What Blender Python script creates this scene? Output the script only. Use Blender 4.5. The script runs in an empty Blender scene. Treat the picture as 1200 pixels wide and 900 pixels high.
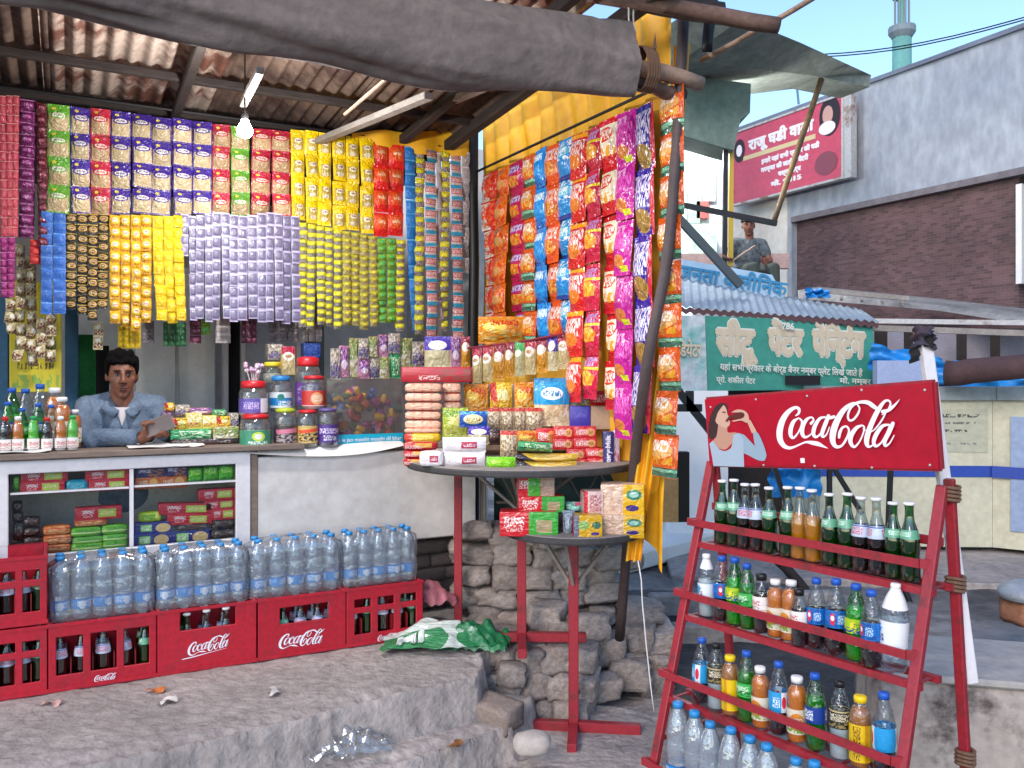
import bpy, bmesh, math, random
import numpy as np
from mathutils import Vector, Matrix, Euler, noise
random.seed(7)
PI = math.pi
sc = bpy.context.scene
COL = sc.collection

# ---------------------------------------------------------------- camera, world, lights, exposure
EYE = 1.6; F = 1000.0; CX = 600.0; HY = 440.0       # eye height (m), focal length and horizon in photo pixels
cam_d = bpy.data.cameras.new("camera"); cam = bpy.data.objects.new("camera", cam_d); COL.objects.link(cam)
cam.location = (0, 0, EYE); cam.rotation_euler = (PI/2, 0, 0)
cam_d.sensor_width = 36; cam_d.lens = 36*F/1200; cam_d.shift_y = -10/1200
cam_d.clip_end = 2000; cam_d.clip_start = 0.05
sc.camera = cam
SUN_EL, SUN_RZ = math.radians(28), math.radians(205)
world = bpy.data.worlds.new("World"); sc.world = world; world.use_nodes = True
wn = world.node_tree
sky = wn.nodes.new('ShaderNodeTexSky'); sky.sky_type = 'NISHITA'; sky.sun_disc = False
sky.sun_elevation = SUN_EL; sky.sun_rotation = SUN_RZ; sky.air_density = 1.0; sky.dust_density = .3; sky.ozone_density = 3.0
wn.links.new(sky.outputs[0], wn.nodes['Background'].inputs[0]); wn.nodes['Background'].inputs[1].default_value = 0.135
sl = bpy.data.lights.new("sun", 'SUN'); sl.energy = .9; sl.angle = math.radians(25); sl.color = (1, .85, .74)
so = bpy.data.objects.new("sun", sl); COL.objects.link(so)
# direction to the sun: the sky texture measures rotation clockwise from +Y
sd = Vector((math.sin(SUN_RZ)*math.cos(SUN_EL), math.cos(SUN_RZ)*math.cos(SUN_EL), math.sin(SUN_EL)))
so.rotation_euler = (-sd).to_track_quat('-Z', 'Y').to_euler()
sc.view_settings.view_transform = 'Standard'; sc.view_settings.look = 'None'
sc.view_settings.exposure = 1.28; sc.view_settings.gamma = 1
sc.cycles.max_bounces = 7; sc.cycles.diffuse_bounces = 4; sc.cycles.glossy_bounces = 3
sc.cycles.transparent_max_bounces = 24; sc.cycles.transmission_bounces = 4
sc.cycles.caustics_reflective = False; sc.cycles.caustics_refractive = False

# ---------------------------------------------------------------- frames of reference
def W(px, py, Y): return Vector(((px-CX)/F*Y, Y, EYE-(py-HY)/F*Y))
UX, UY = .884, .467                                  # the shop front runs along (UX, UY), its depth along (-UY, UX)
TH = math.atan2(UY, UX)
def S(a, b, z): return Vector((-.95+UX*a-UY*b, 3.8+UY*a+UX*b, z))
def A(px, b):
    k = (px-CX)/F
    return (k*(3.8+UX*b)+.95+UY*b)/(UX-UY*k)
def ZS(px, py, b): return EYE-(py-HY)/F*(3.8+UY*A(px, b)+UX*b)
VO = Vector((-.226, 5.03, 0)); VD = Vector((UY, -UX, 0)); VRZ = math.atan2(-UX, UY)
def SV(px):
    k = (px-CX)/F
    return (k*5.03+.226)/(UY+UX*k)
def ZV(px, py): return EYE-(py-HY)/F*(5.03-UX*SV(px))
ORD = ['first','second','third','fourth','fifth','sixth','seventh','eighth','ninth','tenth','eleventh','twelfth','thirteenth','fourteenth','fifteenth','sixteenth']

# ---------------------------------------------------------------- materials
def C(h):
    h = h.lstrip('#'); c = [int(h[i:i+2], 16)/255 for i in (0, 2, 4)]
    return tuple((x/12.92 if x <= .04045 else ((x+.055)/1.055)**2.4) for x in c)+(1,)
MATS = {}
def bs(m): return m.node_tree.nodes['Principled BSDF']
def add_bump(nt, b, scale, strength, dist=.01, detail=4, vec=None):
    n = nt.nodes.new('ShaderNodeTexNoise'); n.inputs['Scale'].default_value = scale; n.inputs['Detail'].default_value = detail
    if vec is not None: nt.links.new(vec, n.inputs['Vector'])
    bu = nt.nodes.new('ShaderNodeBump'); bu.inputs['Strength'].default_value = strength; bu.inputs['Distance'].default_value = dist
    nt.links.new(n.outputs['Fac'], bu.inputs['Height']); nt.links.new(bu.outputs[0], b.inputs['Normal'])
def mat(name, col, rough=.6, metal=0., var=.0, vscale=6., bump=0., bscale=30., dist=.01, col2=None, spec=.5, coat=0., emit=0., objrand=0., tex='Object', stretch=None, c2thr=None):
    """plain surface with large and fine colour variation, relief and gloss"""
    if name in MATS: return MATS[name]
    m = bpy.data.materials.new(name); m.use_nodes = True; MATS[name] = m
    nt = m.node_tree; b = bs(m); col = C(col) if isinstance(col, str) else col
    b.inputs['Base Color'].default_value = col; b.inputs['Roughness'].default_value = rough; b.inputs['Metallic'].default_value = metal
    b.inputs['Specular IOR Level'].default_value = spec; b.inputs['Coat Weight'].default_value = coat
    m.diffuse_color = col
    tc = nt.nodes.new('ShaderNodeTexCoord'); vec = tc.outputs[tex]
    if stretch:
        mp = nt.nodes.new('ShaderNodeMapping'); mp.inputs['Scale'].default_value = stretch
        nt.links.new(vec, mp.inputs[0]); vec = mp.outputs[0]
    src = None
    if var or col2:
        n = nt.nodes.new('ShaderNodeTexNoise'); n.inputs['Scale'].default_value = vscale; n.inputs['Detail'].default_value = 8; n.inputs['Roughness'].default_value = .65
        nt.links.new(vec, n.inputs['Vector'])
        r = nt.nodes.new('ShaderNodeValToRGB'); nt.links.new(n.outputs['Fac'], r.inputs[0])
        c2 = C(col2) if col2 else tuple(x*(1-var) for x in col[:3])+(1,)
        lo, hi = c2thr if c2thr else (.35, .65)
        r.color_ramp.elements[0].position = lo; r.color_ramp.elements[1].position = hi
        r.color_ramp.elements[0].color = c2
        r.color_ramp.elements[1].color = col if col2 else tuple(min(1, x*(1+var)) for x in col[:3])+(1,)
        src = r.outputs[0]
        n2 = nt.nodes.new('ShaderNodeTexNoise'); n2.inputs['Scale'].default_value = vscale*9; n2.inputs['Detail'].default_value = 5
        nt.links.new(vec, n2.inputs['Vector'])
        mx = nt.nodes.new('ShaderNodeMix'); mx.data_type = 'RGBA'; mx.blend_type = 'OVERLAY'; mx.inputs['Factor'].default_value = min(.6, .2+var)
        nt.links.new(src, mx.inputs[6]); nt.links.new(n2.outputs['Fac'], mx.inputs[7]); src = mx.outputs[2]
    if objrand:
        src = objvar(nt, src, col, objrand)
    if src is not None: nt.links.new(src, b.inputs['Base Color'])
    if bump: add_bump(nt, b, bscale, bump, dist, 6, vec)
    if emit:
        b.inputs['Emission Color'].default_value = col; b.inputs['Emission Strength'].default_value = emit
    return m
def objvar(nt, src, col, amt):
    oi = nt.nodes.new('ShaderNodeObjectInfo'); hs = nt.nodes.new('ShaderNodeHueSaturation')
    ml = nt.nodes.new('ShaderNodeMath'); ml.operation = 'MULTIPLY_ADD'; ml.inputs[1].default_value = 2*amt; ml.inputs[2].default_value = 1-amt
    nt.links.new(oi.outputs['Random'], ml.inputs[0]); nt.links.new(ml.outputs[0], hs.inputs['Value'])
    if src is not None: nt.links.new(src, hs.inputs['Color'])
    else: hs.inputs['Color'].default_value = col
    return hs.outputs[0]
def clear(name, tint, gloss=.06, rough=.04, tex=0., milky=0.):
    """thin clear plastic or glass: tinted see-through plus a fresnel gloss, bumpy enough to sparkle"""
    if name in MATS: return MATS[name]
    m = bpy.data.materials.new(name); m.use_nodes = True; MATS[name] = m
    nt = m.node_tree; nt.nodes.remove(bs(m)); out = nt.nodes['Material Output']
    tr = nt.nodes.new('ShaderNodeBsdfTransparent'); tr.inputs[0].default_value = C(tint)
    gl = nt.nodes.new('ShaderNodeBsdfGlossy'); gl.inputs['Roughness'].default_value = rough
    fr = nt.nodes.new('ShaderNodeLayerWeight'); fr.inputs[0].default_value = .35
    ad = nt.nodes.new('ShaderNodeMath'); ad.operation = 'MULTIPLY_ADD'; ad.inputs[1].default_value = .55; ad.inputs[2].default_value = gloss; ad.use_clamp = True
    nt.links.new(fr.outputs['Facing'], ad.inputs[0])
    base = tr
    if milky:
        df = nt.nodes.new('ShaderNodeBsdfDiffuse'); df.inputs[0].default_value = C(tint)
        mm = nt.nodes.new('ShaderNodeMixShader'); mm.inputs[0].default_value = milky
        nt.links.new(tr.outputs[0], mm.inputs[1]); nt.links.new(df.outputs[0], mm.inputs[2]); base = mm
    mx = nt.nodes.new('ShaderNodeMixShader'); nt.links.new(ad.outputs[0], mx.inputs[0])
    nt.links.new(base.outputs[0], mx.inputs[1]); nt.links.new(gl.outputs[0], mx.inputs[2]); nt.links.new(mx.outputs[0], out.inputs[0])
    if tex:
        n = nt.nodes.new('ShaderNodeTexNoise'); n.inputs['Scale'].default_value = tex
        tc = nt.nodes.new('ShaderNodeTexCoord'); nt.links.new(tc.outputs['Object'], n.inputs['Vector'])
        bu = nt.nodes.new('ShaderNodeBump'); bu.inputs['Strength'].default_value = .6; bu.inputs['Distance'].default_value = .01
        nt.links.new(n.outputs['Fac'], bu.inputs['Height']); nt.links.new(bu.outputs[0], gl.inputs['Normal'])
    return m
def prt(name, base, shapes, rough=.3, bump=.5, bscale=7., objrand=.12, metal=0., coat=.3, swap=False, noise_amt=.25):
    """printed wrapper: shapes laid over a base colour in the thing's own 0..1 width/height coordinates.
    ('r',x,z,w,h,col[,rot]) rect, ('e',...) ellipse, ('s',...) rect broken up like lettering, ('b',...) blotchy fill"""
    if name in MATS: return MATS[name]
    m = bpy.data.materials.new(name); m.use_nodes = True; MATS[name] = m
    nt = m.node_tree; b = bs(m); L = nt.links.new
    b.inputs['Roughness'].default_value = rough; b.inputs['Metallic'].default_value = metal; b.inputs['Coat Weight'].default_value = coat; b.inputs['Coat Roughness'].default_value = .15
    tc = nt.nodes.new('ShaderNodeTexCoord'); sp = nt.nodes.new('ShaderNodeSeparateXYZ'); cb = nt.nodes.new('ShaderNodeCombineXYZ')
    L(tc.outputs['Generated'], sp.inputs[0]); L(sp.outputs[0], cb.inputs[0]); L(sp.outputs[2], cb.inputs[1])
    cur = nt.nodes.new('ShaderNodeRGB'); cur.outputs[0].default_value = C(base); cur = cur.outputs[0]
    oi = nt.nodes.new('ShaderNodeObjectInfo')
    off = nt.nodes.new('ShaderNodeVectorMath'); off.operation = 'MULTIPLY_ADD'; L(oi.outputs['Random'], off.inputs[0]); off.inputs[1].default_value = (9, 7, 5); L(tc.outputs['Generated'], off.inputs[2])
    ns = nt.nodes.new('ShaderNodeTexNoise'); ns.inputs['Scale'].default_value = 9; ns.inputs['Detail'].default_value = 2; L(off.outputs[0], ns.inputs['Vector'])
    for s in shapes:
        k, x, z, w, h, col = s[:6]; rot = s[6] if len(s) > 6 else 0
        mp = nt.nodes.new('ShaderNodeMapping'); mp.vector_type = 'TEXTURE'
        mp.inputs['Location'].default_value = (x, z, 0); mp.inputs['Rotation'].default_value = (0, 0, rot); mp.inputs['Scale'].default_value = (w/2, h/2, 1)
        L(cb.outputs[0], mp.inputs[0])
        if k == 'e':
            ln = nt.nodes.new('ShaderNodeVectorMath'); ln.operation = 'LENGTH'; L(mp.outputs[0], ln.inputs[0]); v = ln.outputs['Value']
        else:
            ab = nt.nodes.new('ShaderNodeVectorMath'); ab.operation = 'ABSOLUTE'; L(mp.outputs[0], ab.inputs[0])
            s2 = nt.nodes.new('ShaderNodeSeparateXYZ'); L(ab.outputs[0], s2.inputs[0])
            mxm = nt.nodes.new('ShaderNodeMath'); mxm.operation = 'MAXIMUM'; L(s2.outputs[0], mxm.inputs[0]); L(s2.outputs[1], mxm.inputs[1]); v = mxm.outputs[0]
        lt = nt.nodes.new('ShaderNodeMath'); lt.operation = 'LESS_THAN'; lt.inputs[1].default_value = 1; L(v, lt.inputs[0]); f = lt.outputs[0]
        if k in 'sb':
            nn = nt.nodes.new('ShaderNodeTexNoise'); nn.inputs['Scale'].default_value = 1; nn.inputs['Detail'].default_value = 2
            mp2 = nt.nodes.new('ShaderNodeMapping'); mp2.inputs['Scale'].default_value = (26, 9, 1) if k == 's' else (7, 7, 1); mp2.inputs['Location'].default_value = (x*31, z*17, 0)
            L(cb.outputs[0], mp2.inputs[0]); L(mp2.outputs[0], nn.inputs['Vector'])
            g = nt.nodes.new('ShaderNodeMath'); g.operation = 'GREATER_THAN'; g.inputs[1].default_value = .5; L(nn.outputs['Fac'], g.inputs[0])
            mu = nt.nodes.new('ShaderNodeMath'); mu.operation = 'MULTIPLY'; L(f, mu.inputs[0]); L(g.outputs[0], mu.inputs[1]); f = mu.outputs[0]
        mx = nt.nodes.new('ShaderNodeMix'); mx.data_type = 'RGBA'; L(f, mx.inputs['Factor']); L(cur, mx.inputs[6]); mx.inputs[7].default_value = C(col); cur = mx.outputs[2]
    ov = nt.nodes.new('ShaderNodeMix'); ov.data_type = 'RGBA'; ov.blend_type = 'OVERLAY'; ov.inputs['Factor'].default_value = noise_amt
    L(cur, ov.inputs[6]); L(ns.outputs['Fac'], ov.inputs[7]); cur = ov.outputs[2]
    if objrand: cur = objvar(nt, cur, None, objrand)
    L(cur, b.inputs['Base Color'])
    if bump:
        n = nt.nodes.new('ShaderNodeTexNoise'); n.inputs['Scale'].default_value = bscale; n.inputs['Detail'].default_value = 2; n.inputs['Distortion'].default_value = .6; L(off.outputs[0], n.inputs['Vector'])
        bu = nt.nodes.new('ShaderNodeBump'); bu.inputs['Strength'].default_value = bump; bu.inputs['Distance'].default_value = .02
        L(n.outputs['Fac'], bu.inputs['Height']); L(bu.outputs[0], b.inputs['Normal'])
        if coat: L(bu.outputs[0], b.inputs['Coat Normal'])
    return m

# ---------------------------------------------------------------- meshes
class MB:
    def __init__(s): s.v = []; s.f = []; s.m = []
    def add(s, vs, fs, mi=0, M=None):
        n = len(s.v)
        s.v += [tuple(M @ Vector(v)) if M is not None else tuple(v) for v in vs]
        s.f += [tuple(i+n for i in f) for f in fs]; s.m += [mi]*len(fs); return s
    def box(s, x0, x1, y0, y1, z0, z1, mi=0, M=None):
        return s.add([(x0,y0,z0),(x1,y0,z0),(x1,y1,z0),(x0,y1,z0),(x0,y0,z1),(x1,y0,z1),(x1,y1,z1),(x0,y1,z1)],
                     [(0,3,2,1),(4,5,6,7),(0,1,5,4),(1,2,6,5),(2,3,7,6),(3,0,4,7)], mi, M)
    def bar(s, p, q, w, h=None, mi=0, up=(0,0,1)):
        p, q = Vector(p), Vector(q); d = q-p; L = d.length; z = d.normalized(); x = z.cross(Vector(up))
        if x.length < 1e-4: x = Vector((1, 0, 0))
        x.normalize(); y = z.cross(x); h = h or w
        M = Matrix.Translation(p) @ Matrix((x, y, z)).transposed().to_4x4()
        return s.box(-w/2, w/2, -h/2, h/2, 0, L, mi, M)
    def tube(s, pts, r, n=8, mi=0, cap=True):
        pts = [Vector(p) for p in pts]; rs = r if isinstance(r, (list, tuple)) else [r]*len(pts)
        t = (pts[1]-pts[0]).normalized(); x = t.cross(Vector((0, 0, 1)))
        if x.length < .1: x = t.cross(Vector((1, 0, 0)))
        x.normalize(); vs = []; fs = []
        for i, p in enumerate(pts):
            t = (pts[min(i+1, len(pts)-1)]-pts[max(i-1, 0)]).normalized(); x = (x-t*x.dot(t)).normalized(); y = t.cross(x)
            vs += [p+(x*math.cos(2*PI*k/n)+y*math.sin(2*PI*k/n))*rs[i] for k in range(n)]
        for i in range(len(pts)-1):
            for k in range(n): fs.append((i*n+k, i*n+(k+1)%n, (i+1)*n+(k+1)%n, (i+1)*n+k))
        if cap: fs += [tuple(range(n-1, -1, -1)), tuple((len(pts)-1)*n+k for k in range(n))]
        return s.add(vs, fs, mi)
    def lathe(s, prof, n=14, mi=0, M=None, cap=True):
        vs = [(r*math.cos(2*PI*k/n), r*math.sin(2*PI*k/n), z) for r, z in prof for k in range(n)]; fs = []
        for i in range(len(prof)-1):
            for k in range(n): fs.append((i*n+k, i*n+(k+1)%n, (i+1)*n+(k+1)%n, (i+1)*n+k))
        if cap: fs += [tuple(range(n-1, -1, -1)), tuple((len(prof)-1)*n+k for k in range(n))]
        return s.add(vs, fs, mi, M)
    def grid(s, fn, nu, nv, mi=0, M=None, both=False):
        vs = [fn(i/nu, j/nv) for j in range(nv+1) for i in range(nu+1)]
        fs = [(j*(nu+1)+i, j*(nu+1)+i+1, (j+1)*(nu+1)+i+1, (j+1)*(nu+1)+i) for j in range(nv) for i in range(nu)]
        return s.add(vs, fs, mi, M)
    def panel(s, xs, zs, holes, y0, y1, mi=0, M=None):
        """slab in XZ from cut lines, with the cells in holes left open"""
        nx, nz = len(xs)-1, len(zs)-1; solid = lambda i, j: 0 <= i < nx and 0 <= j < nz and (i, j) not in holes
        for i in range(nx):
            for j in range(nz):
                if not solid(i, j): continue
                a, b, c, d = xs[i], xs[i+1], zs[j], zs[j+1]
                V = [(a,y0,c),(b,y0,c),(b,y0,d),(a,y0,d),(a,y1,c),(b,y1,c),(b,y1,d),(a,y1,d)]; Fc = [(0,1,2,3),(5,4,7,6)]
                if not solid(i-1, j): Fc.append((4,0,3,7))
                if not solid(i+1, j): Fc.append((1,5,6,2))
                if not solid(i, j-1): Fc.append((4,5,1,0))
                if not solid(i, j+1): Fc.append((3,2,6,7))
                s.add(V, Fc, mi, M)
        return s
    def mesh(s, name, mats, smooth=False, weld=False, bevel=0):
        me = bpy.data.meshes.new(name); me.from_pydata(s.v, [], s.f)
        for m in (mats if isinstance(mats, (list, tuple)) else [mats]): me.materials.append(m)
        me.polygons.foreach_set('material_index', s.m)
        if weld or bevel:
            bm = bmesh.new(); bm.from_mesh(me); bmesh.ops.remove_doubles(bm, verts=bm.verts, dist=1e-5)
            if bevel:
                es = [e for e in bm.edges if len(e.link_faces) == 2 and e.calc_face_angle(0) > .6]
                bmesh.ops.bevel(bm, geom=es, offset=bevel, segments=1, affect='EDGES', profile=.5)
            bmesh.ops.recalc_face_normals(bm, faces=bm.faces)
            bm.to_mesh(me); bm.free()
        if smooth: me.shade_smooth()
        me.update(); return me
def ob(name, me, parent=None, loc=(0,0,0), rot=(0,0,0), scale=None, label=None, cat=None, group=None, kind=None):
    o = bpy.data.objects.new(name, me); COL.objects.link(o); o.parent = parent; o.location = loc
    o.rotation_euler = rot if isinstance(rot, (tuple, list, Euler)) else (0, 0, rot)
    if scale: o.scale = scale
    if label: o['label'] = label
    if cat: o['category'] = cat
    if group: o['group'] = group
    if kind: o['kind'] = kind
    return o
def emp(name, loc, rz, label, cat, group=None):
    o = ob(name, None, None, loc, (0, 0, rz) if not isinstance(rz, tuple) else rz, None, label, cat, group); o.empty_display_size = .05; return o
def cp(o, loc, rz, label, group=None):
    c = o.copy(); COL.objects.link(c); c.location = loc; c.rotation_euler = rz if isinstance(rz, tuple) else (0, 0, rz); c['label'] = label
    if group: c['group'] = group
    for k in list(o.children):
        d = k.copy(); COL.objects.link(d); d.parent = c
        for g in list(k.children):
            e = g.copy(); COL.objects.link(e); e.parent = d
    return c
def rock_mesh(name, m, seed, boxy=.6, rough=.12, sub=3):
    bm = bmesh.new(); bmesh.ops.create_cube(bm, size=1); bmesh.ops.subdivide_edges(bm, edges=bm.edges, cuts=sub, use_grid_fill=True)
    o = Vector((seed*3.1, seed*1.7, seed))
    for v in bm.verts:
        sp = v.co.normalized()*.62; v.co = v.co*boxy+sp*(1-boxy)
        v.co += v.co.normalized()*(noise.noise(v.co*2.2+o)*rough*1.5+noise.noise(v.co*6+o)*rough*.5)
    me = bpy.data.meshes.new(name); bm.to_mesh(me); bm.free(); me.materials.append(m); me.shade_smooth(); return me
def txt(body, size, m, parent=None, loc=(0,0,0), rot=(PI/2,0,0), name='lettering', bold=0., align='CENTER', ext=.0008, sx=1., shear=0, **kw):
    cu = bpy.data.curves.new(name, 'FONT'); cu.body = body; cu.size = size; cu.align_x = align; cu.align_y = 'CENTER'; cu.extrude = ext; cu.shear = shear; cu.resolution_u = 3
    t = bpy.data.objects.new(name, cu); COL.objects.link(t)
    dg = bpy.context.evaluated_depsgraph_get(); me = bpy.data.meshes.new_from_object(t.evaluated_get(dg)); bpy.data.objects.remove(t); bpy.data.curves.remove(cu)
    if bold:                                     # thicken by repeating the outline around itself, each copy a hair deeper
        bm = bmesh.new(); n = 8 if bold > .01 else 4
        for k in range(n+1):
            m2 = me.copy(); r = 0 if k == n else bold; m2.transform(Matrix.Translation((r*math.cos(k*2*PI/n+.3), r*math.sin(k*2*PI/n+.3), .00025*(k-n)))); bm.from_mesh(m2); bpy.data.meshes.remove(m2)
        bm.to_mesh(me); bm.free()
    me.materials.clear(); me.materials.append(m)
    return ob(name, me, parent, loc, rot, (sx, 1, 1), **kw)
def blob(name, prims, voxel, m, sm=2):
    """one continuous skin grown over ellipsoids and tapered limbs"""
    bm = bmesh.new()
    for p in prims:
        if p[0] == 'e':
            M = Matrix.Translation(p[1]) @ (Euler(p[3]).to_matrix().to_4x4() if len(p) > 3 else Matrix()) @ Matrix.Diagonal((*p[2], 1))
            bmesh.ops.create_icosphere(bm, subdivisions=3, radius=1, matrix=M)
        else:
            _, a, b, r0, r1 = p; a, b = Vector(a), Vector(b); d = b-a; n = max(2, int(d.length/(min(r0, r1)*.5)))
            M = Matrix.Translation((a+b)/2) @ d.to_track_quat('Z', 'Y').to_matrix().to_4x4()
            bmesh.ops.create_cone(bm, cap_ends=True, segments=16, radius1=r0, radius2=r1, depth=d.length, matrix=M)
            for c, r in ((a, r0), (b, r1)): bmesh.ops.create_icosphere(bm, subdivisions=2, radius=r, matrix=Matrix.Translation(c))
    me = bpy.data.meshes.new(name); bm.to_mesh(me); bm.free()
    t = bpy.data.objects.new(name, me); COL.objects.link(t)
    r = t.modifiers.new('r', 'REMESH'); r.mode = 'VOXEL'; r.voxel_size = voxel
    s = t.modifiers.new('s', 'SMOOTH'); s.iterations = sm; s.factor = .5
    dg = bpy.context.evaluated_depsgraph_get(); m2 = bpy.data.meshes.new_from_object(t.evaluated_get(dg)); bpy.data.objects.remove(t)
    m2.materials.clear(); m2.materials.append(m); m2.shade_smooth(); m2.name = name; return m2
def catmull(pts, n=6):
    out = []
    P = [pts[0]]+list(pts)+[pts[-1]]
    for i in range(1, len(P)-2):
        a, b, c, d = [np.array(q, float) for q in P[i-1:i+3]]
        for k in range(n):
            t = k/n; out.append(.5*((2*b)+(-a+c)*t+(2*a-5*b+4*c-d)*t*t+(-a+3*b-3*c+d)*t**3))
    out.append(np.array(pts[-1], float)); return out
# ---------------------------------------------------------------- shared materials
m_conc = mat('old_concrete', '#9f958f', .95, var=.22, vscale=2.2, bump=.8, bscale=30, dist=.018)
m_dirt = mat('dusty_ground', '#85807d', .97, var=.3, vscale=.9, bump=.6, bscale=16, dist=.02, col2='#4e4947', c2thr=(.40, .56))
m_stone = mat('rough_stone', '#a89b93', .95, var=.3, vscale=7, bump=.7, bscale=26, dist=.02, objrand=.18)
m_mortar = mat('earth_mortar', '#6e635c', .97, var=.3, vscale=5, bump=.8, bscale=20, dist=.02)
m_brick = mat('worn_brick', '#84756c', .93, var=.2, vscale=8, bump=.5, bscale=40, dist=.01, objrand=.2)
m_plaster = mat('whitewashed_plaster', '#cdc8c4', .85, var=.1, vscale=2.4, bump=.25, bscale=30, dist=.006)
m_white = mat('chipped_white_paint', '#d9d4d6', .5, var=.06, vscale=5, bump=.15, bscale=30, dist=.004)
m_black = mat('black_iron', '#1d1a1b', .5, var=.3, vscale=9, metal=.3)
m_darkwood = mat('dark_timber', '#2b211d', .8, var=.4, vscale=6, bump=.4, bscale=25, stretch=(1, 1, 6))
m_log = mat('bare_log', '#5d463c', .8, var=.35, vscale=5, bump=.5, bscale=20)
m_bamboo = mat('bamboo', '#a18470', .6, var=.25, vscale=7, bump=.25, bscale=14)
m_red = mat('red_paint', '#96202c', .5, var=.18, vscale=9, col2='#6a2626', c2thr=(.34, .46), bump=.12, bscale=40, dist=.003, coat=.2)
m_redcrate = mat('red_crate_plastic', '#b01228', .5, var=.2, vscale=5, col2='#8a2430', c2thr=(.3, .5), bump=.1, bscale=30, dist=.003, objrand=.06)
m_signred = mat('glossy_red_sheet', '#a90a26', .3, var=.05, vscale=3, bump=.03, bscale=9)
m_logo = mat('white_print', '#efe9f2', .4)
m_rust = mat('rusty_sheet', '#6d4637', .75, metal=.2, var=.35, vscale=3, bump=.2, bscale=20, col2='#b9a596', c2thr=(.46, .56))
m_rust2 = mat('dark_rusty_sheet', '#3e2a24', .8, metal=.2, var=.4, vscale=4, bump=.2, bscale=20, col2='#6f5a4d', c2thr=(.42, .6))
m_galv = mat('galvanised_sheet', '#b9b4b0', .5, metal=.35, var=.15, vscale=3, bump=.1, bscale=20, col2='#8a6a58', c2thr=(.36, .46))
m_tarpbrown = mat('brown_canvas', '#7d706a', .97, var=.14, vscale=3, bump=.7, bscale=7, dist=.03, spec=.2)
m_yellow = mat('yellow_tarpaulin', '#e6ab22', .5, var=.12, vscale=2.5, bump=.2, bscale=12, dist=.01)
m_bluetarp = mat('blue_tarpaulin', '#1f7fc4', .45, var=.15, vscale=3, bump=.4, bscale=8, dist=.02)
m_paper = mat('paper', '#e4dfda', .8, var=.05, vscale=9)
m_carton = mat('brown_cardboard', '#a98f78', .85, var=.08, vscale=6)
m_cream = mat('cream_paint', '#c2bda4', .7, var=.1, vscale=2, bump=.1)
m_wbl = mat('pale_blue_wall', '#a2a6ad', .94, var=.3, vscale=.9, bump=.4, bscale=8, dist=.02, stretch=(1, 1, .45), col2='#878c96', c2thr=(.36, .62))
m_black_top = mat('dark_table_edge', '#3c3a3a', .7, var=.2, vscale=8)
m_grey_top = mat('grey_table_top', '#8e8681', .75, var=.15, vscale=8)
m_clearbottle = clear('clear_plastic', '#eef4f8', .06, .05, 60.)
m_water = clear('water_bottle_plastic', '#e6f0f8', .15, .07, 34., .2)
m_wrap = clear('shrink_wrap', '#eef3f8', .10, .13, 30., .10)
m_greenglass = clear('green_glass', '#5cab72', .10, .04)
m_paleglass = clear('pale_glass', '#dfe8e6', .08, .04)
m_greenpet = clear('green_plastic', '#4fd05a', .07, .05, 50.)
m_jar = clear('jar_plastic', '#e6e9ea', .07, .06, 30., .06)
m_glass = clear('cabinet_glass', '#fafcfb', .03, .02)

# hairline cracks and dirt collected in them, for the old concrete
nt = m_conc.node_tree; b = bs(m_conc); tc = nt.nodes.new('ShaderNodeTexCoord'); dn = nt.nodes.new('ShaderNodeTexNoise'); dn.inputs['Scale'].default_value = 4; dn.inputs['Detail'].default_value = 5
ad = nt.nodes.new('ShaderNodeVectorMath'); ad.operation = 'MULTIPLY_ADD'; ad.inputs[1].default_value = (.35, .35, .35); nt.links.new(tc.outputs['Object'], dn.inputs['Vector']); nt.links.new(dn.outputs['Color'], ad.inputs[0]); nt.links.new(tc.outputs['Object'], ad.inputs[2])
vo = nt.nodes.new('ShaderNodeTexVoronoi'); vo.feature = 'DISTANCE_TO_EDGE'; vo.inputs['Scale'].default_value = 1.7; nt.links.new(ad.outputs[0], vo.inputs['Vector'])
mr = nt.nodes.new('ShaderNodeMapRange'); mr.inputs['From Min'].default_value = .004; mr.inputs['From Max'].default_value = .03; mr.inputs['To Min'].default_value = .22; mr.inputs['To Max'].default_value = 0; nt.links.new(vo.outputs['Distance'], mr.inputs['Value'])
mx = nt.nodes.new('ShaderNodeMix'); mx.data_type = 'RGBA'; src = b.inputs['Base Color'].links[0].from_socket; nt.links.new(mr.outputs[0], mx.inputs['Factor']); nt.links.new(src, mx.inputs[6]); mx.inputs[7].default_value = C('#4a413c'); nt.links.new(mx.outputs[2], b.inputs['Base Color'])
# ---------------------------------------------------------------- ground, steps, platform
def sdist(px_, py_, poly):
    d = np.full(px_.shape, 1e9); ins = np.zeros(px_.shape, bool)
    for i in range(len(poly)):
        x0, y0 = poly[i]; x1, y1 = poly[(i+1) % len(poly)]
        ex, ey = x1-x0, y1-y0; t = np.clip(((px_-x0)*ex+(py_-y0)*ey)/(ex*ex+ey*ey), 0, 1)
        d = np.minimum(d, np.hypot(px_-x0-t*ex, py_-y0-t*ey))
        c = ((y0 > py_) != (y1 > py_)); xi = x0+(py_-y0)*ex/(ey if abs(ey) > 1e-9 else 1e-9); ins ^= c & (px_ < xi)
    return np.where(ins, d, -d)
def npnoise(x, y, s, seed):
    r = np.random.RandomState(seed); g = r.rand(64, 64); X = x*s; Y = y*s
    xi = np.floor(X).astype(int); yi = np.floor(Y).astype(int); fx = X-xi; fy = Y-yi
    fx = fx*fx*(3-2*fx); fy = fy*fy*(3-2*fy); G = lambda a, b: g[a % 64, b % 64]
    return (G(xi, yi)*(1-fx)+G(xi+1, yi)*fx)*(1-fy)+(G(xi, yi+1)*(1-fx)+G(xi+1, yi+1)*fx)*fy-.5
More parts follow.
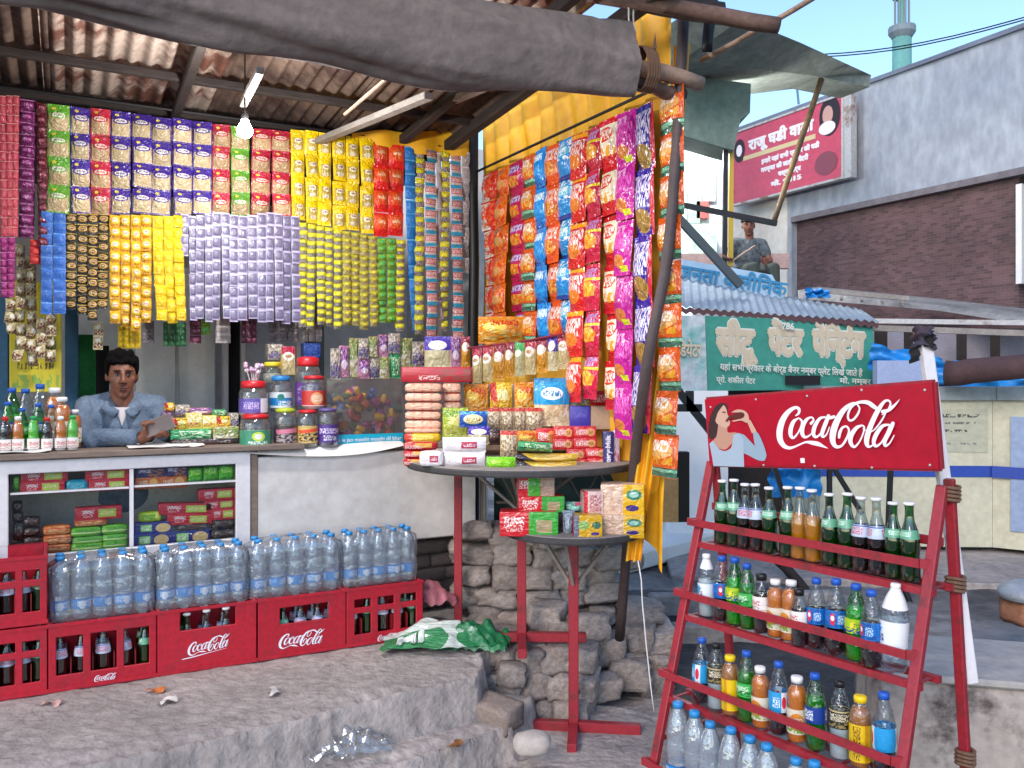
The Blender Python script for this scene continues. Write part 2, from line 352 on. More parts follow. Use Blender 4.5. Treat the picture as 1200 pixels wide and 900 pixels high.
def field(name, x0, x1, y0, y1, st, polys, base, m, label=None, amp=.006, skirt=-.06):
    nx, ny = int((x1-x0)/st), int((y1-y0)/st); xs = np.linspace(x0, x1, nx+1); ys = np.linspace(y0, y1, ny+1); X, Y = np.meshgrid(xs, ys)
    jx = npnoise(X, Y, 3, 1)*.028+npnoise(X, Y, 11, 2)*.014+npnoise(X, Y, 34, 12)*.010; jy = npnoise(X, Y, 3, 3)*.028+npnoise(X, Y, 11, 4)*.014+npnoise(X, Y, 34, 14)*.010
    Z = np.full(X.shape, base, float)
    for poly, z, soft in polys:
        d = sdist(X+jx, Y+jy, poly); t = np.clip(d/soft+.5, 0, 1); t = t*t*(3-2*t)
        lip = np.exp(-((d-.05)/.028)**2)*(npnoise(X, Y, 14, 9)*.022+npnoise(X, Y, 38, 10)*.02-.012)
        Z = np.where(t > 0, Z*(1-t)+(z+lip)*t, Z)
    Z += npnoise(X, Y, 3, 5)*amp*2+npnoise(X, Y, 12, 6)*amp+npnoise(X, Y, 45, 7)*amp*.8
    edge = np.minimum(np.minimum(X-x0, x1-X), np.minimum(Y-y0, y1-Y)); Z = np.where(edge < st*.5, skirt, Z)
    V = np.stack([X, Y, Z], -1).reshape(-1, 3); i = np.arange(nx); j = np.arange(ny); I, J = np.meshgrid(i, j); a = (J*(nx+1)+I).ravel()
    Fc = np.stack([a, a+1, a+nx+2, a+nx+1], 1)
    me = bpy.data.meshes.new(name); me.from_pydata(V.tolist(), [], Fc.tolist()); me.materials.append(m); me.shade_smooth()
    return ob(name, me, kind='structure')
PLAT = [(-6, 1.15), (-3.2, 1.68), (-2.2, 2.27), (-1.61, 2.60), (-1.17, 2.83), (-.93, 3.0), (-.66, 3.19), (-.14, 3.53), (-.10, 3.68), (-.12, 3.84), (-.04, 4.1), (.5, 4.3), (.5, 9), (-6, 9)]
STEP = [(-6, .9), (-2, 2.05), (-1.2, 2.62), (-.70, 3.0), (-.40, 3.14), (-.0, 3.46), (.1, 3.75), (.1, 5), (-6, 5)]
SLAB = [(-.30, 3.14), (-.04, 3.36), (.06, 3.75), (.3, 4.05), (.62, 3.95), (.83, 3.72), (.9, 3.3), (.85, 2.4), (-.2, 2.2), (-.35, 2.8)]
field('platform', -4.4, 1.3, 1.9, 5.6, .014, [(SLAB, .055, .04), (STEP, .175, .03), (PLAT, .35, .03)], 0.0, m_conc, skirt=-.08)
field('dirt_ground', -1.0, 4.6, .3, 9, .035, [([(1.15,2.5),(1.6,2.3),(2.2,2.9),(1.6,3.2)], .03, .2)], -.012, m_dirt, amp=.012, skirt=-.08)
g = MB(); g.box(-300, 300, -300, 300, -.5, -.04); ob('ground', g.mesh('ground', m_dirt), kind='structure')
field('dark_ground', .74, 1.9, 3.85, 6.3, .03, [], .02, mat('dark_grey_ground', '#55504e', .9, var=.35, vscale=2.2, bump=.7, bscale=18, dist=.02, col2='#3a3635', c2thr=(.4, .62)), amp=.010, skirt=-.08)  # patch of ground in a darker grey
# concrete apron and drain on the far side
g = MB(); g.box(0, 4.6, 0, 2.8, -.05, .035); ob('concrete_apron', g.mesh('apron', m_conc, bevel=.01), loc=(1.25, 6.7, 0), rot=-.12, kind='structure')
m_drain = mat('dark_drain', '#2a2624', .6, var=.4, vscale=3, bump=.5, bscale=12)  # dark tone of the channel bed
d = emp('open_drain', (.95, 5.0, 0), .06, 'low open concrete drain channel behind the drinks rack', 'drain')
g = MB(); g.box(0, 1.25, 0, .1, -.1, .13); wme = g.mesh('w', m_conc, bevel=.012); ob('side_wall', wme, d, (0, 0, 0)); ob('side_wall', wme, d, (0, .62, .02))
g = MB(); g.box(0, 1.25, 0, .5, -.02, .02); ob('channel_bed', g.mesh('w', m_drain), d, (0, .11, 0))

# ---------------------------------------------------------------- counter base, masonry, back room
cw = emp('counter_wall', S(0, 0, 0), TH, 'whitewashed concrete counter wall right of the glass cabinet', 'counter')
aL, aR = A(294, .30), A(556, .32)
g = MB(); g.box(aL+.0, aR, .30, .42, .757, 1.215); ob('panel', g.mesh('p', m_plaster, bevel=.006), cw)
g = MB(); g.box(-3, aR+.02, .36, 1.0, 1.217, 1.247); ob('counter_top', g.mesh('p', m_grey_top, bevel=.004), cw)
# recessed brick footing under the whole counter
bw = emp('brick_footing', S(0, 0, 0), TH, 'recessed footing of dusty bricks under the counter', 'brick wall')
g = MB(); g.box(-3, aR+.05, .52, .7, .3, .757); ob('mortar', g.mesh('p', m_mortar), bw)
bm_ = [rock_mesh('brick', m_brick, i+20, .93, .03, 2) for i in range(3)]
for r in range(6):
    x = A(478, .5)+(-.11 if r % 2 else 0)
    while x < aR+.02:
        w = random.uniform(.19, .24)
        ob('brick', random.choice(bm_), bw, (x+w/2, .50+random.uniform(-.015, .02), .385+r*.073), (random.uniform(-.03,.03), random.uniform(-.03,.03), random.uniform(-.05,.05)), (w*.97, .1, .068)); x += w
# rubble wall that closes the platform's end
rw = emp('rubble_wall', (0, 0, 0), 0, 'rough grey rubble stone wall behind the two round tables', 'stone wall')
g = MB(); g.box(-.22, .52, 4.52, 4.75, -.05, .74); g.box(.52, .74, 4.54, 4.75, -.05, .36); ob('mortar', g.mesh('p', m_mortar), rw)
rms = [rock_mesh('stone', m_stone, i, .86, .11, 5) for i in range(9)]
for r in range(8):
    x = -.24+random.uniform(-.08, 0)
    while x < (.68 if r < 3 else .60 if r < 4 else .50 if r < 7 else .38):
        w = random.uniform(.13, .26); h = random.uniform(.085, .12)
        ob('stone', random.choice(rms), rw, (x+w/2, 4.47+random.uniform(-.05, .04)-(.06 if r < 3 else 0), .05+r*.103+random.uniform(-.01, .01)),
           (random.uniform(-.2,.2), random.uniform(-.08,.08), random.uniform(-.2,.2)), (w*1.0, .22, h*1.02)); x += w*.96
# stack of broken stones that carries the back table's foot
rp = emp('stone_stack', (0, 0, 0), 0, 'tumbled stack of broken stones under the foot of the larger table', 'stones')
for r in range(3):
    x = -.13+.03*r
    while x < .34-.02*r:
        w = random.uniform(.10, .16)
        ob('stone', random.choice(rms), rp, (x+w/2, 3.90+.035*r+random.uniform(-.03, .03), .075+r*.105), (random.uniform(-.15,.15), random.uniform(-.1,.1), random.uniform(-.35,.35)), (w*1.02, .2, .112)); x += w*.97
    for q in range(3): ob('stone', random.choice(rms), rp, (-.05+q*.14, 4.08, .075+r*.105), (0, 0, random.uniform(-.2,.2)), (.15, .18, .112))
# loose stones and the tumbled end of the platform
def loose(px, py, Y, sx, sz, label, sy=None, rz=None, base=None):
    p = W(px, py, Y); ob('loose_stone', random.choice(rms) if base is None else base, None, p, (random.uniform(-.15,.15), random.uniform(-.1,.1), rz if rz is not None else random.uniform(-.3,.3)), (sx, sy or sx*.8, sz), label, 'stone', 'loose stones at the broken end of the platform')
L = [(628,775,3.98,.17,.10,'broad flat stone in the tumbled platform end'),
 (636,800,3.93,.14,.08,'stone at the bottom of the tumbled stack beside the slab'),(655,745,4.15,.12,.13,'upright stone between the two pedestals'),
 (668,790,4.0,.15,.12,'buff stone low behind the front table pedestal'),(600,790,3.84,.12,.09,'small stone left of the tumbled stack'),
 (640,722,4.2,.17,.13,'pale stone resting against the rubble wall'),(688,735,4.2,.20,.13,'wide stone behind the front table pedestal'),
 (672,812,3.9,.13,.07,'low stone next to the pedestal foot'),(712,760,4.25,.16,.14,'stone right of the front table pedestal'),
 (735,790,4.2,.2,.14,'large stone near the right end of the rubble'),(708,805,4.05,.14,.1,'stone lying right behind the front pedestal'),
 (572,765,4.0,.2,.09,'long stone along the broken platform lip'),(590,745,4.1,.16,.08,'flat stone in the corner left of the rubble pile'),
 (744,745,4.35,.18,.12,'dusty stone at the right end above the ground'),(765,800,4.3,.16,.14,'outermost stone at the right of the rubble')]
for px, py, Y, sx, sz, lb in L: loose(px, py, Y, sx, sz, lb)
brickrock = rock_mesh('brick', m_brick, 41, .88, .05, 4)
loose(580, 834, 3.56, .21, .10, 'worn loose brick lying on the lower step', .14, .5-1.1, brickrock)
loose(623, 871, 3.33, .13, .075, 'small white rounded stone on the slab by the pedestal foot', .1, .1, rock_mesh('pebble', mat('pale_stone', '#b8ada4', .9, var=.1, vscale=5, bump=.5), 77, .2, .05, 4))
# leaf litter, bits of rubbish
for k, (px, py, z, lb, c) in enumerate([(183,810,.355,'orange scrap of wrapper on the platform in front of the crates','#c4703a'),(534,874,.18,'tiny brown wrapper scrap on the lower step','#8a5a30'),(322,811,.355,'small white paper scrap on the platform','#d8d2cc'),(62,825,.355,'pinkish paper scrap by the left crates','#c9a49a'),(196,822,.355,'tiny pale scrap below the notched crate','#cdc4bc')]):
    Y = (EYE-z)*F/(py-HY); g = MB(); g.grid(lambda u, v: ((u-.5)*.07, (v-.5)*.035+.008*math.sin(u*9), .006+.008*math.sin(u*6+v*4)), 6, 3)
    ob('litter', g.mesh('litter', mat('scrap%d' % k, c, .6), True), None, W(px, py, Y), (0, 0, k), None, lb, 'litter')
# ---------------------------------------------------------------- back room behind the counter
m_steel = mat('grey_painted_steel', '#dddcda', .45, var=.12, vscale=3, metal=.1, bump=.08)
m_teal = mat('blue_painted_post', '#2d5a78', .6, var=.15)
m_back = mat('dim_plaster', '#d6d2ce', .85, var=.15, vscale=2)
g = MB(); g.box(-2.6, 1.5, 2.6, 2.7, .3, 3.3); ob('back_wall', g.mesh('w', m_back), None, S(0, 0, 0), TH, None, 'plain grey plaster wall at the back of the shop room', 'wall')
g = MB(); g.box(-2.9, -2.8, .3, 2.6, .3, 3.3); ob('side_wall', g.mesh('w', m_back), None, S(0, 0, 0), TH, None, 'grey side wall closing the left end of the shop', 'wall')
g = MB(); g.box(1.5, 1.58, 1.3, 2.6, .3, 3.1); ob('side_wall', g.mesh('w', m_back), None, S(0, 0, 0), TH, None, 'short grey wall closing the right end of the shop room', 'wall')
def backbox(name, x0, x1, y0, y1, b, t, m, label, cat, **k):
    a0, a1 = A(x0, b), A(x1, b); z0, z1 = ZS((x0+x1)/2, y1, b), ZS((x0+x1)/2, y0, b)
    g = MB(); g.box(0, a1-a0, 0, t, 0, z1-z0); return ob(name, g.mesh(name, m, bevel=.004), None, S(a0, b, z0), TH, None, label, cat, **k)
cb = emp('steel_cupboard', S(A(160, 2.0), 2.0, .35), TH, 'grey steel cupboard behind the shopkeeper', 'cupboard')
w = A(254, 2.0)-A(160, 2.0)
g = MB(); g.box(0, w, .02, .5, 0, 1.95); ob('cabinet_body', g.mesh('c', m_steel, bevel=.01), cb)
for k in range(2): g = MB(); g.box(k*w/2+.01, (k+1)*w/2-.01, 0, .018, .05, 1.9); ob('door', g.mesh('c', m_steel, bevel=.004), cb)
backbox('door_post', 262, 268, 330, 520, 1.9, .08, m_white, 'thin white door post left of the dark doorway', 'post')
backbox('doorway_shade_panel', 268, 282, 330, 520, 1.95, .04, mat('doorway_shade', '#1b1a1c', .9), 'narrow doorway beside the white posts, its darkness painted on a panel', 'doorway')  # opening closed by a panel, its shade painted near-black
backbox('door_post', 283, 288, 330, 520, 1.9, .08, m_white, 'thin white door post right of the dark doorway', 'post')
backbox('door_post', 348, 356, 330, 520, 1.7, .08, m_white, 'white post behind the tall red-lidded jar', 'post')
backbox('door_post', 362, 380, 340, 520, 1.8, .1, mat('slate_post', '#56625f', .7), 'dark slate post behind the sweet box', 'post')
backbox('painted_post', 76, 92, 330, 540, 1.2, .1, m_teal, 'blue painted post left of the shopkeeper', 'post')
backbox('painted_post', -12, 10, 330, 540, 1.1, .1, m_teal, 'blue painted post at the far left of the counter', 'post')
backbox('green_cloth', 92, 112, 392, 540, 1.35, .02, mat('green_cloth', '#1f6e34', .9, var=.2, vscale=6), 'green cloth hanging beside the shopkeeper', 'cloth')
backbox('gap_shade_panel', 110, 128, 405, 530, 1.5, .2, mat('gap_shade', '#141214', .95), 'narrow black panel painted as the dark gap behind the shopkeeper', 'shelf')  # near-black panel, the gap's shade is in its colour
p_post = prt('yellow_poster', '#cdbd2c', [('r',.5,.42,.8,.10,'#8a8b3a'),('s',.5,.42,.7,.08,'#3a3a1c'),('s',.5,.24,.7,.06,'#5a5020'),('b',.5,.1,.9,.12,'#8fae4a')], .6, 0, coat=0)
backbox('poster', 11, 72, 330, 460, 1.0, .01, p_post, 'yellow printed poster behind the left soft drink bottles', 'poster')

# ---------------------------------------------------------------- roof
def corr(w, l, pitch, amp, th=.0015, sag=0.):
    n = max(8, int(w/pitch*8))
    def f(u, v): return (u*w, v*l, amp*math.sin(u*w/pitch*2*PI)+sag*math.sin(v*PI))
    g = MB(); g.grid(f, n, 4); g.grid(lambda u, v: tuple(np.array(f(1-u, v))+np.array((0, 0, -th))), n, 4); return g
rf = emp('shop_roof', S(0, 0, 0), TH, 'rusty corrugated iron roof on dark timber over the shop front', 'roof')
def zroof(b): return 3.19-(b-(-1.45))*.055
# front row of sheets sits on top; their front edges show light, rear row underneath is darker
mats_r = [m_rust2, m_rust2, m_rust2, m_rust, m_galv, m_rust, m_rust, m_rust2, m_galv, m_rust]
a = -3.2; k = 0
while a < 1.05:
    w = .7166; m = mats_r[k % len(mats_r)]
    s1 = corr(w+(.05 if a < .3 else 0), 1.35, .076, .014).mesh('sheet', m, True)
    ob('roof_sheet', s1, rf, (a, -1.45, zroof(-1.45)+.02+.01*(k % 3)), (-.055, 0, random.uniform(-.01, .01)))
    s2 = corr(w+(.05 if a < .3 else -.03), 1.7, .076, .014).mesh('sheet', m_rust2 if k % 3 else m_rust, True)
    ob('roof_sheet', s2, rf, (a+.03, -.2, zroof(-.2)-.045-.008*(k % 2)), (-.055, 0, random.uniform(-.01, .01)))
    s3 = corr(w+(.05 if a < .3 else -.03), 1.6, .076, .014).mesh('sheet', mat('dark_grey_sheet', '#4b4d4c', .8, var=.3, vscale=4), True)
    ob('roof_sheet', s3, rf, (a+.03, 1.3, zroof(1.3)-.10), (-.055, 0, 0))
    a += w; k += 1
for b, z, t in ((-1.05, 0, .045), (-.62, -.02, .04), (-.12, -.05, .045), (.42, -.06, .04), (.92, -.06, .05)):
    g = MB(); g.bar((-3.2, b, zroof(b)-.045+z), (1.12, b, zroof(b)-.045+z), t); ob('purlin', g.mesh('p', m_darkwood, bevel=.006), rf)
for x, b0, b1, m, wd in ((-2.3,-1.3,2.4,m_darkwood,.05),(-.42,-.7,2.4,m_darkwood,.045),(.78,-1.3,2.4,m_darkwood,.05),(1.06,-1.3,2.4,m_darkwood,.06)):
    g = MB(); g.bar((x, b0, zroof(b0)-.13), (x, b1, zroof(b1)-.13), wd); ob('rafter', g.mesh('p', m, bevel=.006), rf)
# light battens tied under the roof
def stick(name, p, q, r, m, label, cat='pole', n=9, wob=.01, **k):
    p, q = Vector(p), Vector(q); pts = [p.lerp(q, t/7)+Vector((random.uniform(-wob, wob), random.uniform(-wob, wob), random.uniform(-wob, wob))) for t in range(8)]
    rs = [r*(1.06-.12*t/7+random.uniform(-.04, .04)) for t in range(8)]
    o0 = pts[0].copy(); g = MB(); g.tube([x-o0 for x in pts], rs, n); return ob(name, g.mesh(name, m, True), None, o0, 0, None, label, cat, **k)
def plank(name, p, q, w, h, m, label, cat):
    p, q = Vector(p), Vector(q); g = MB(); g.bar((0, 0, 0), q-p, w, h); return ob(name, g.mesh(name, m, bevel=.004), None, p, 0, None, label, cat)
m_batten = mat('pale_batten', '#8a8179', .7, var=.2, vscale=6)
plank('roof_batten', W(372,166,4.6), W(503,112,3.7), .05, .03, m_batten, 'pale slanting batten under the roof left of the middle post', 'batten')
plank('roof_batten', W(530,118,4.3), W(590,92,3.5), .05, .03, m_batten, 'pale short batten under the roof above the middle post', 'batten')
plank('roof_batten', W(404,134,4.0), W(462,84,3.3), .016, .012, m_bamboo, 'thin yellow bamboo slat under the roof', 'batten')
plank('roof_batten', W(285,122,3.7), W(305,82,3.3), .03, .03, m_batten, 'short pale batten above the bulb', 'batten')
# posts
stick('shop_post', (-.226, 5.03, .3), (-.226, 5.03, 3.05), .032, m_black, 'black round post in the middle between the two packet walls', 'post', wob=.004)
def bent(name, P, r, m, label, cat):
    P = [Vector(p[:3]) for p in catmull([tuple(q) for q in P], 4)]; o0 = P[0].copy(); g = MB(); g.tube([x-o0 for x in P], [r*(1+.05*math.sin(i*1.7)) for i in range(len(P))], 10); return ob(name, g.mesh(name, m, True), None, o0, 0, None, label, cat)
bent('shop_post', [W(803,-20,3.44), W(793,170,3.42), W(782,300,3.39), W(758,430,3.40), W(742,560,3.62), W(726,748,4.04)], .023, mat('brown_pole', '#483a39', .6, var=.2), 'leaning brown post at the front end of the right packet wall', 'post')
# hanging rails
g = MB(); g.tube([(-3, 0, 0), (A(556, .75)+.01, 0, 0)], .008, 6); ob('hanging_rail', g.mesh('rail', m_black), None, S(0, .77, 2.93), TH, None, 'thin iron rail carrying the long packet wall over the counter', 'rail')
g = MB(); g.tube([(0, 0, 0), (1.86, 0, -.02)], .007, 6); ob('hanging_rail', g.mesh('rail', m_black), None, VO+Vector((.012, .006, 2.80)), VRZ, None, 'thin iron rail carrying the right packet wall', 'rail')
# big canvas roll with its two poles
bR = -1.12; aRr = A(737, bR)
def rollf(L, rad):
    def f(u, v):
        x = -L*(1-u); th = v*2*PI; r = rad*(1+.10*math.sin(x*1.9+th*2)+.05*abs(math.sin(th*2.5+x*2.4))+.2*noise.noise(Vector((x*1.6, math.cos(th)*1.5, math.sin(th)*1.5)))+.09*noise.noise(Vector((x*3+math.sin(th)*5, math.cos(th)*3, math.sin(th)*3))))
        r *= 1+.06*math.sin(th*4+x*3.4)*math.sin(x*2.1+1)
        r *= 1+.16*(abs(noise.noise(Vector((x*1.3+math.sin(th)*1.5, math.cos(th)*.9+x*.4, 5.))))-.2)-.05*max(0, 1-abs(noise.noise(Vector((x*1.1+math.sin(th)*2.2, math.cos(th)*.7, 9.))))*9)
        z = math.sin(th)*r*1.12+.03*math.sin(x*1.9+.6)
        return (x, math.cos(th)*r*.62, z)
    return f
g = MB(); g.grid(rollf(3.6, .118), 120, 48); g.grid(lambda u, v: (.0, math.cos(v*2*PI)*.07*u, math.sin(v*2*PI)*.12*u), 3, 28)
cr = ob('canvas_roll', g.mesh('roll', m_tarpbrown, True, weld=True), None, S(aRr, bR, 2.795), (0, -.028, TH), None, 'thick roll of brown canvas hung along the roof front', 'canvas')
stick('bamboo_pole', S(aRr-.3, bR+.0, 2.80), S(aRr+.37, bR+.02, 2.79), .034, m_bamboo, 'pale bamboo pole sticking out of the canvas roll', 'pole')
stick('bamboo_pole', S(aRr-.3, bR+.01, 2.76), S(aRr+.31, bR+.06, 2.735), .03, m_log, 'dark pole under the pale one at the end of the canvas roll', 'pole')
g = MB()
for k in range(5): g.tube([( (k-2)*.012+.004*math.sin(t), .062*math.cos(t*2*PI/12), .085*math.sin(t*2*PI/12)) for t in range(13)], .006, 5)
g.add([(0,-.05,.07),(.02,-.05,.07),(.012,-.05,.13)], [(0,1,2)])
ob('rope_lashing', g.mesh('rope', mat('jute_rope', '#6e5240', .95)), None, S(aRr+.075, bR, 2.785), TH, None, 'jute rope lashing round the two poles by the canvas roll', 'rope')
for dx in (0, .018): stick('hanging_string', W(735+dx*300, -10, 3.3), W(739+dx*300, 44, 3.3), .0035, m_paper, 'white string holding up the canvas roll, %s of the pair' % ('left' if dx == 0 else 'right'), 'string', 5, .003)
# logs at the top right of the shop
stick('roof_log', W(700,-6,3.35), W(912,30,3.1), .032, m_log, 'brown log jutting to the right above the leaning post', 'log', wob=.003)
stick('roof_log', W(600,-30,3.6), W(850,18,3.25), .045, m_darkwood, 'dark thick beam at the roof corner', 'beam')
stick('black_post', W(834,-10,3.4), W(829,62,3.4), .024, m_black, 'short black upright at the roof corner', 'post', wob=.004)
stick('thin_pole', W(822,71,3.6), W(985,-18,3.1), .011, m_bamboo, 'thin brown pole slanting up to the right over the roof corner', 'pole', wob=.006)
# yellow tarpaulin behind the right packet wall
def tarp(u, v):
    s = -.08+u*1.80; fold = .035*math.sin(u*30+math.sin(v*5)*1.2+4*noise.noise(Vector((u*5, v*1.5, 2))))*(.35+.65*v)+.02*math.sin(u*71)
    top = 3.12+.04*math.sin(u*PI*1.1)+.3*max(0, u-.62)+.02*noise.noise(Vector((u*7, 0, 0)))
    bot = 1.20-.42*max(0, (u-.72)/.28)
    z = top*(1-v)+bot*v
    off = -.07+fold-.12*math.sin(PI*min(1, v*3))*math.sin(u*PI)*.4
    if v < .12: z -= .03*math.sin(u*20)*(1-v/.12)
    return (s, off*-1, z)
g = MB(); g.grid(tarp, 260, 50)
ob('yellow_tarp', g.mesh('tarp', m_yellow, True), None, VO+Vector((.03, .02, 0)), VRZ, None, 'yellow tarpaulin curtain hung behind the right packet wall', 'tarpaulin')
g = MB()
def tail(u, v): return ((u-.5)*(.065-.015*math.sin(v*6))+.02*math.sin(v*3.2)-.20*v, .02*math.sin(u*14+v*3), 2.95-v*2.15)
g.grid(tail, 14, 40); ob('yellow_tarp', g.mesh('tarp', m_yellow, True), None, (.70, 3.52, .02), -.35, None, 'narrow gathered yellow tarp tail tied along the leaning post', 'tarpaulin')
# thin strip of the same tarp stretched above the long packet wall
g = MB(); g.grid(lambda u, v: (u*.75, .05+.015*math.sin(u*20), (.0+.13*u-.06)*(1-v)-.12*v+.01*math.sin(u*9)), 20, 4)
ob('yellow_tarp', g.mesh('tarp', m_yellow, True), None, S(A(556, .70)-.72, .70, 2.99), TH, None, 'narrow yellow tarp strip above the red and blue packet strips', 'tarpaulin')
stick('thin_string', W(748,656,3.55), W(766,832,3.5), .0028, m_paper, 'thin string hanging below the yellow tarp tail', 'string', 5, .004)
# ---- the lamp
la = S(A(287, -.12), -.12, ZS(287, 152, -.12))
lt = emp('light_bulb', la, 0, 'glowing white light bulb hanging before the packet wall', 'light bulb')
m_bulb = mat('bulb_glow', '#ffffff', .3, emit=60)
g = MB(); g.lathe([(.004,-.036),(.02,-.03),(.031,-.012),(.031,.006),(.02,.026),(.014,.04)], 14); ob('bulb', g.mesh('b', m_bulb, True), lt)
g = MB(); g.lathe([(.014,.04),(.016,.045),(.016,.07),(.004,.08),(.003,.35)], 10); ob('socket', g.mesh('b', m_black, True), lt)
pl = bpy.data.lights.new('bulb_light', 'POINT'); pl.energy = 30; pl.shadow_soft_size = .045; pl.color = (1, 1, 1)
plo = bpy.data.objects.new('bulb_light', pl); COL.objects.link(plo); plo.parent = lt; plo.location = (.02, -.03, -.05)

# ---------------------------------------------------------------- hanging packets
def pillow(t=.25, nu=5, nv=6, crimp=.07, seed=0):
    g = MB()
    def bl(u, v):
        if v < crimp or v > 1-crimp: return 0
        vv = (v-crimp)/(1-2*crimp); return (max(0, math.sin(PI*u))**.55)*(max(0, math.sin(PI*vv))**.6)
    us = [i/nu for i in range(nu+1)]; vs = [0, crimp]+[crimp+(1-2*crimp)*(j/nv) for j in range(1, nv)]+[1-crimp, 1]
    n = len(us); V = []
    for s in (-1, 1):
        for j, v in enumerate(vs):
            for i, u in enumerate(us):
                w = .012*noise.noise(Vector((u*4+seed, v*4, s)))
                V.append((u-.5+w*(0 < i < nu), s*t*.5*bl(u, v)*(1 if s < 0 else .6)+(.0 if 0 < i < nu else 0)+s*.004, -v))
    Fs = []; m = n*len(vs)
    for j in range(len(vs)-1):
        for i in range(n-1):
            a = j*n+i; Fs.append((a, a+1+n-1+0, a+n+1, a+1) if False else (a, a+n, a+n+1, a+1)); Fs.append((m+a, m+a+1, m+a+n+1, m+a+n))
    g.add(V, Fs); return g
def pmesh(name, m, t=.25, seed=0, crimp=.07): return pillow(t, seed=seed, crimp=crimp).mesh(name, m, True)
def win(nm, head, fill='#b39a72', ell='#d8cfc0', ring=None):
    return prt(nm, fill, [('r',.5,.84,1,.36,head),('r',.5,.03,1,.05,head),('r',.03,.5,.05,1,head),('r',.97,.5,.05,1,head),('e',.5,.60,.78,.26,ring or head),('e',.5,.60,.62,.17,ell),('s',.5,.6,.45,.08,ring or head),('e',.3,.84,.2,.12,'#e0c640')], .28, .7, 5.)
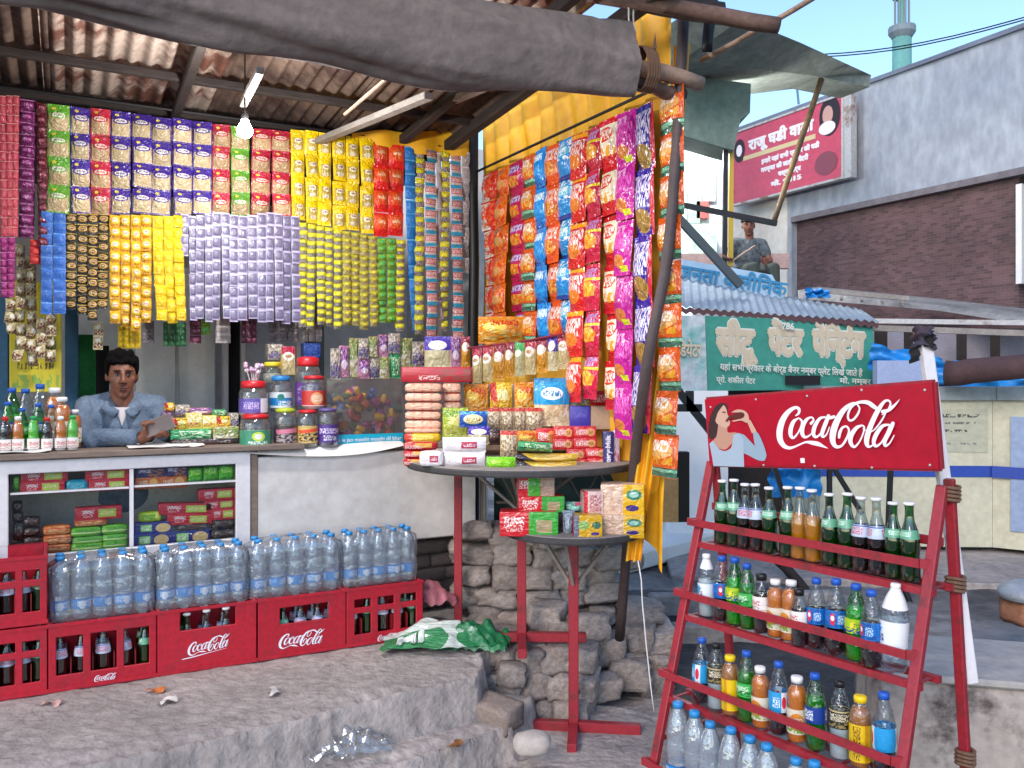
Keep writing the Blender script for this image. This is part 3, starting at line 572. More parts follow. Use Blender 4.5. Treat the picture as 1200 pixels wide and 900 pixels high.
ST = {
 'green_window': win('pk_green', '#5c9a2c'), 'purple_window': win('pk_purple', '#3c2382', '#b8a27c'), 'red_window': win('pk_red', '#b3203a', '#b09069', '#dcc3b0'), 'gold_window': win('pk_gold', '#b78a30', '#a08a60'),
 'yellow_window': prt('pk_yel', '#f0c808', [('r',.5,.42,.74,.5,'#b59a42'),('e',.5,.55,.5,.2,'#e6dfc4'),('s',.5,.55,.4,.09,'#8a3020'),('e',.5,.25,.5,.18,'#d6c9a8')], .25, .7, 5.),
 'red_orange': prt('pk_redor', '#e0481a', [('r',.5,.15,1,.32,'#d81a12'),('r',.5,.95,1,.1,'#d81a12'),('e',.5,.62,.6,.36,'#d9622c'),('s',.5,.62,.5,.14,'#f0c9a0')], .25, .7, 5.),
 'blue_plain': prt('pk_blue', '#1f7ac4', [('r',.5,.95,1,.1,'#6fb4e0'),('s',.5,.5,.7,.35,'#1560a8')], .3, .5, 5.),
 'blue_deep': prt('pk_blue2', '#2a62b4', [('r',.5,.95,1,.1,'#5c8ed0'),('s',.5,.45,.7,.4,'#1b4c9c')], .35, .4, 5.),
 'yellow_black': prt('pk_yb', '#d8ce18', [('r',.5,.22,1,.42,'#4b403a'),('s',.5,.22,.9,.36,'#cfc4bc'),('e',.5,.7,.5,.3,'#f2e850')], .25, .7, 4.),
 'yellow_olive': prt('pk_yo', '#c4b420', [('b',.5,.4,1,.6,'#6a5c3a'),('s',.5,.22,.9,.3,'#b9a49c'),('e',.5,.72,.5,.3,'#e0da58')], .25, .7, 4.),
 'green_yellow': prt('pk_gy', '#5aa032', [('b',.5,.5,1,.8,'#b8b828'),('e',.5,.6,.6,.4,'#48b85a'),('s',.5,.3,.8,.3,'#2c7a2c')], .25, .7, 4.),
 'red_cyan': prt('pk_rc', '#c9b9b4', [('r',.5,.12,1,.24,'#2b9cc0'),('r',.5,.66,1,.46,'#b83a34'),('s',.5,.66,.9,.34,'#e8d2cc'),('r',.5,.97,1,.06,'#2b9cc0')], .3, .5, 4.),
 'silver': prt('pk_silver', '#b5a7a4', [('s',.5,.5,.7,.6,'#8f7f7c'),('r',.5,.95,1,.07,'#d8cfce')], .3, .5, 5.),
 'lavender': prt('pk_lav', '#8d84a0', [('r',.5,.5,.74,.72,'#625a76'),('s',.5,.5,.6,.5,'#857c98'),('r',.5,.97,1,.10,'#c4b8d8'),('r',.5,.03,1,.07,'#c0b4d4')], .35, .2, 4., .06),
 'yellow_shiny': prt('pk_ys', '#e6a810', [('e',.5,.55,.9,.6,'#f4c93c'),('e',.5,.55,.6,.36,'#f3e8c8'),('s',.5,.55,.5,.16,'#c23a20'),('b',.5,.12,1,.2,'#b8742a')], .2, .8, 4.),
 'yellow_plain': prt('pk_yp', '#f0c404', [('e',.5,.5,.6,.4,'#f6d840'),('s',.5,.5,.5,.2,'#d89a08')], .25, .7, 4.),
 'black_gold': prt('pk_bg', '#2a241a', [('e',.5,.5,.86,.56,'#c79a4c'),('e',.5,.5,.6,.36,'#5a3a1c'),('s',.5,.5,.5,.16,'#e6c48c'),('r',.5,.95,1,.08,'#b8922a')], .25, .6, 4.),
 'crimson': prt('pk_cr', '#b32a3c', [('s',.5,.5,.8,.6,'#d0606a'),('r',.5,.96,1,.07,'#e09a92')], .3, .5, 4.),
 'purple': prt('pk_pu', '#6a1450', [('e',.5,.5,.7,.4,'#8c2a70'),('s',.5,.5,.5,.2,'#c68ab4'),('r',.5,.95,1,.08,'#b46a9c')], .2, .8, 4.),
 'maroon': prt('pk_ma', '#5a1020', [('e',.5,.5,.7,.4,'#7c1c30'),('s',.5,.5,.5,.2,'#b88090')], .2, .8, 4.),
 'magenta': prt('pk_mg', '#a31c72', [('s',.5,.5,.7,.5,'#c85a9c'),('r',.5,.95,1,.08,'#d88ab8')], .25, .7, 4.),
 'beige_candy': prt('pk_be', '#b8a070', [('b',.5,.5,1,1,'#d8caa4'),('b',.5,.3,1,.4,'#7c3a3c'),('e',.5,.7,.5,.3,'#e8e0d0')], .25, .9, 4.),
 'bright_red': prt('pk_br', '#c81c22', [('s',.5,.5,.7,.5,'#e0584a')], .25, .6, 4.),
 'green_dark': prt('pk_gd', '#1c5a2c', [('s',.5,.5,.7,.5,'#4a8a58')], .25, .6, 4.),
 'maroon_box': prt('pk_mb', '#5c1a30', [('e',.5,.5,.6,.5,'#84405c')], .25, .6, 4.),
 'dark_grey': prt('pk_dg', '#5a4c50', [('b',.5,.5,.9,.8,'#8c8084'),('s',.5,.5,.7,.4,'#2c2428')], .3, .6, 4.),
 # crisp packets of the right wall
 'c_red_white': prt('ck_rw', '#cfc0b4', [('r',.75,.5,.5,1,'#c8201c'),('b',.5,.5,.9,.8,'#d8562c'),('r',.5,.97,1,.06,'#b81c14')], .22, .9, 4.),
 'c_orange': prt('ck_or', '#d86a14', [('b',.5,.5,.9,.9,'#c83c14'),('e',.5,.4,.7,.3,'#c88a4c'),('b',.4,.75,.6,.3,'#8c8478')], .22, .9, 4.),
 'c_magenta': prt('ck_mg', '#b81250', [('e',.5,.72,.8,.28,'#8a3ca0'),('s',.5,.72,.7,.2,'#e8d8e8'),('e',.45,.35,.7,.36,'#d8641c'),('b',.5,.35,.6,.3,'#d89a34')], .22, .9, 4.),
 'c_orange_green': prt('ck_og', '#d2581c', [('r',.5,.12,1,.22,'#3d6a58'),('r',.5,.17,1,.07,'#84c0a0'),('e',.5,.62,.8,.36,'#d8a05c'),('s',.45,.72,.7,.24,'#f2e6e0'),('b',.5,.4,.8,.2,'#e09a28')], .22, .9, 4.),
 'c_blue': prt('ck_bl', '#1484d4', [('e',.5,.75,.7,.24,'#7cc0ea'),('s',.5,.75,.7,.2,'#e8f0f8'),('b',.5,.1,1,.2,'#1450a4'),('b',.5,.42,.8,.2,'#2ca0e4')], .22, .9, 4.),
 'c_orange_pack': prt('ck_op', '#e0521c', [('s',.5,.72,.8,.3,'#f0d8cc'),('e',.5,.38,.8,.34,'#e89a3c'),('b',.5,.38,.7,.3,'#c8641c')], .22, .9, 4.),
 'c_blue_white': prt('ck_bw', '#1c86cc', [('b',.5,.7,1,.5,'#d8e4ea'),('e',.5,.66,.8,.3,'#50b4d8'),('s',.5,.66,.6,.2,'#f4f4f4'),('r',.5,.05,1,.1,'#1c3c8c')], .22, .9, 4.),
 'c_red': prt('ck_re', '#d01c1c', [('s',.5,.62,.8,.4,'#f2dcd0'),('e',.5,.35,.7,.3,'#e07a24'),('r',.5,.93,1,.1,'#f0a01c')], .22, .9, 4.),
 'c_crimson': prt('ck_cr', '#c01a40', [('s',.5,.8,.7,.2,'#a8a0dc'),('e',.5,.45,.8,.34,'#e48a24'),('b',.5,.45,.7,.3,'#f0b83c'),('r',.5,.66,1,.06,'#e8c424')], .22, .9, 4.),
 'c_red_cream': prt('ck_rc', '#c81824', [('r',.5,.56,.86,.62,'#e8dcc0'),('e',.45,.66,.7,.3,'#d83a24'),('s',.45,.66,.6,.2,'#f6eedc'),('b',.5,.32,.7,.2,'#e8a02c')], .22, .9, 4.),
 'c_pink': prt('ck_pk', '#bc1c90', [('e',.5,.25,.6,.24,'#d07a3c'),('s',.5,.62,.8,.3,'#e060b8'),('r',.7,.12,.4,.1,'#c8cc20'),('b',.4,.84,.7,.16,'#e89ad0')], .22, .9, 4.),
 'c_violet': prt('ck_vi', '#30208c', [('e',.5,.22,.8,.36,'#a8823c'),('b',.5,.22,.7,.3,'#8a6a30'),('s',.5,.66,.9,.5,'#dcd4ec'),('r',.95,.5,.12,1,'#c8283c')], .22, .9, 4.),
}
PM = {}
def style_mesh(st, t, crimp=.07, v=0):
    k = (st, t, v)
    if k not in PM: PM[k] = pmesh('packet', ST[st], t, v*3.3+len(PM), crimp)
    return PM[k]
def strip(st, label, x0, x1, yt, yb, rows, cols=1, plane='H', b=.75, th=.03, group=None, name='packet_strip', cat='packet strip', part='packet', off=0., tilt=.12, sway=0., fill=.97, kink=.0):
    xm = (x0+x1)/2
    if plane == 'H':
        b += off; a0, a1 = A(x0, b), A(x1, b); zt, zb = ZS(xm, yt, b), ZS(xm, yb, b); base = S((a0+a1)/2, b, zt); rz = TH; w = a1-a0
    else:
        s0, s1 = SV(x0), SV(x1); zt, zb = ZV(xm, yt), ZV(xm, yb); base = VO+VD*((s0+s1)/2)+Vector((-UX, -UY, 0))*off; base.z = zt; rz = VRZ; w = s1-s0
    rz = (random.uniform(-.03, .03), random.uniform(-.014, .014), rz+random.uniform(-.05, .05)); r = emp(name, base, rz, label, cat, group); h = (zt-zb)/rows; cw_ = w/cols; tilt = tilt*(1.5 if plane == 'H' else .9); fill = fill if plane == 'H' else 1.06
    for c in range(cols):
        ph = random.uniform(0, 6)
        for i in range(rows):
            me = style_mesh(st, .999, v=(i+c) % 2)
            ob(part, me, r, (-w/2+cw_*(c+.5)+sway*math.sin(i/rows*2.2+ph)*.5+kink*(i/rows)**2, random.uniform(-.006, .004), -h*i+random.uniform(-.03, .03)*h),
               (random.uniform(-tilt, tilt)*.8, random.uniform(-.035, .035), random.uniform(-tilt, tilt)), (cw_*fill, th, h*1.02))
    return r
def nth(k, n, side='left'): return ORD[k]+' from the left'
# --- long wall over the counter
topH = lambda x: 110+.118*x+6
cols = [(55,82,'green_window','green'),(82,106,'purple_window','purple'),(106,130,'red_window','red'),(130,154,'purple_window','purple'),(154,178,'purple_window','purple'),(178,202,'purple_window','purple'),(202,226,'purple_window','purple'),(226,249,'purple_window','purple'),(249,270,'red_window','red'),(270,292,'green_window','green'),(295,318,'red_window','red'),(318,340,'red_window','red')]
G1 = 'snack packets with clear windows in the top row over the counter'
for k, (x0, x1, st, c) in enumerate(cols):
    strip(st, 'top-row strip of %s headed snack packets with windows, %s' % (c, nth(k, 12)), x0, x1, topH(x0), 250+.012*(x0-55)*1.0, 4, th=.05, group=G1)
for k, (x0, x1) in enumerate([(340,357),(357,373),(373,389),(389,405),(405,421),(421,437)]):
    strip('yellow_window', 'strip of large yellow snack packets, %s of the six over the counter' % nth(k, 6), x0, x1, topH(x0)-4, 258+.19*(x0-340), 4, th=.045, group='large yellow packets in the top row')
for k, (x0, x1) in enumerate([(437,455),(455,474)]):
    strip('red_orange', 'strip of red and orange packets, %s of the two beside the yellow ones' % ['left', 'right'][k], x0, x1, topH(x0), 276, 4, th=.045, group='red and orange packets in the top row')
strip('blue_plain', 'narrow strip of bright blue sachets beside the red packets', 474, 487, 172, 388, 14, th=.03, kink=.05)
NW = 'narrow sachet strips near the middle post'
strip('yellow_black', 'strip of yellow and black sachets just right of the bright blue strip', 487, 498, 174, 392, 19, th=.03, group=NW)
strip('red_cyan', 'strip of red and turquoise sachets, left one of the two', 498, 511, 176, 400, 16, th=.02, group=NW)
strip('silver', 'narrow strip of silvery sachets between the red and turquoise ones', 511, 517, 178, 395, 10, th=.02, group=NW)
strip('yellow_black', 'strip of yellow and black sachets nearest the middle post', 517, 528, 178, 388, 18, th=.03, group=NW)
strip('red_cyan', 'strip of red and turquoise sachets nearest the middle post', 528, 541, 178, 402, 16, th=.02, group=NW)
strip('silver', 'strip of silvery sachets touching the middle post', 541, 552, 178, 320, 8, th=.02, group=NW)
G2 = 'lavender sachets hanging in the middle over the counter'
xs_ = [212,221,230,240,249,259,269,279,290,301,312,321,331,341,351]
for k in range(14):
    x0, x1 = xs_[k], xs_[k+1]; ls = k in (0,)
    strip('lavender', 'long strip of small lavender sachets, %s of the fourteen' % nth(k, 14), x0, x1, 251+2.2*math.sin(k*1.1), 300 if ls else 377-2*(k % 3)+(2 if k > 9 else 0), 4 if ls else 9, th=.012, group=G2, off=-.02+.012*math.sin(k*1.7), tilt=.05, fill=.99)
G3 = 'shiny yellow sachets left of the lavender ones'
for k, (x0, x1) in enumerate([(128,141),(141,153),(153,165),(165,178)]):
    strip('yellow_shiny', 'strip of shiny golden sachets with white ovals, %s of four' % nth(k, 4), x0, x1, 252, 378+5*(k % 3), 9, th=.04, group=G3, off=-.02)
for k, (x0, x1) in enumerate([(178,191),(191,203),(203,215)]):
    strip('yellow_plain', 'strip of plain bright yellow sachets, %s of three' % nth(k, 3), x0, x1, 253, 375+3*(k % 2), 9, th=.03, group='plain yellow sachets beside the lavender ones', off=-.02, kink=.02)
for k, (x0, x1) in enumerate([(77,90),(90,103),(103,115),(115,128)]):
    strip('black_gold', 'strip of black sachets with gold ovals, %s of four' % nth(k, 4), x0, x1, 251, 362+7*(k % 3), 10, th=.03, group='black and gold sachets', off=-.01)
for k, (x0, x1) in enumerate([(48,62),(62,77)]):
    strip('blue_deep', '%s half of the pair of dark blue sachet strips at the left' % ['left', 'right'][k], x0, x1, 247, 368, 9, th=.02, group='dark blue sachets at the left', tilt=.05, off=-.02)
G4 = 'small yellow and grey sachets under the large yellow packets'
for k in range(9):
    x0 = 350+10.2*k; strip('yellow_black' if k in (1, 4) else 'yellow_olive' if k > 4 else 'yellow_black', 'strip of small yellow and grey sachets, %s under the large yellow packets' % nth(k, 9), x0, x0+10.2, 261+.19*(x0-350), 383+3*math.sin(k*2), 13, th=.035, group=G4, off=-.01)
for k in range(2):
    x0 = 442+11*k; strip('green_yellow', '%s strip of the pair of green and yellow sachets' % ['left', 'right'][k], x0, x0+11, 279, 378, 11, th=.035, group='green and yellow sachets', off=-.015)
strip('yellow_black', 'strip of small yellow and grey sachets against the bright blue strip', 464, 475, 281, 388, 12, th=.035, off=-.01)
for k in range(3): strip('crimson', 'crimson sachet strip at the far left, %s of three' % nth(k, 3), -1+8*k, 7+8*k, 112, 277, 15, th=.012, group='crimson sachets at the far left', tilt=.04)
strip('purple', 'strip of glossy purple sachets at the left end', 23, 42, 117, 278, 12, th=.05)
strip('maroon', 'strip of dark maroon sachets next to the purple ones', 42, 55, 121, 290, 13, th=.04)
for k in range(2): strip('magenta', '%s strip of the magenta sachets below the crimson ones' % ['left', 'right'][k], 0+9*k, 9+9*k, 278, 348, 8, th=.03, group='magenta sachets at the left edge')
strip('bright_red', 'short strip of bright red sachets left of the dark blue ones', 35, 48, 281, 309, 3, th=.03)
for k in range(5):
    x0 = 3+12*k; strip('beige_candy', 'hanging chain of beige and brown sweets, %s of five' % nth(k, 5), x0+3, x0+15, [350,286,300,372,366][k], [392,425,430,420,424][k], [3,9,8,3,4][k], th=.07, group='sweet chains by the yellow poster', off=.1, tilt=.5, fill=1.05)
SM = 'small sachets hanging at the bottom of the packet wall'
for x0, x1, y0, y1, st, r, c, lb in [(138,165,381,408,'yellow_plain',4,4,'small sheet of yellow sweets above the shopkeeper'),(167,181,376,402,'dark_grey',2,1,'small grey sachets beside the yellow sweet sheet'),(191,218,378,406,'green_dark',4,4,'small sheet of dark green sachets'),(222,236,374,402,'maroon_box',3,1,'small faded maroon sachets right of the green sheet'),(283,301,371,402,'maroon_box',4,3,'small sheet of dark maroon sachets under the lavender ones'),(315,350,376,400,'dark_grey',2,3,'grey and dark sachets below the right lavender strips'),(354,377,380,400,'silver',3,3,'silvery sachets below the yellow and grey strips'),(252,270,372,402,'silver',3,1,'dull silver sachets below the lavender strips'),(109,121,378,410,'beige_candy',2,1,'brown sachet strip left of the shopkeeper'),(236,247,370,392,'green_yellow',2,1,'olive sachets below the lavender strips')]:
    strip(st, lb, x0, x1, y0, y1, r, c, th=.02, group=SM, off=.12, part='sachet')
# --- right wall running toward the street
topV = lambda x: 205-(x-565)*.447
def bc(x0, x1, st, yb, rows, label, **k):
    x = (x0+x1)/2; strip(st, label, x0, x1, topV(x)+2, yb, rows, 1, 'V', th=.07, tilt=.1, **k)
GV = 'crisp packets on the right wall'
bc(566,583,'c_red_white',398,6,'strip of red and silver crisp packets nearest the middle post',group=GV)
bc(583,596,'c_orange',400,6,'strip of orange crisp packets second from the middle post',group=GV)
bc(597,614,'c_magenta',398,6,'strip of magenta crisp packets with orange print',group=GV,kink=.05)
bc(614,628,'c_orange_green',402,6,'narrow strip of orange crisp packets with green bands by the post side',group=GV,kink=.04)
bc(628,641,'c_blue',402,5,'strip of bright blue crisp packets, left one',group=GV,kink=.06)
bc(641,656,'c_orange_pack',400,5,'strip of orange crisp packets between the two blue strips',group=GV,kink=.03)
bc(656,672,'c_blue_white',396,5,'strip of blue and white crisp packets, right one',group=GV)
bc(672,688,'c_red',470,6,'strip of red crisp packets with yellow top bands',group=GV)
bc(688,705,'c_crimson',468,6,'strip of crimson crisp packets with orange pictures',group=GV)
bc(705,726,'c_red_cream',478,6,'strip of red crisp packets with cream panels',group=GV)
bc(726,745,'c_pink',512,6,'strip of bright pink crisp packets',group=GV)
bc(745,764,'c_violet',506,5,'strip of violet crisp packets with brown pictures',group=GV)
strip('c_orange_green', 'tall strip of orange crisp packets with green bands right of the leaning post', 766, 791, 103, 558, 9, 1, 'V', th=.08, off=-.04, tilt=.08, group=GV)
# ---------------------------------------------------------------- bottles
def liquid(n, c, **k): return mat(n, c, .12, spec=.6, coat=.6, **k)
DR = {'cola': liquid('cola', '#190b0a'), 'orange': liquid('orange_drink', '#e08512'), 'mango': liquid('mango_drink', '#d8720f'), 'lime': liquid('lime_drink', '#5cc72e'), 'green': liquid('green_drink', '#2f9a3a'),
      'dgreen': liquid('dark_green_drink', '#1f6b38'), 'clear': liquid('clear_drink', '#b9c4c4'), 'brown': liquid('tea_drink', '#b06a2c')}
CAPS = {c: mat('cap_'+c, h, .4) for c, h in dict(white='#e9e6e6', blue='#1f57b4', green='#1f9a4a', yellow='#f0c818', red='#c01c24', lblue='#2b86c4', black='#17161a').items()}
LB = {
 'cola_blue': prt('lb_cb', '#1c6cb8', [('b',.5,.5,.9,.9,'#154a94'),('e',.32,.5,.22,.7,'#d8283c'),('e',.32,.56,.16,.3,'#e8e4e8'),('s',.7,.5,.3,.5,'#bcd8ee')], .35, 0, coat=.2, objrand=.05),
 'cola_cyan': prt('lb_cc', '#2594cc', [('r',.62,.5,.3,1,'#d8dce2'),('e',.6,.5,.22,.6,'#d02840'),('s',.25,.5,.3,.5,'#e4eef4')], .35, 0, coat=.2, objrand=.05),
 'white_blue': prt('lb_wb', '#e2e6ea', [('e',.35,.6,.42,.5,'#4cb0d8'),('s',.45,.35,.5,.3,'#2a3478'),('b',.4,.7,.5,.3,'#3a8cc8')], .4, 0, coat=.2, objrand=.03),
 'lime': prt('lb_li', '#a8c81e', [('e',.35,.5,.3,.6,'#e6dc3c'),('s',.6,.5,.5,.5,'#2c7a28'),('b',.5,.2,1,.4,'#1c4c8c')], .35, 0, coat=.2, objrand=.05),
 'green_l': prt('lb_gr', '#3fae50', [('s',.5,.55,.8,.5,'#d4e8d0'),('b',.5,.3,.9,.4,'#1c6a34')], .35, 0, coat=.2, objrand=.05),
 'navy_green': prt('lb_ng', '#1b3a86', [('s',.6,.5,.6,.6,'#dfe4e8'),('b',.3,.5,.4,.7,'#2fa040')], .35, 0, coat=.2, objrand=.05),
 'white_red': prt('lb_wr', '#e8e2de', [('s',.5,.6,.8,.3,'#c23a34'),('r',.5,.15,1,.06,'#c9b6a8'),('s',.5,.3,.7,.15,'#a8544c'),('r',.5,.5,1,.02,'#c8b4a8')], .5, 0, coat=.1, objrand=.03),
 'orange_l': prt('lb_or', '#d8cdb8', [('e',.5,.5,.7,.7,'#d8862c'),('s',.5,.5,.6,.3,'#f0e6d6'),('b',.5,.2,.9,.3,'#7c9c3c')], .4, 0, coat=.2, objrand=.05),
 'yellow_l': prt('lb_ye', '#e2ba18', [('s',.45,.5,.34,.9,'#6a3a14'),('r',.85,.5,.12,1,'#c89010')], .4, 0, coat=.2, objrand=.05),
 'black_l': prt('lb_bk', '#22201f', [('s',.5,.6,.8,.4,'#d8ccae'),('b',.5,.2,.9,.3,'#8a7a4c'),('r',.5,.92,1,.08,'#b8a878')], .4, 0, coat=.2, objrand=.05),
 'glass_white': prt('lb_gw', '#b9c4d8', [('s',.5,.5,.8,.6,'#b42c44'),('r',.5,.9,1,.1,'#3c4a94')], .4, 0, coat=.2, objrand=.05),
 'glass_green': prt('lb_gg', '#5a9a78', [('s',.5,.55,.7,.5,'#d8e6dc'),('e',.5,.5,.4,.5,'#8cc0a0')], .4, 0, coat=.2, objrand=.05),
 'water_l': prt('lb_wa', '#2c8cd0', [('s',.5,.5,.8,.6,'#dfeaf4'),('e',.3,.4,.3,.8,'#e6edf2'),('r',.5,.95,1,.1,'#1c62ac')], .4, 0, coat=.2, objrand=.08),
}
PROF = {
 'glass': [(.026,0),(.029,.006),(.029,.05),(.027,.075),(.029,.10),(.0285,.125),(.022,.155),(.0145,.18),(.0125,.2),(.0125,.222),(.014,.224),(.014,.232)],
 'pet': [(.026,0),(.032,.006),(.0325,.06),(.030,.075),(.0325,.09),(.0325,.13),(.030,.15),(.022,.185),(.0145,.205),(.0125,.215),(.0125,.222)],
 'juice': [(.029,0),(.032,.006),(.032,.05),(.030,.06),(.032,.075),(.032,.13),(.033,.145),(.029,.165),(.017,.185),(.0165,.20)],
 'big': [(.036,0),(.044,.008),(.045,.05),(.043,.10),(.045,.12),(.045,.17),(.040,.205),(.028,.24),(.016,.262),(.0135,.275)],
 'water': [(.03,0),(.036,.006),(.0365,.03),(.034,.036),(.0365,.045),(.0365,.09),(.034,.096),(.0365,.104),(.0365,.15),(.034,.156),(.0365,.164),(.035,.185),(.026,.225),(.015,.25),(.0135,.258)],
 'small': [(.022,0),(.026,.005),(.026,.06),(.024,.07),(.026,.08),(.026,.11),(.018,.14),(.012,.15),(.012,.158)],
}
def rad_at(pr, z):
    for (r0, z0), (r1, z1) in zip(pr, pr[1:]):
        if z0 <= z <= z1 and z1 > z0: return r0+(r1-r0)*(z-z0)/(z1-z0)
    return pr[-1][0]
BP = {}
def bottle_parts(kind, shell, drink, fill, lab, lz, cap, big_neck=None, n=14):
    key = (kind, shell.name, drink, round(fill, 2), lab, lz, cap)
    if key in BP: return BP[key]
    pr = PROF[kind]; H = pr[-1][1]; out = [('bottle_body', MB().lathe(pr, n, cap=False).lathe([(.0005, .002), (pr[0][0], .0)], n, cap=False).mesh('bottle_body', shell, True))]
    if drink:
        zs = [z for r, z in pr if z < H*fill]+[H*fill]; q = [(max(.004, rad_at(pr, z)-.0022), z+.002) for z in zs]
        out.append(('drink', MB().lathe(q, n).mesh('drink', DR[drink], True)))
    if lab:
        z0, z1 = lz; q = [(rad_at(pr, z0+(z1-z0)*t/4)+.0009, z0+(z1-z0)*t/4) for t in range(5)]
        out.append(('label_band', MB().lathe(q, n, cap=False).mesh('label_band', LB[lab], True)))
    if cap:
        r = pr[-1][0]; ch = .008 if kind == 'glass' else .018; cr_ = r+.0025
        out.append(('cap', MB().lathe([(cr_, H-ch*.5), (cr_+.0006, H+ch*.2), (cr_-.001, H+ch*.5), (cr_*.6, H+ch*.56)], 12).mesh('cap', CAPS[cap], True)))
    if big_neck:
        q = [(rad_at(pr, z)+.001, z) for z in [H*big_neck+(H-H*big_neck)*t/5 for t in range(6)]]
        out.append(('neck_sleeve', MB().lathe(q, n, cap=False).mesh('neck_sleeve', CAPS['white'], True)))
    BP[key] = out; return out
BK = {
 'glass_green': ('glass', m_greenglass, 'dgreen', .72, 'glass_green', (.128,.155), 'white'),
 'glass_cola': ('glass', m_paleglass, 'cola', .60, 'glass_white', (.112,.15), 'white'),
 'glass_orange': ('glass', m_paleglass, 'orange', .64, None, None, 'white'),
 'pet_cola': ('pet', m_clearbottle, 'cola', .62, 'cola_blue', (.085,.138), 'blue'),
 'pet_cola_cyan': ('pet', m_clearbottle, 'cola', .52, 'cola_cyan', (.075,.14), 'blue'),
 'pet_lime': ('pet', m_greenpet, 'lime', .72, 'lime', (.085,.13), 'blue'),
 'pet_green': ('pet', m_greenpet, 'green', .72, 'green_l', (.085,.13), 'blue'),
 'pet_navy': ('pet', m_greenpet, 'green', .72, 'navy_green', (.085,.135), 'blue'),
 'juice_mango': ('juice', m_clearbottle, 'mango', .88, 'orange_l', (.03,.11), 'white'),
 'juice_yellow': ('juice', m_clearbottle, 'brown', .88, 'yellow_l', (.02,.13), 'yellow'),
 'pet_soda': ('pet', m_clearbottle, 'clear', .6, 'white_blue', (.07,.125), 'white'),
 'pet_black': ('pet', m_clearbottle, 'clear', .5, 'black_l', (.095,.15), 'black'),
 'small_cola': ('small', m_clearbottle, 'cola', .7, 'white_red', (.06,.105), 'black'),
 'big_soda': ('big', m_clearbottle, None, 0, 'white_blue', (.08,.165), 'white'),
 'water': ('water', m_water, None, 0, 'water_l', (.04,.085), 'lblue'),
 'label_mango': ('small', m_clearbottle, 'mango', .92, 'white_red', (.0,.06), 'white'),
 'label_lime': ('small', m_clearbottle, 'lime', .92, 'white_red', (.0,.06), 'green'),
 'label_cola': ('small', m_clearbottle, 'cola', .92, 'white_red', (.0,.06), 'red'),
 'pet_clear_blue': ('pet', m_clearbottle, 'clear', .4, None, None, 'blue'),
}
def bottle(kind, loc, label, rz=0., s=1., group=None, name='drink_bottle', tiltx=0., cat='bottle'):
    a = BK[kind]; r = emp(name, loc, (tiltx, 0, rz), label, cat, group); s *= random.uniform(.97, 1.03); r.scale = (s, s, s)
    for n, me in bottle_parts(*a, big_neck=(.74 if kind in ('big_soda',) else .8 if kind == 'pet_soda' else None)): ob(n, me, r)
    return r
DESC = {'glass_green': 'green glass bottle with pale neck label', 'glass_cola': 'glass cola bottle with white label', 'glass_orange': 'glass bottle of orange drink', 'pet_cola': 'plastic cola bottle with blue label',
 'pet_cola_cyan': 'plastic cola bottle with cyan label', 'pet_lime': 'lime green bottle with yellow label', 'pet_green': 'bright green plastic bottle', 'pet_navy': 'green bottle with navy label', 'juice_mango': 'orange juice bottle with white cap',
 'juice_yellow': 'amber bottle with yellow label and cap', 'pet_soda': 'clear soda bottle with white neck', 'pet_black': 'clear bottle with black label', 'small_cola': 'small cola bottle', 'big_soda': 'large clear soda bottle with white neck', 'water': 'water bottle with blue cap'}

# ---------------------------------------------------------------- the red rack
RL = Vector((.70, 3.2, 0)); RWX = Vector((.591, -.807, 0)).normalized(); RF = Vector((-.807, -.591, 0)).normalized(); RLEN = .868
RRZ = math.atan2(RWX.y, RWX.x)
def RK(w, d, z): return RL+RWX*w+RF*d+Vector((0, 0, z))
rk = emp('drinks_rack', RL, RRZ, 'red metal A-frame rack full of soft drink bottles', 'rack')
# local frame: x along the rack, -y toward the viewer
def dd(z): return .0-(z-1.045)*.287           # the front face leans: lower is farther forward
def rb(name, p, q, w, h=None, m=None): g = MB(); g.bar(p, q, w, h, up=(0, 1, 0)); return ob(name, g.mesh(name, m or m_red, bevel=.003), rk)
for x in (-.02, RLEN): rb('front_leg', (x, -dd(-.0)+.03, .0), (x, -dd(1.27)+.03, 1.27), .032, .024)
for x in (-.0, RLEN+.03): rb('back_leg', (x-.02, .26, .0), (x-.02, .115, 1.29), .03, .022)
for x in (-.0, RLEN+.045): rb('side_stay', (x-.02, .21, .28), (x-.02, -dd(.28)+.04, .28), .018)
rb('back_rail', (-.02, .10, 1.10), (RLEN, .10, 1.10), .028, .012)
SH = [(1.045, .965), (.79, .705), (.505, .42), (.20, .12)]
for zi, (zr, zl) in enumerate(SH):
    y = -dd(zr)
    g = MB(); g.bar((-.055, y, zr), (RLEN-.02, y, zr), .026, .007, up=(0, 1, 0)); g.bar((RLEN-.02, y, zr), (RLEN+.01, y+.03, zr), .007, .028, up=(0, 0, 1)); g.bar((-.055, y, zr), (-.03, y+.03, zr), .007, .028, up=(0, 0, 1))
    ob('shelf_rail', g.mesh('r', m_red), rk)
    y2 = -dd(zl)
    g = MB(); g.bar((-.02, y2+.035, zl), (RLEN+.02, y2+.035, zl), .022, .022, up=(0, 1, 0)); g.bar((-.02, y2+.14, zl), (RLEN+.02, y2+.14, zl), .02, .02, up=(0, 1, 0))
    for k in range(10): g.bar((k*RLEN/9, y2+.04, zl+.004), (k*RLEN/9, y2+.14, zl+.004), .012, .004)
    ob('shelf_floor', g.mesh('r', m_red), rk)
rope = mat('jute_rope', '#6e5240', .95)
for z in (1.245, .97, .43):
    g = MB(); xx = RLEN+.01; yy = .26-.145*z/1.29
    for k in range(4): g.tube([(xx+.026*math.cos(t*PI/5), yy+.026*math.sin(t*PI/5), z+(k-1.5)*.012+.003*math.sin(t)) for t in range(11)], .006, 5)
    ob('rope_tie', g.mesh('r', rope), rk)
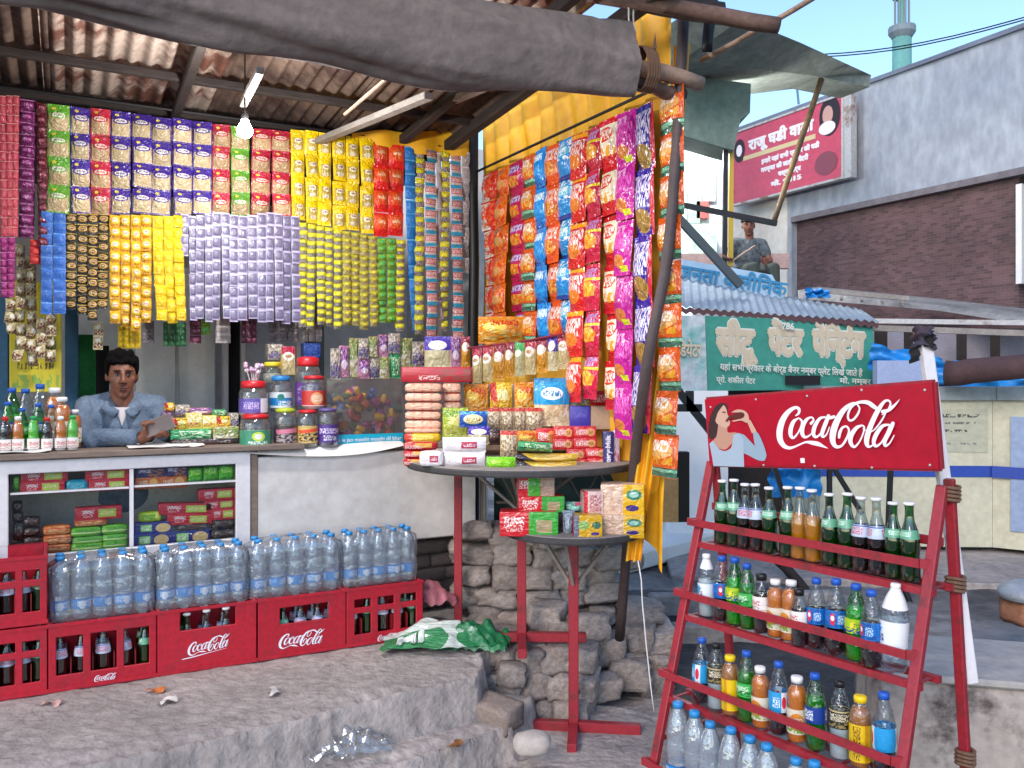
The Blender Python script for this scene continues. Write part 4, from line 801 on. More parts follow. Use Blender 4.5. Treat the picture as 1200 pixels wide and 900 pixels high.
plank_top, plank_bot = W(1084, 400, 2.62), W(1138, 800, 2.62)
g = MB(); g.bar(plank_bot-plank_top, (0, 0, 0), .03, .035); ob('white_pole', g.mesh('p', m_white, bevel=.003), None, plank_top, 0, None, 'white wooden pole tied behind the right side of the drinks rack', 'pole')
g = MB(); g.grid(lambda u, v: ((.03+.012*math.sin(u*13))*math.cos(v*2*PI), (.025+.01*math.cos(u*9))*math.sin(v*2*PI), .06*(u-.5)+.01*math.sin(v*12)), 8, 12)
ob('knotted_cloth', g.mesh('k', mat('dark_blue_cloth', '#2e3950', .85, var=.3, vscale=20, col2='#4a2e28'), True), None, plank_top+Vector((-.005, 0, .01)), 0, None, 'dark knotted rag on top of the white pole', 'cloth')
g = MB(); g.grid(lambda u, v: (.055*(u-.5)-.0, .02*math.sin(u*7), -.012*math.cos(v*6)+.025*v), 6, 4); g.grid(lambda u, v: (-.02-.03*u, .01*math.sin(v*9), -.01-.045*v-.01*u), 5, 5)
ob('knotted_cloth', g.mesh('k', mat('black_rag', '#1c1917', .9), True), None, plank_top+Vector((-.006, -.02, -.005)), 0, None, 'small black rag flapping beside the white pole top', 'cloth')
# rack contents: shelf, list of (kind, photo x)
def rack_w(px, d):
    k = (px-CX)/F; ox, oy = RL.x+RF.x*d, RL.y+RF.y*d
    return (k*oy-ox)/(RWX.x-k*RWX.y)
def rack_row(si, items, word):
    zr, zl = SH[si]
    for k, it in enumerate(items):
        kind, px = it[0], it[1]; s = it[2] if len(it) > 2 else 1.; d = dd(zl)-.075-(it[3] if len(it) > 3 else 0)
        p = RK(rack_w(px, d), d, zl+.012)
        if kind == 'water': lb = '%s, %s on the %s' % (DESC[kind], nth(k, 0), word)
        else: lb = '%s, %s on the %s' % (DESC[kind], nth(k, 0), word)
        bottle(kind, p, lb, RRZ+random.uniform(-1.1, 1.1), s, 'bottles on the red rack', tiltx=random.uniform(-.045, .045))
rack_row(0, [('glass_green',846),('glass_green',860),('glass_cola',873),('glass_cola',888),('glass_green',902),('glass_green',923),('glass_orange',936),('glass_orange',953),('glass_green',973),('glass_green',991),('glass_cola',1009),('glass_cola',1029),('glass_green',1047),('glass_green',1067)], 'top rack shelf')
rack_row(1, [('pet_soda',828),('pet_cola',846),('pet_lime',861),('pet_green',877),('small_cola',893,1.2),('juice_mango',909,.93),('juice_mango',925,.93),('small_cola',938,1.1,-.02),('pet_cola',957),('pet_cola',980),('pet_lime',1003),('pet_cola',1022,.98,-.02),('big_soda',1046,.92)], 'middle rack shelf')
rack_row(2, [('pet_cola_cyan',821),('pet_black',839),('juice_yellow',856,.98),('pet_green',875,1.02),('juice_mango',892,.98),('pet_cola_cyan',913,1.03),('juice_mango',934,.98),('pet_navy',957,1.03),('pet_black',984,1.),('juice_yellow',1008,1.),('pet_cola_cyan',1037,1.04)], 'lower rack shelf')
rack_row(3, [('water',795,1.15),('water',817,1.12),('water',830,1.1,),('water',853,1.1),('water',877,1.1),('water',901,1.1),('water',930,1.1),('water',951,1.1),('water',985,1.1),('water',1015,1.1)], 'bottom rack shelf')
# extra water bottles standing in front of the rack foot

# ---------------------------------------------------------------- the sign over the rack
TL, TR, BR_, BL = W(826,468,3.2), W(1092,448,2.5), W(1100,550,2.5), W(832,545,3.2)
sn = emp('cola_sign', BL, 0, 'red drinks advertising sign with white script lettering above the rack', 'sign')
EX = (TR-TL).normalized(); NRM = EX.cross(BL-TL).normalized()
if NRM.dot(-TL) < 0: NRM = -NRM
EZ = NRM.cross(EX); EZ = EZ if EZ.z > 0 else -EZ
def onsign(px, py, off=0.):
    d = W(px, py, 1.0)-Vector((0, 0, EYE)); o = Vector((0, 0, EYE)); t = (TL-o).dot(NRM)/d.dot(NRM); return o+d*t+NRM*off
def s2(px, py): p = onsign(px, py)-TL; return (p.dot(EX), p.dot(EZ))
SM_ = Matrix((EX, -NRM, EZ)).transposed().to_4x4(); SM_.translation = TL
cs = [s2(826,468), s2(1092,448), s2(1100,550), s2(832,545)]
g = MB(); V = [(x, .0, z) for x, z in cs]+[(x, .006, z) for x, z in cs]; g.add(V, [(3,2,1,0),(4,5,6,7),(0,1,5,4),(1,2,6,5),(2,3,7,6),(3,0,4,7)])
for v in g.v: pass
brd = ob('sign_board', g.mesh('board', m_signred), sn); SM2 = Matrix.Translation(-BL) @ SM_; brd.matrix_local = SM2
g = MB()
for a_, b_ in ((0, 1), (1, 2), (2, 3), (3, 0)):
    g.bar((cs[a_][0], .014, cs[a_][1]), (cs[b_][0], .014, cs[b_][1]), .015, .014, up=(0, 1, 0))
fr = ob('sign_frame', g.mesh('frame', m_red), sn); fr.matrix_local = SM2.copy()
for px, py in ((833,477),(886,468),(946,464),(1010,457),(1084,457),(895,545),(955,546),(1022,548),(1090,545)):
    x, z = s2(px, py); g = MB(); g.lathe([(.004,0),(.004,.002),(.002,.003)], 8, M=Matrix.Translation((x, -.0005, z)) @ Matrix.Rotation(PI/2, 4, 'X'))
    q = ob('rivet', g.mesh('rivet', m_galv), sn); q.matrix_local = SM2.copy()
def ribbon(strokes, fn, lift=.0004):
    """variable-width pen strokes laid on a plane, each a hair above the last"""
    g = MB(); off = .0012
    for st in strokes:
        P = catmull(st, 7); n = len(P); V = []
        for i, p in enumerate(P):
            t = P[min(i+1, n-1)][:2]-P[max(i-1, 0)][:2]; L = math.hypot(*t) or 1; nx, ny = -t[1]/L, t[0]/L; w = p[2]/2
            for sgn in (-1, 1):
                x, z = fn(p[0]+nx*w*sgn, p[1]+ny*w*sgn); V.append((x, -off, z))
        g.add(V, [(2*i, 2*i+1, 2*i+3, 2*i+2) for i in range(n-1)]); off += lift
        for e in (P[0], P[-1]):
            if e[2] > 6:
                V = [];
                for k in range(10): x, z = fn(e[0]+e[2]/2*math.cos(k*PI/5), e[1]+e[2]/2*math.sin(k*PI/5)); V.append((x, -off, z))
                g.add(V, [tuple(range(10))]); off += lift*.5
    return g
LOGO = [
 [(232,226,10),(256,205,20),(258,172,24),(225,160,26),(170,195,38),(125,260,48),(100,340,52),(100,415,48),(128,470,38),(175,493,26),(220,484,17),(270,462,14),(320,445,18),(375,452,34),(420,462,34),(460,480,18),(500,498,2)],
 [(250,250,12),(215,275,30),(192,330,36),(190,385,32),(212,410,20),(250,370,14),(278,310,14),(280,265,14),(255,246,12)],
 [(270,262,8),(300,275,8)],
 [(362,290,24),(382,262,16),(365,240,14),(325,258,26),(292,315,36),(288,370,34),(308,402,24),(345,392,14),(385,352,9)],
 [(480,238,14),(435,250,24),(395,310,34),(382,370,32),(400,402,22),(440,375,14),(475,300,12),(495,240,12)],
 [(508,228,30),(480,300,34),(455,370,32),(462,400,20),(492,380,12),(516,320,8)],
 [(520,244,26),(556,234,26)],
 [(752,122,12),(705,128,26),(640,175,40),(585,260,50),(552,350,54),(545,430,46),(572,480,30),(620,472,20),(662,410,20),(680,350,18),(660,315,16),(625,325,20),(604,365,26),(598,405,20)],
 [(745,128,12),(768,165,14),(752,215,18),(715,258,18),(683,262,18),(672,225,18),(690,170,20),(730,128,22),(785,112,26),(840,118,34),(880,145,36),(918,172,26)],
 [(790,305,14),(745,325,30),(702,385,38),(695,445,34),(725,482,22),(765,445,14),(798,375,13),(808,320,14),(788,303,12)],
 [(800,330,8),(840,360,8)],
 [(960,215,10),(1000,185,14),(1028,130,16),(1012,100,16),(975,110,24),(925,180,38),(880,270,42),(845,360,44),(830,430,42),(840,475,28),(870,475,14),(900,440,8)],
 [(990,200,12),(955,265,14),(905,330,12),(868,360,8)],
 [(965,190,28),(1010,180,28),(1050,150,24),(1080,120,14),(1106,88,2)],
 [(1020,298,14),(965,310,28),(915,375,36),(892,440,32),(910,475,24),(955,445,14),(1000,365,12),(1025,300,12)],
 [(1052,288,32),(1020,360,36),(985,430,34),(990,472,22),(1025,450,13),(1062,385,8)],
]
def logo_sign(x, y): return s2(900+x/7.0588, 455+y/7.0588)
lg = ob('script_lettering', ribbon(LOGO, logo_sign).mesh('logo', m_logo), sn); lg.matrix_local = SM2.copy()
# the printed woman drinking: flat shapes printed on the sheet
def flat(polys, lift0=.0009):
    by = []; off = lift0
    g = MB(); mats = []
    for col, pts, smooth in polys:
        m = mat('print_'+col.strip('#'), col, .4)
        if m not in mats: mats.append(m)
        P = [tuple(q[:2]) for q in (catmull([p+(0,) for p in pts]+[pts[0]+(0,)], 4) if smooth else [np.array(p) for p in pts])]
        V = []
        for x, y in P: X, Z = s2(820+x/7.5, 440+y/7.5); V.append((X, -off, Z))
        g.add(V, [tuple(range(len(V)))], mats.index(m)); off += .0003
    return g.mesh('print', mats)
pw = flat([
 ('#3a2426', [(190,240),(235,250),(250,300),(245,420),(240,480),(150,540),(100,560),(78,520),(80,430),(100,340),(140,270)], True),
 ('#b98c78', [(165,430),(240,430),(250,500),(330,505),(300,600),(230,650),(160,640),(120,580),(150,530)], True),
 ('#c9a08c', [(165,275),(210,258),(238,300),(246,340),(262,370),(258,390),(268,402),(262,440),(225,460),(180,440),(145,410),(140,350)], True),
 ('#3a2426', [(120,300),(170,255),(215,250),(190,285),(160,330),(140,390),(115,400)], True),
 ('#8fa4b4', [(330,505),(390,520),(440,570),(480,610),(520,640),(560,690),(585,700),(575,745),(520,745),(430,700),(370,660)], True),
 ('#8fa4b4', [(470,500),(505,495),(540,550),(575,640),(590,710),(560,745),(520,700),(490,620)], True),
 ('#9fb0bf', [(90,600),(120,570),(165,640),(230,665),(290,610),(300,520),(350,505),(390,560),(390,680),(395,802),(125,795),(110,700)], False),
 ('#a81624', [(165,640),(230,650),(285,600),(275,640),(230,662),(190,655)], True),
 ('#c9a08c', [(420,400),(450,390),(500,480),(505,500),(462,505),(440,450)], False),
 ('#c9a08c', [(280,325),(330,300),(390,305),(430,340),(440,400),(415,415),(370,395),(310,405),(290,398),(350,380),(375,340),(340,325)], True),
 ('#5a2420', [(268,350),(300,345),(330,325),(385,325),(400,350),(380,375),(330,385),(300,375),(245,395),(240,385)], True),
 ('#6a2c2c', [(232,395),(246,385),(258,400),(240,405)], True), ('#2c1a1a', [(205,318),(232,316),(228,324),(208,326)], True)])
q = ob('printed_woman', pw, sn); q.matrix_local = SM2.copy()
x, z = s2(941, 541); g = MB(); g.box(-.008, .008, -.0022, -.0008, -.008, .008); q = ob('small_mark', g.mesh('m', m_logo), sn, ); q.matrix_local = SM2 @ Matrix.Translation((x, 0, z+.004))

# ---------------------------------------------------------------- crates and water packs on the platform
def lettering_at(parent, cx, cz, wid, y, name='script_lettering', tilt=0.):
    x0, z0 = logo_sign(90, 500); x1, z1 = logo_sign(1105, 500); sc_ = wid/(x1-x0)
    me = ribbon(LOGO, logo_sign, .0002).mesh('logo', m_logo)
    o = ob(name, me, parent); cxx, czz = logo_sign(590, 300)
    o.matrix_local = Matrix.Translation((cx, y, cz)) @ Matrix.Rotation(tilt, 4, 'Y') @ Matrix.Scale(sc_, 4) @ Matrix.Translation((-cxx, 0, -czz)); return o
m_cin = mat('crate_inside', '#7c0c16', .6)
CRN = [0]
def crate(x0, x1, yt0, yb0, style, label, yt1=None, b=0., zbase=None, dz=.27):
    a0, a1 = A(x0, b), A(x1, b); z0 = .352 if zbase is None else zbase; w = a1-a0-.004; h = dz
    r = emp('bottle_crate', S(a0+.002, b, z0), TH+random.uniform(-.006, .006), label, 'crate', 'red drinks crates along the counter')
    dp = .30; t = .012
    if style == 'three': xs = [0,w*.08,w*.30,w*.37,w*.59,w*.66,w*.92,w]; xs = [0,w*.07,w*.31,w*.38,w*.62,w*.69,w*.93,w]; zs = [0,h*.24,h*.80,h]; H = {(1,1),(3,1),(5,1)}
    elif style == 'grid': xs = [0,w*.10,w*.31,w*.40,w*.61,w*.70,w*.91,w]; zs = [0,h*.20,h*.56,h*.66,h*.80,h]; H = {(i, j) for i in (1,3,5) for j in (1,3)}
    elif style == 'notch': xs = [0,w*.22,w*.78,w]; zs = [0,h*.66,h]; H = {(1, 1)}
    else: xs = [0,w*.24,w*.80,w]; zs = [0,h*.55,h*.82,h]; H = {(1, 1)}
    g = MB(); g.panel(xs, zs, H, 0, t); g.panel([0, w], [0, h], set(), dp-t, dp)
    ys = [t, dp-t]
    g.box(0, t, t, dp-t, 0, h); g.box(w-t, w, t, dp-t, 0, h); g.box(t, w-t, t, dp-t, 0, .01)
    ob('crate_body', g.mesh('crate', m_redcrate, weld=True, bevel=.0025), r)
    g = MB(); g.box(-.004, w+.004, -.005, dp+.004, h-.022, h-.004)
    g = MB()
    for za in ((h-.012, h+.002), (.004, .02)): g = MB(); g.box(-.003, w+.004, -.004, dp+.002, *za); g.v = g.v; ob('rim', MB().panel([-.003, w+.003], [za[0], za[1]], set(), -.004, -.0005).mesh('rim', m_redcrate), r)
    g = MB()
    for k in range(1, 5): g.box(w*k/5-.002, w*k/5+.002, t+.002, dp-t-.002, .02, h*.45)
    g.box(t+.002, w-t-.002, dp*.35, dp*.35+.004, .02, h*.45); ob('divider', g.mesh('div', m_cin), r)
    n = 5; kinds = {'three': ['glass_cola','glass_cola','glass_cola','glass_cola','glass_green'], 'grid': ['glass_cola','glass_green','glass_cola','glass_cola','glass_green']}.get(style, ['glass_cola','glass_green','glass_cola','glass_cola','glass_cola'])
    CRN[0] += 1
    for row in range(2):
        for k in range(n):
            if row and style in ('three', 'grid') and k % 2: continue
            M = r.matrix_basis if False else Matrix.Translation(r.location) @ Euler(r.rotation_euler).to_matrix().to_4x4()
            p = M @ Vector((w*(k+.5)/n, .05+row*.085, .014))
            kd = kinds[k]
            bottle(kd, p, 'glass %s bottle in the %s, %s from left%s' % ('green' if 'green' in kd else 'cola', CRS[CRN[0]-1], ORD[k], ', back row' if row else ''), random.uniform(0, 6), .97 if dz > .25 else .9, 'bottles standing inside the red crates')
    return r, w, h
CRS = ['upper left crate', 'lower left crate', 'three-window crate', 'notched crate', 'one-window crate', 'rightmost crate']
g_ = crate(-44, 56, 0, 0, 'grid', 'red grid crate at the far left, upper one of the stack of two', zbase=.352+.275)
g_ = crate(-44, 56, 0, 0, 'grid', 'red grid crate at the far left, lower one of the stack of two')
r3, w3, h3 = crate(56, 184, 0, 0, 'three', 'red crate with three tall windows and small lettering'); lettering_at(r3, w3*.52, h3*.13, w3*.2, -.006)
r4, w4, h4 = crate(184, 301, 0, 0, 'notch', 'red crate with a notched front and slanting script lettering'); lettering_at(r4, w4*.52, h4*.40, w4*.42, -.001, tilt=-.12)
g = ribbon([[(0,0,16),(200,-20,22),(500,-60,14),(900,-110,3)]], lambda x, y: (x/1000*w4*.5+w4*.24, h4*.22-y/1000*w4*.5)); ob('swoosh', g.mesh('swoosh', m_logo), r4)
r5, w5, h5 = crate(302, 406, 0, 0, 'window', 'red crate with one wide window above large white script'); lettering_at(r5, w5*.50, h5*.28, w5*.5, -.001)
r6, w6, h6 = crate(406, 496, 0, 0, 'grid', 'red grid crate at the right end of the row'); lettering_at(r6, w6*.52, h6*.10, w6*.24, -.006)
def wpack(x0, x1, label, lift=0., b=.02, n=5, zb=.60):
    a0, a1 = A(x0, b), A(x1, b); w = a1-a0; zb = .352+.27+lift
    r = emp('water_pack', S(a0, b, zb), TH, label, 'water pack', 'shrink-wrapped packs of water bottles on the crates'); parts = bottle_parts(*BK['water'])
    stp = w/n; s = min(1., stp/.074)
    for row in range(2):
        for k in range(n):
            c = ob('bottle', parts[0][1], r, ((k+.5)*stp, .05+row*stp, 0), random.uniform(0, 6), (s, s, .93))
            for nm, me in parts[1:]: ob(nm, me, c)
    H = .258*.93+.012
    def wr(u, v):
        th = u*2*PI; cx_, cy_ = w/2, .05+stp/2; hx, hy = w/2+.004, stp+.006
        c, s_ = math.cos(th), math.sin(th); q = (abs(c)**.25)*(1 if c > 0 else -1), (abs(s_)**.25)*(1 if s_ > 0 else -1)
        vv = min(1, v/.72); zz = vv*H*.86; k = 1
        if v > .72: t = (v-.72)/.28; k = 1-t*.8; zz = H*(.86+.14*math.sin(t*PI/2))+(.012*abs(math.sin((u*2*PI)*n)))*(1-t)
        rip = .004*math.sin(u*97)*math.sin(v*9+u*20)
        return (cx_+q[0]*(hx*k+rip), cy_+q[1]*(hy*k+rip), zz-.004)
    g = MB(); g.grid(wr, 90, 14); ob('shrink_wrap', g.mesh('wrap', m_wrap, True), r)
wpack(57, 181, 'shrink-wrapped water bottle pack on the three-window crate', b=.03)
wpack(184, 292, 'shrink-wrapped water bottle pack on the notched crate', b=.03, lift=-.0)
wpack(294, 402, 'shrink-wrapped water bottle pack on the one-window crate', b=.03)
wpack(404, 490, 'shrink-wrapped water bottle pack at the right end of the row', b=.03)
# ---------------------------------------------------------------- glass cabinet under the counter
m_cabinet = mat('cabinet_inside', '#cfc6be', .85, var=.15)  # pale colour of the cabinet's own inside
cb0, cb1 = A(-40, .3), A(293, .3); cw1 = cb1-cb0; Zb, Zt = .80, 1.245; hh = Zt-Zb
cab = emp('glass_cabinet', S(cb0, .30, Zb), TH, 'white framed glass cabinet of biscuits under the counter', 'cabinet')
def ax(px): return A(px, .3)-cb0
xs = [0, ax(10), ax(276), cw1]; zs = [0, .045, hh-.055, hh]
g = MB(); g.panel(xs, zs, {(1, 1)}, -.012, .02); ob('frame', g.mesh('frame', m_white, bevel=.003), cab)
g = MB(); xm = ax(154); g.box(xm-.008, xm+.008, -.008, .012, .047, hh-.057); ob('mullion', g.mesh('m', m_white), cab)
g = MB(); g.box(.0, cw1, .02, .40, .01, .02); g.box(0, cw1, .39, .40, .02, hh-.005); g.box(0, .012, .02, .39, .02, hh-.005); g.box(cw1-.012, cw1, .02, .39, .02, hh-.005); ob('cabinet_body', g.mesh('b', m_cabinet), cab)
zs1 = hh*.70; g = MB(); g.box(ax(12), xm-.01, -.002, .30, zs1-.008, zs1); g.box(xm+.01, ax(278), -.002, .30, zs1-.005, zs1+.003); ob('shelf', g.mesh('s', m_white), cab)
g = MB(); g.box(ax(12), xm-.009, .001, .003, .047, hh-.057); ob('glass_pane', g.mesh('g', m_glass), cab)
g = MB(); g.box(xm+.009, ax(278), .001, .003, .047, hh-.057); ob('glass_pane', g.mesh('g', m_glass), cab)
g = MB(); g.box(0, cw1+.25, -.035, .3, hh+.004, hh+.03); ob('worn_board', g.mesh('b', mat('worn_brown_board', '#7b6a5f', .8, var=.2, vscale=8, stretch=(1, 6, 6)), bevel=.003), cab)
g = MB(); g.box(cw1+.002, cw1+.035, -.005, .06, -.0, hh+.002); ob('side_post', g.mesh('b', mat('worn_brown_board', '#7b6a5f', .8), bevel=.003), cab)
g = MB(); g.panel([0, .03, .07, .1], [0, .03], set(), 0, .002); ob('rust_patch', g.mesh('b', mat('rust_patch', '#8a4a30', .9, var=.3, vscale=30)), cab, (ax(128), -.0145, .004))
# packets inside: box packs in printed wrappers
def brick_mesh(name, m, rnd=.18):
    g = MB(); nx, nz = 6, 4
    bm = bmesh.new(); bmesh.ops.create_cube(bm, size=1); bmesh.ops.bevel(bm, geom=list(bm.edges), offset=rnd*.5, segments=2, affect='EDGES', profile=.6, clamp_overlap=True)
    me = bpy.data.meshes.new(name); bm.to_mesh(me); bm.free(); me.materials.append(m); me.shade_smooth(); return me
BX = {
 'red_biscuit': prt('bx_rb', '#c4122c', [('r',.68,.5,.38,.62,'#b9c44a'),('s',.68,.5,.3,.34,'#e6e2a0'),('s',.27,.6,.26,.36,'#f0d8d8'),('s',.27,.3,.2,.2,'#e8a0a8')], .3, .3, 5.),
 'cyan': prt('bx_cy', '#18a0c0', [('s',.5,.5,.6,.5,'#7cd4e4')], .3, .3, 5.),
 'purple_choc': prt('bx_pc', '#2c1a5c', [('b',.65,.4,.5,.7,'#b06a34'),('s',.3,.6,.4,.3,'#d8d0e8')], .3, .3, 5.),
 'orange_choc': prt('bx_oc', '#d0641c', [('e',.72,.5,.34,.7,'#e8b060'),('s',.3,.5,.4,.4,'#f0d8b0')], .3, .3, 5.),
 'green_pack': prt('bx_gp', '#4aa81e', [('s',.5,.7,.7,.3,'#a8e048'),('r',.5,.2,.8,.2,'#2c7c1c')], .25, .5, 4.),
 'brown_pack': prt('bx_bp', '#2e1c1a', [('s',.5,.6,.7,.3,'#8c7c74'),('e',.5,.5,.4,.4,'#4a2c28')], .25, .5, 4.),
 'orange_roll': prt('bx_or', '#d8702c', [('b',.5,.5,.9,.8,'#e8b078'),('r',.5,.7,1,.12,'#d84c2c')], .25, .5, 4.),
 'green_roll': prt('bx_gr', '#6cbc30', [('r',.5,.4,1,.14,'#d8e8a0'),('s',.5,.7,.7,.3,'#3c8c2c')], .25, .5, 4.),
 'lime_pack': prt('bx_lp', '#a8c41c', [('s',.45,.5,.6,.5,'#3c8c3c'),('e',.8,.5,.2,.6,'#e0e060')], .25, .5, 4.),
 'blue_biscuit': prt('bx_bb', '#24207c', [('r',.3,.5,.3,.6,'#8ac464'),('e',.75,.45,.4,.8,'#d8b47c'),('s',.3,.5,.24,.4,'#e0e8d0')], .3, .3, 5.),
 'rusk': prt('bx_ru', '#c98a74', [('e',.14,.5,.24,.9,'#dcae90'),('e',.38,.5,.24,.9,'#dcae90'),('e',.62,.5,.24,.9,'#dcae90'),('e',.86,.5,.24,.9,'#dcae90'),('r',.5,.06,1,.1,'#c84838')], .2, .4, 5.),
 'yellow_red': prt('bx_yr', '#e0b41c', [('r',.12,.5,.24,1,'#c83824'),('s',.5,.5,.6,.5,'#f0dc70')], .25, .4, 5.),
 'red_rusk': prt('bx_rr', '#c0202c', [('r',.6,.6,.5,.5,'#e0a440'),('s',.3,.4,.5,.4,'#eac8c0')], .25, .4, 5.),
 'white_red': prt('bx_wr', '#e2dcde', [('r',.62,.5,.36,.44,'#b03048'),('s',.62,.5,.28,.2,'#e8ccd0'),('s',.2,.5,.2,.3,'#c8b8bc')], .35, .3, 5.),
 'lime_bag': prt('bx_lb', '#a8bc3c', [('b',.5,.3,.9,.5,'#c8c46c'),('e',.6,.62,.6,.4,'#e0dc7c'),('s',.4,.8,.7,.2,'#4c8c34')], .25, .8, 4.),
 'blue_oval': prt('bx_bo', '#1c4ea4', [('e',.5,.5,.7,.6,'#e6dca0'),('s',.5,.5,.5,.2,'#8a5a2c'),('b',.5,.9,1,.2,'#5cb0d0')], .25, .6, 4.),
 'orange_chip': prt('bx_oe', '#e0881c', [('e',.35,.6,.5,.4,'#f0d058'),('s',.55,.75,.6,.2,'#d02c20'),('b',.5,.3,.9,.4,'#d8b05c')], .22, .9, 4.),
 'yellow_chip': prt('bx_yc', '#ecc034', [('r',.2,.5,.3,1,'#c83424',.2),('e',.6,.6,.5,.4,'#f4e49c'),('b',.5,.25,.9,.4,'#d89c34')], .22, .9, 4.),
 'cyan_bag': prt('bx_cb', '#1b94cc', [('e',.5,.68,.62,.26,'#eef4f4'),('s',.5,.68,.5,.12,'#2884b4'),('r',.5,.22,1,.46,'#d0b48a'),('b',.5,.22,.96,.42,'#e8d4b0'),('r',.5,.96,1,.08,'#1478ac')], .25, .6, 4.),
 'clear_nut': prt('bx_cn', '#b8a07c', [('b',.5,.4,.9,.7,'#8a7464'),('b',.5,.6,.9,.5,'#e0d0b0'),('r',.5,.92,1,.14,'#c44030')], .22, .8, 4.),
 'red_cookie': prt('bx_rc2', '#c4181e', [('e',.75,.5,.34,.7,'#d89854'),('s',.35,.5,.5,.5,'#f0d0c8'),('s',.75,.5,.2,.3,'#8c5830')], .28, .3, 5.),
 'green_white': prt('bx_gw', '#3c9c64', [('b',.6,.5,.8,.7,'#c8dcb4'),('s',.4,.5,.5,.4,'#1c6c3c')], .25, .8, 4.),
 'yellow_black_bag': prt('bx_yb', '#e0b840', [('r',.1,.5,.3,1,'#2c2434',.3),('r',.5,.06,1,.14,'#3c3038'),('b',.6,.6,.6,.5,'#f0d890')], .25, .6, 4.),
 'lime_green': prt('bx_lg', '#7ccc1c', [('b',.5,.5,.8,.6,'#a0e030')], .3, .8, 3.),
 'purple_book': prt('bx_pb', '#2f2a6c', [('s',.5,.5,.3,.8,'#e8e4f0')], .35, .05, 3.),
 'purple_box': prt('bx_pu', '#3a2c9c', [('s',.5,.6,.6,.2,'#5c50b4')], .4, .1, 3.),
 'milk_rusk': prt('bx_mr', '#c9202a', [('r',.75,.5,.5,1,'#3ca034'),('r',.76,.42,.26,.5,'#a8946c'),('s',.25,.6,.34,.4,'#f0d8d0'),('s',.25,.3,.3,.2,'#e8b4ac')], .22, .5, 5.),
 'milk_rusk_tan': prt('bx_mt', '#c9202a', [('r',.44,.5,.34,1,'#4cac34'),('r',.82,.5,.40,1,'#c0a08c'),('s',.16,.6,.26,.4,'#f0d8d0')], .22, .5, 5.),
 'tan_rusk': prt('bx_tr', '#d2b49c', [('r',.76,.5,.5,1,'#d8a818'),('e',.76,.68,.36,.34,'#3a7a58'),('e',.76,.68,.22,.18,'#88b4a0'),('e',.72,.26,.3,.2,'#3c2470'),('b',.25,.5,.5,.9,'#c4a088')], .2, .6, 5.),
 'yellow_rusk': prt('bx_y2', '#d8a818', [('r',.05,.5,.3,1,'#9a3040'),('e',.35,.6,.4,.36,'#8ab058'),('e',.8,.6,.3,.3,'#3a6c4c'),('r',.1,.5,.16,1,'#6c7484'),('e',.75,.25,.3,.14,'#4c2c7c')], .2, .5, 5.),
 'pink_rusk': prt('bx_p2', '#d8b8b0', [('r',.1,.5,.2,1,'#c4202c'),('s',.6,.5,.6,.7,'#a84c54')], .2, .5, 5.),
 'teal_bag': prt('bx_tb', '#6cb4a4', [('b',.5,.6,.8,.5,'#a0d4c4'),('r',.75,.85,.4,.2,'#d8527c')], .22, .9, 4.),
 'bluegrey_bag': prt('bx_bg', '#7c8c9c', [('b',.5,.5,.9,.8,'#a8b8c8'),('r',.85,.4,.2,.8,'#3c4454')], .25, .8, 4.),
 'cookie_row': prt('bx_cr', '#b8a474', [('r',.5,.86,1,.28,'#a8243c'),('e',.5,.66,.8,.3,'#e8dccc'),('e',.5,.66,.5,.12,'#b08c60'),('b',.5,.25,.8,.4,'#c8b484')], .25, .6, 4.),
 'cookie_orange': prt('bx_co', '#c88c2c', [('r',.5,.86,1,.28,'#8c1c34'),('e',.5,.66,.8,.3,'#e8dccc'),('b',.5,.25,.8,.4,'#b0741c')], .25, .6, 4.),
 'cookie_purple': prt('bx_cp', '#b8ac84', [('r',.5,.78,1,.44,'#44289c'),('e',.5,.72,.7,.3,'#e8e4d8'),('b',.5,.22,.8,.4,'#ccc09c')], .25, .6, 4.),
 'cookie_green': prt('bx_cg', '#a8a078', [('r',.5,.86,1,.28,'#3c9c4c'),('e',.5,.66,.7,.2,'#dce4c8'),('b',.5,.25,.8,.4,'#bcae84')], .25, .6, 4.),
 'gum_box': prt('bx_gb', '#d8c454', [('b',.5,.7,.9,.5,'#e8e0c8'),('s',.5,.3,.8,.3,'#b8403c')], .4, .3, 4.),
 'misc_a': prt('bx_ma', '#8c8478', [('b',.5,.7,.9,.5,'#c8b8a8'),('b',.5,.3,.9,.5,'#5c4c8c')], .25, .8, 4.),
 'misc_b': prt('bx_m2', '#a49a60', [('b',.5,.7,.9,.5,'#6c8c4c'),('b',.4,.3,.9,.5,'#d0c8bc')], .25, .8, 4.),
 'misc_c': prt('bx_m3', '#b87c98', [('b',.5,.7,.9,.5,'#5c3c8c'),('e',.5,.4,.6,.3,'#e0c8d8')], .25, .8, 4.),
 'dark_blue_box': prt('bx_dbb', '#1b2f6c', [('b',.5,.5,.9,.8,'#2c4a94')], .3, .3, 4.),
 'red_tray': prt('bx_rt', '#b42432', [('b',.8,.5,.5,.7,'#8c4c3c'),('s',.4,.3,.3,.3,'#e8c8c4')], .4, .1, 4.),
 'white_pack_jar': prt('bx_wj', '#d4d0d8', [('b',.5,.5,.9,.8,'#b88cb0'),('b',.5,.2,.9,.5,'#c0506c')], .4, .1, 4.),
}
BM_ = {}
def bmesh_(st, soft):
    k = (st, soft)
    if k not in BM_:
        if soft == 2:
            g = pillow(1., seed=len(BM_)); g.v = [(x, y, z+.5) for x, y, z in g.v]; BM_[k] = g.mesh('wrapper', BX[st], True)
        else: BM_[k] = brick_mesh('wrapper', BX[st], .5 if soft else .08)
    return BM_[k]
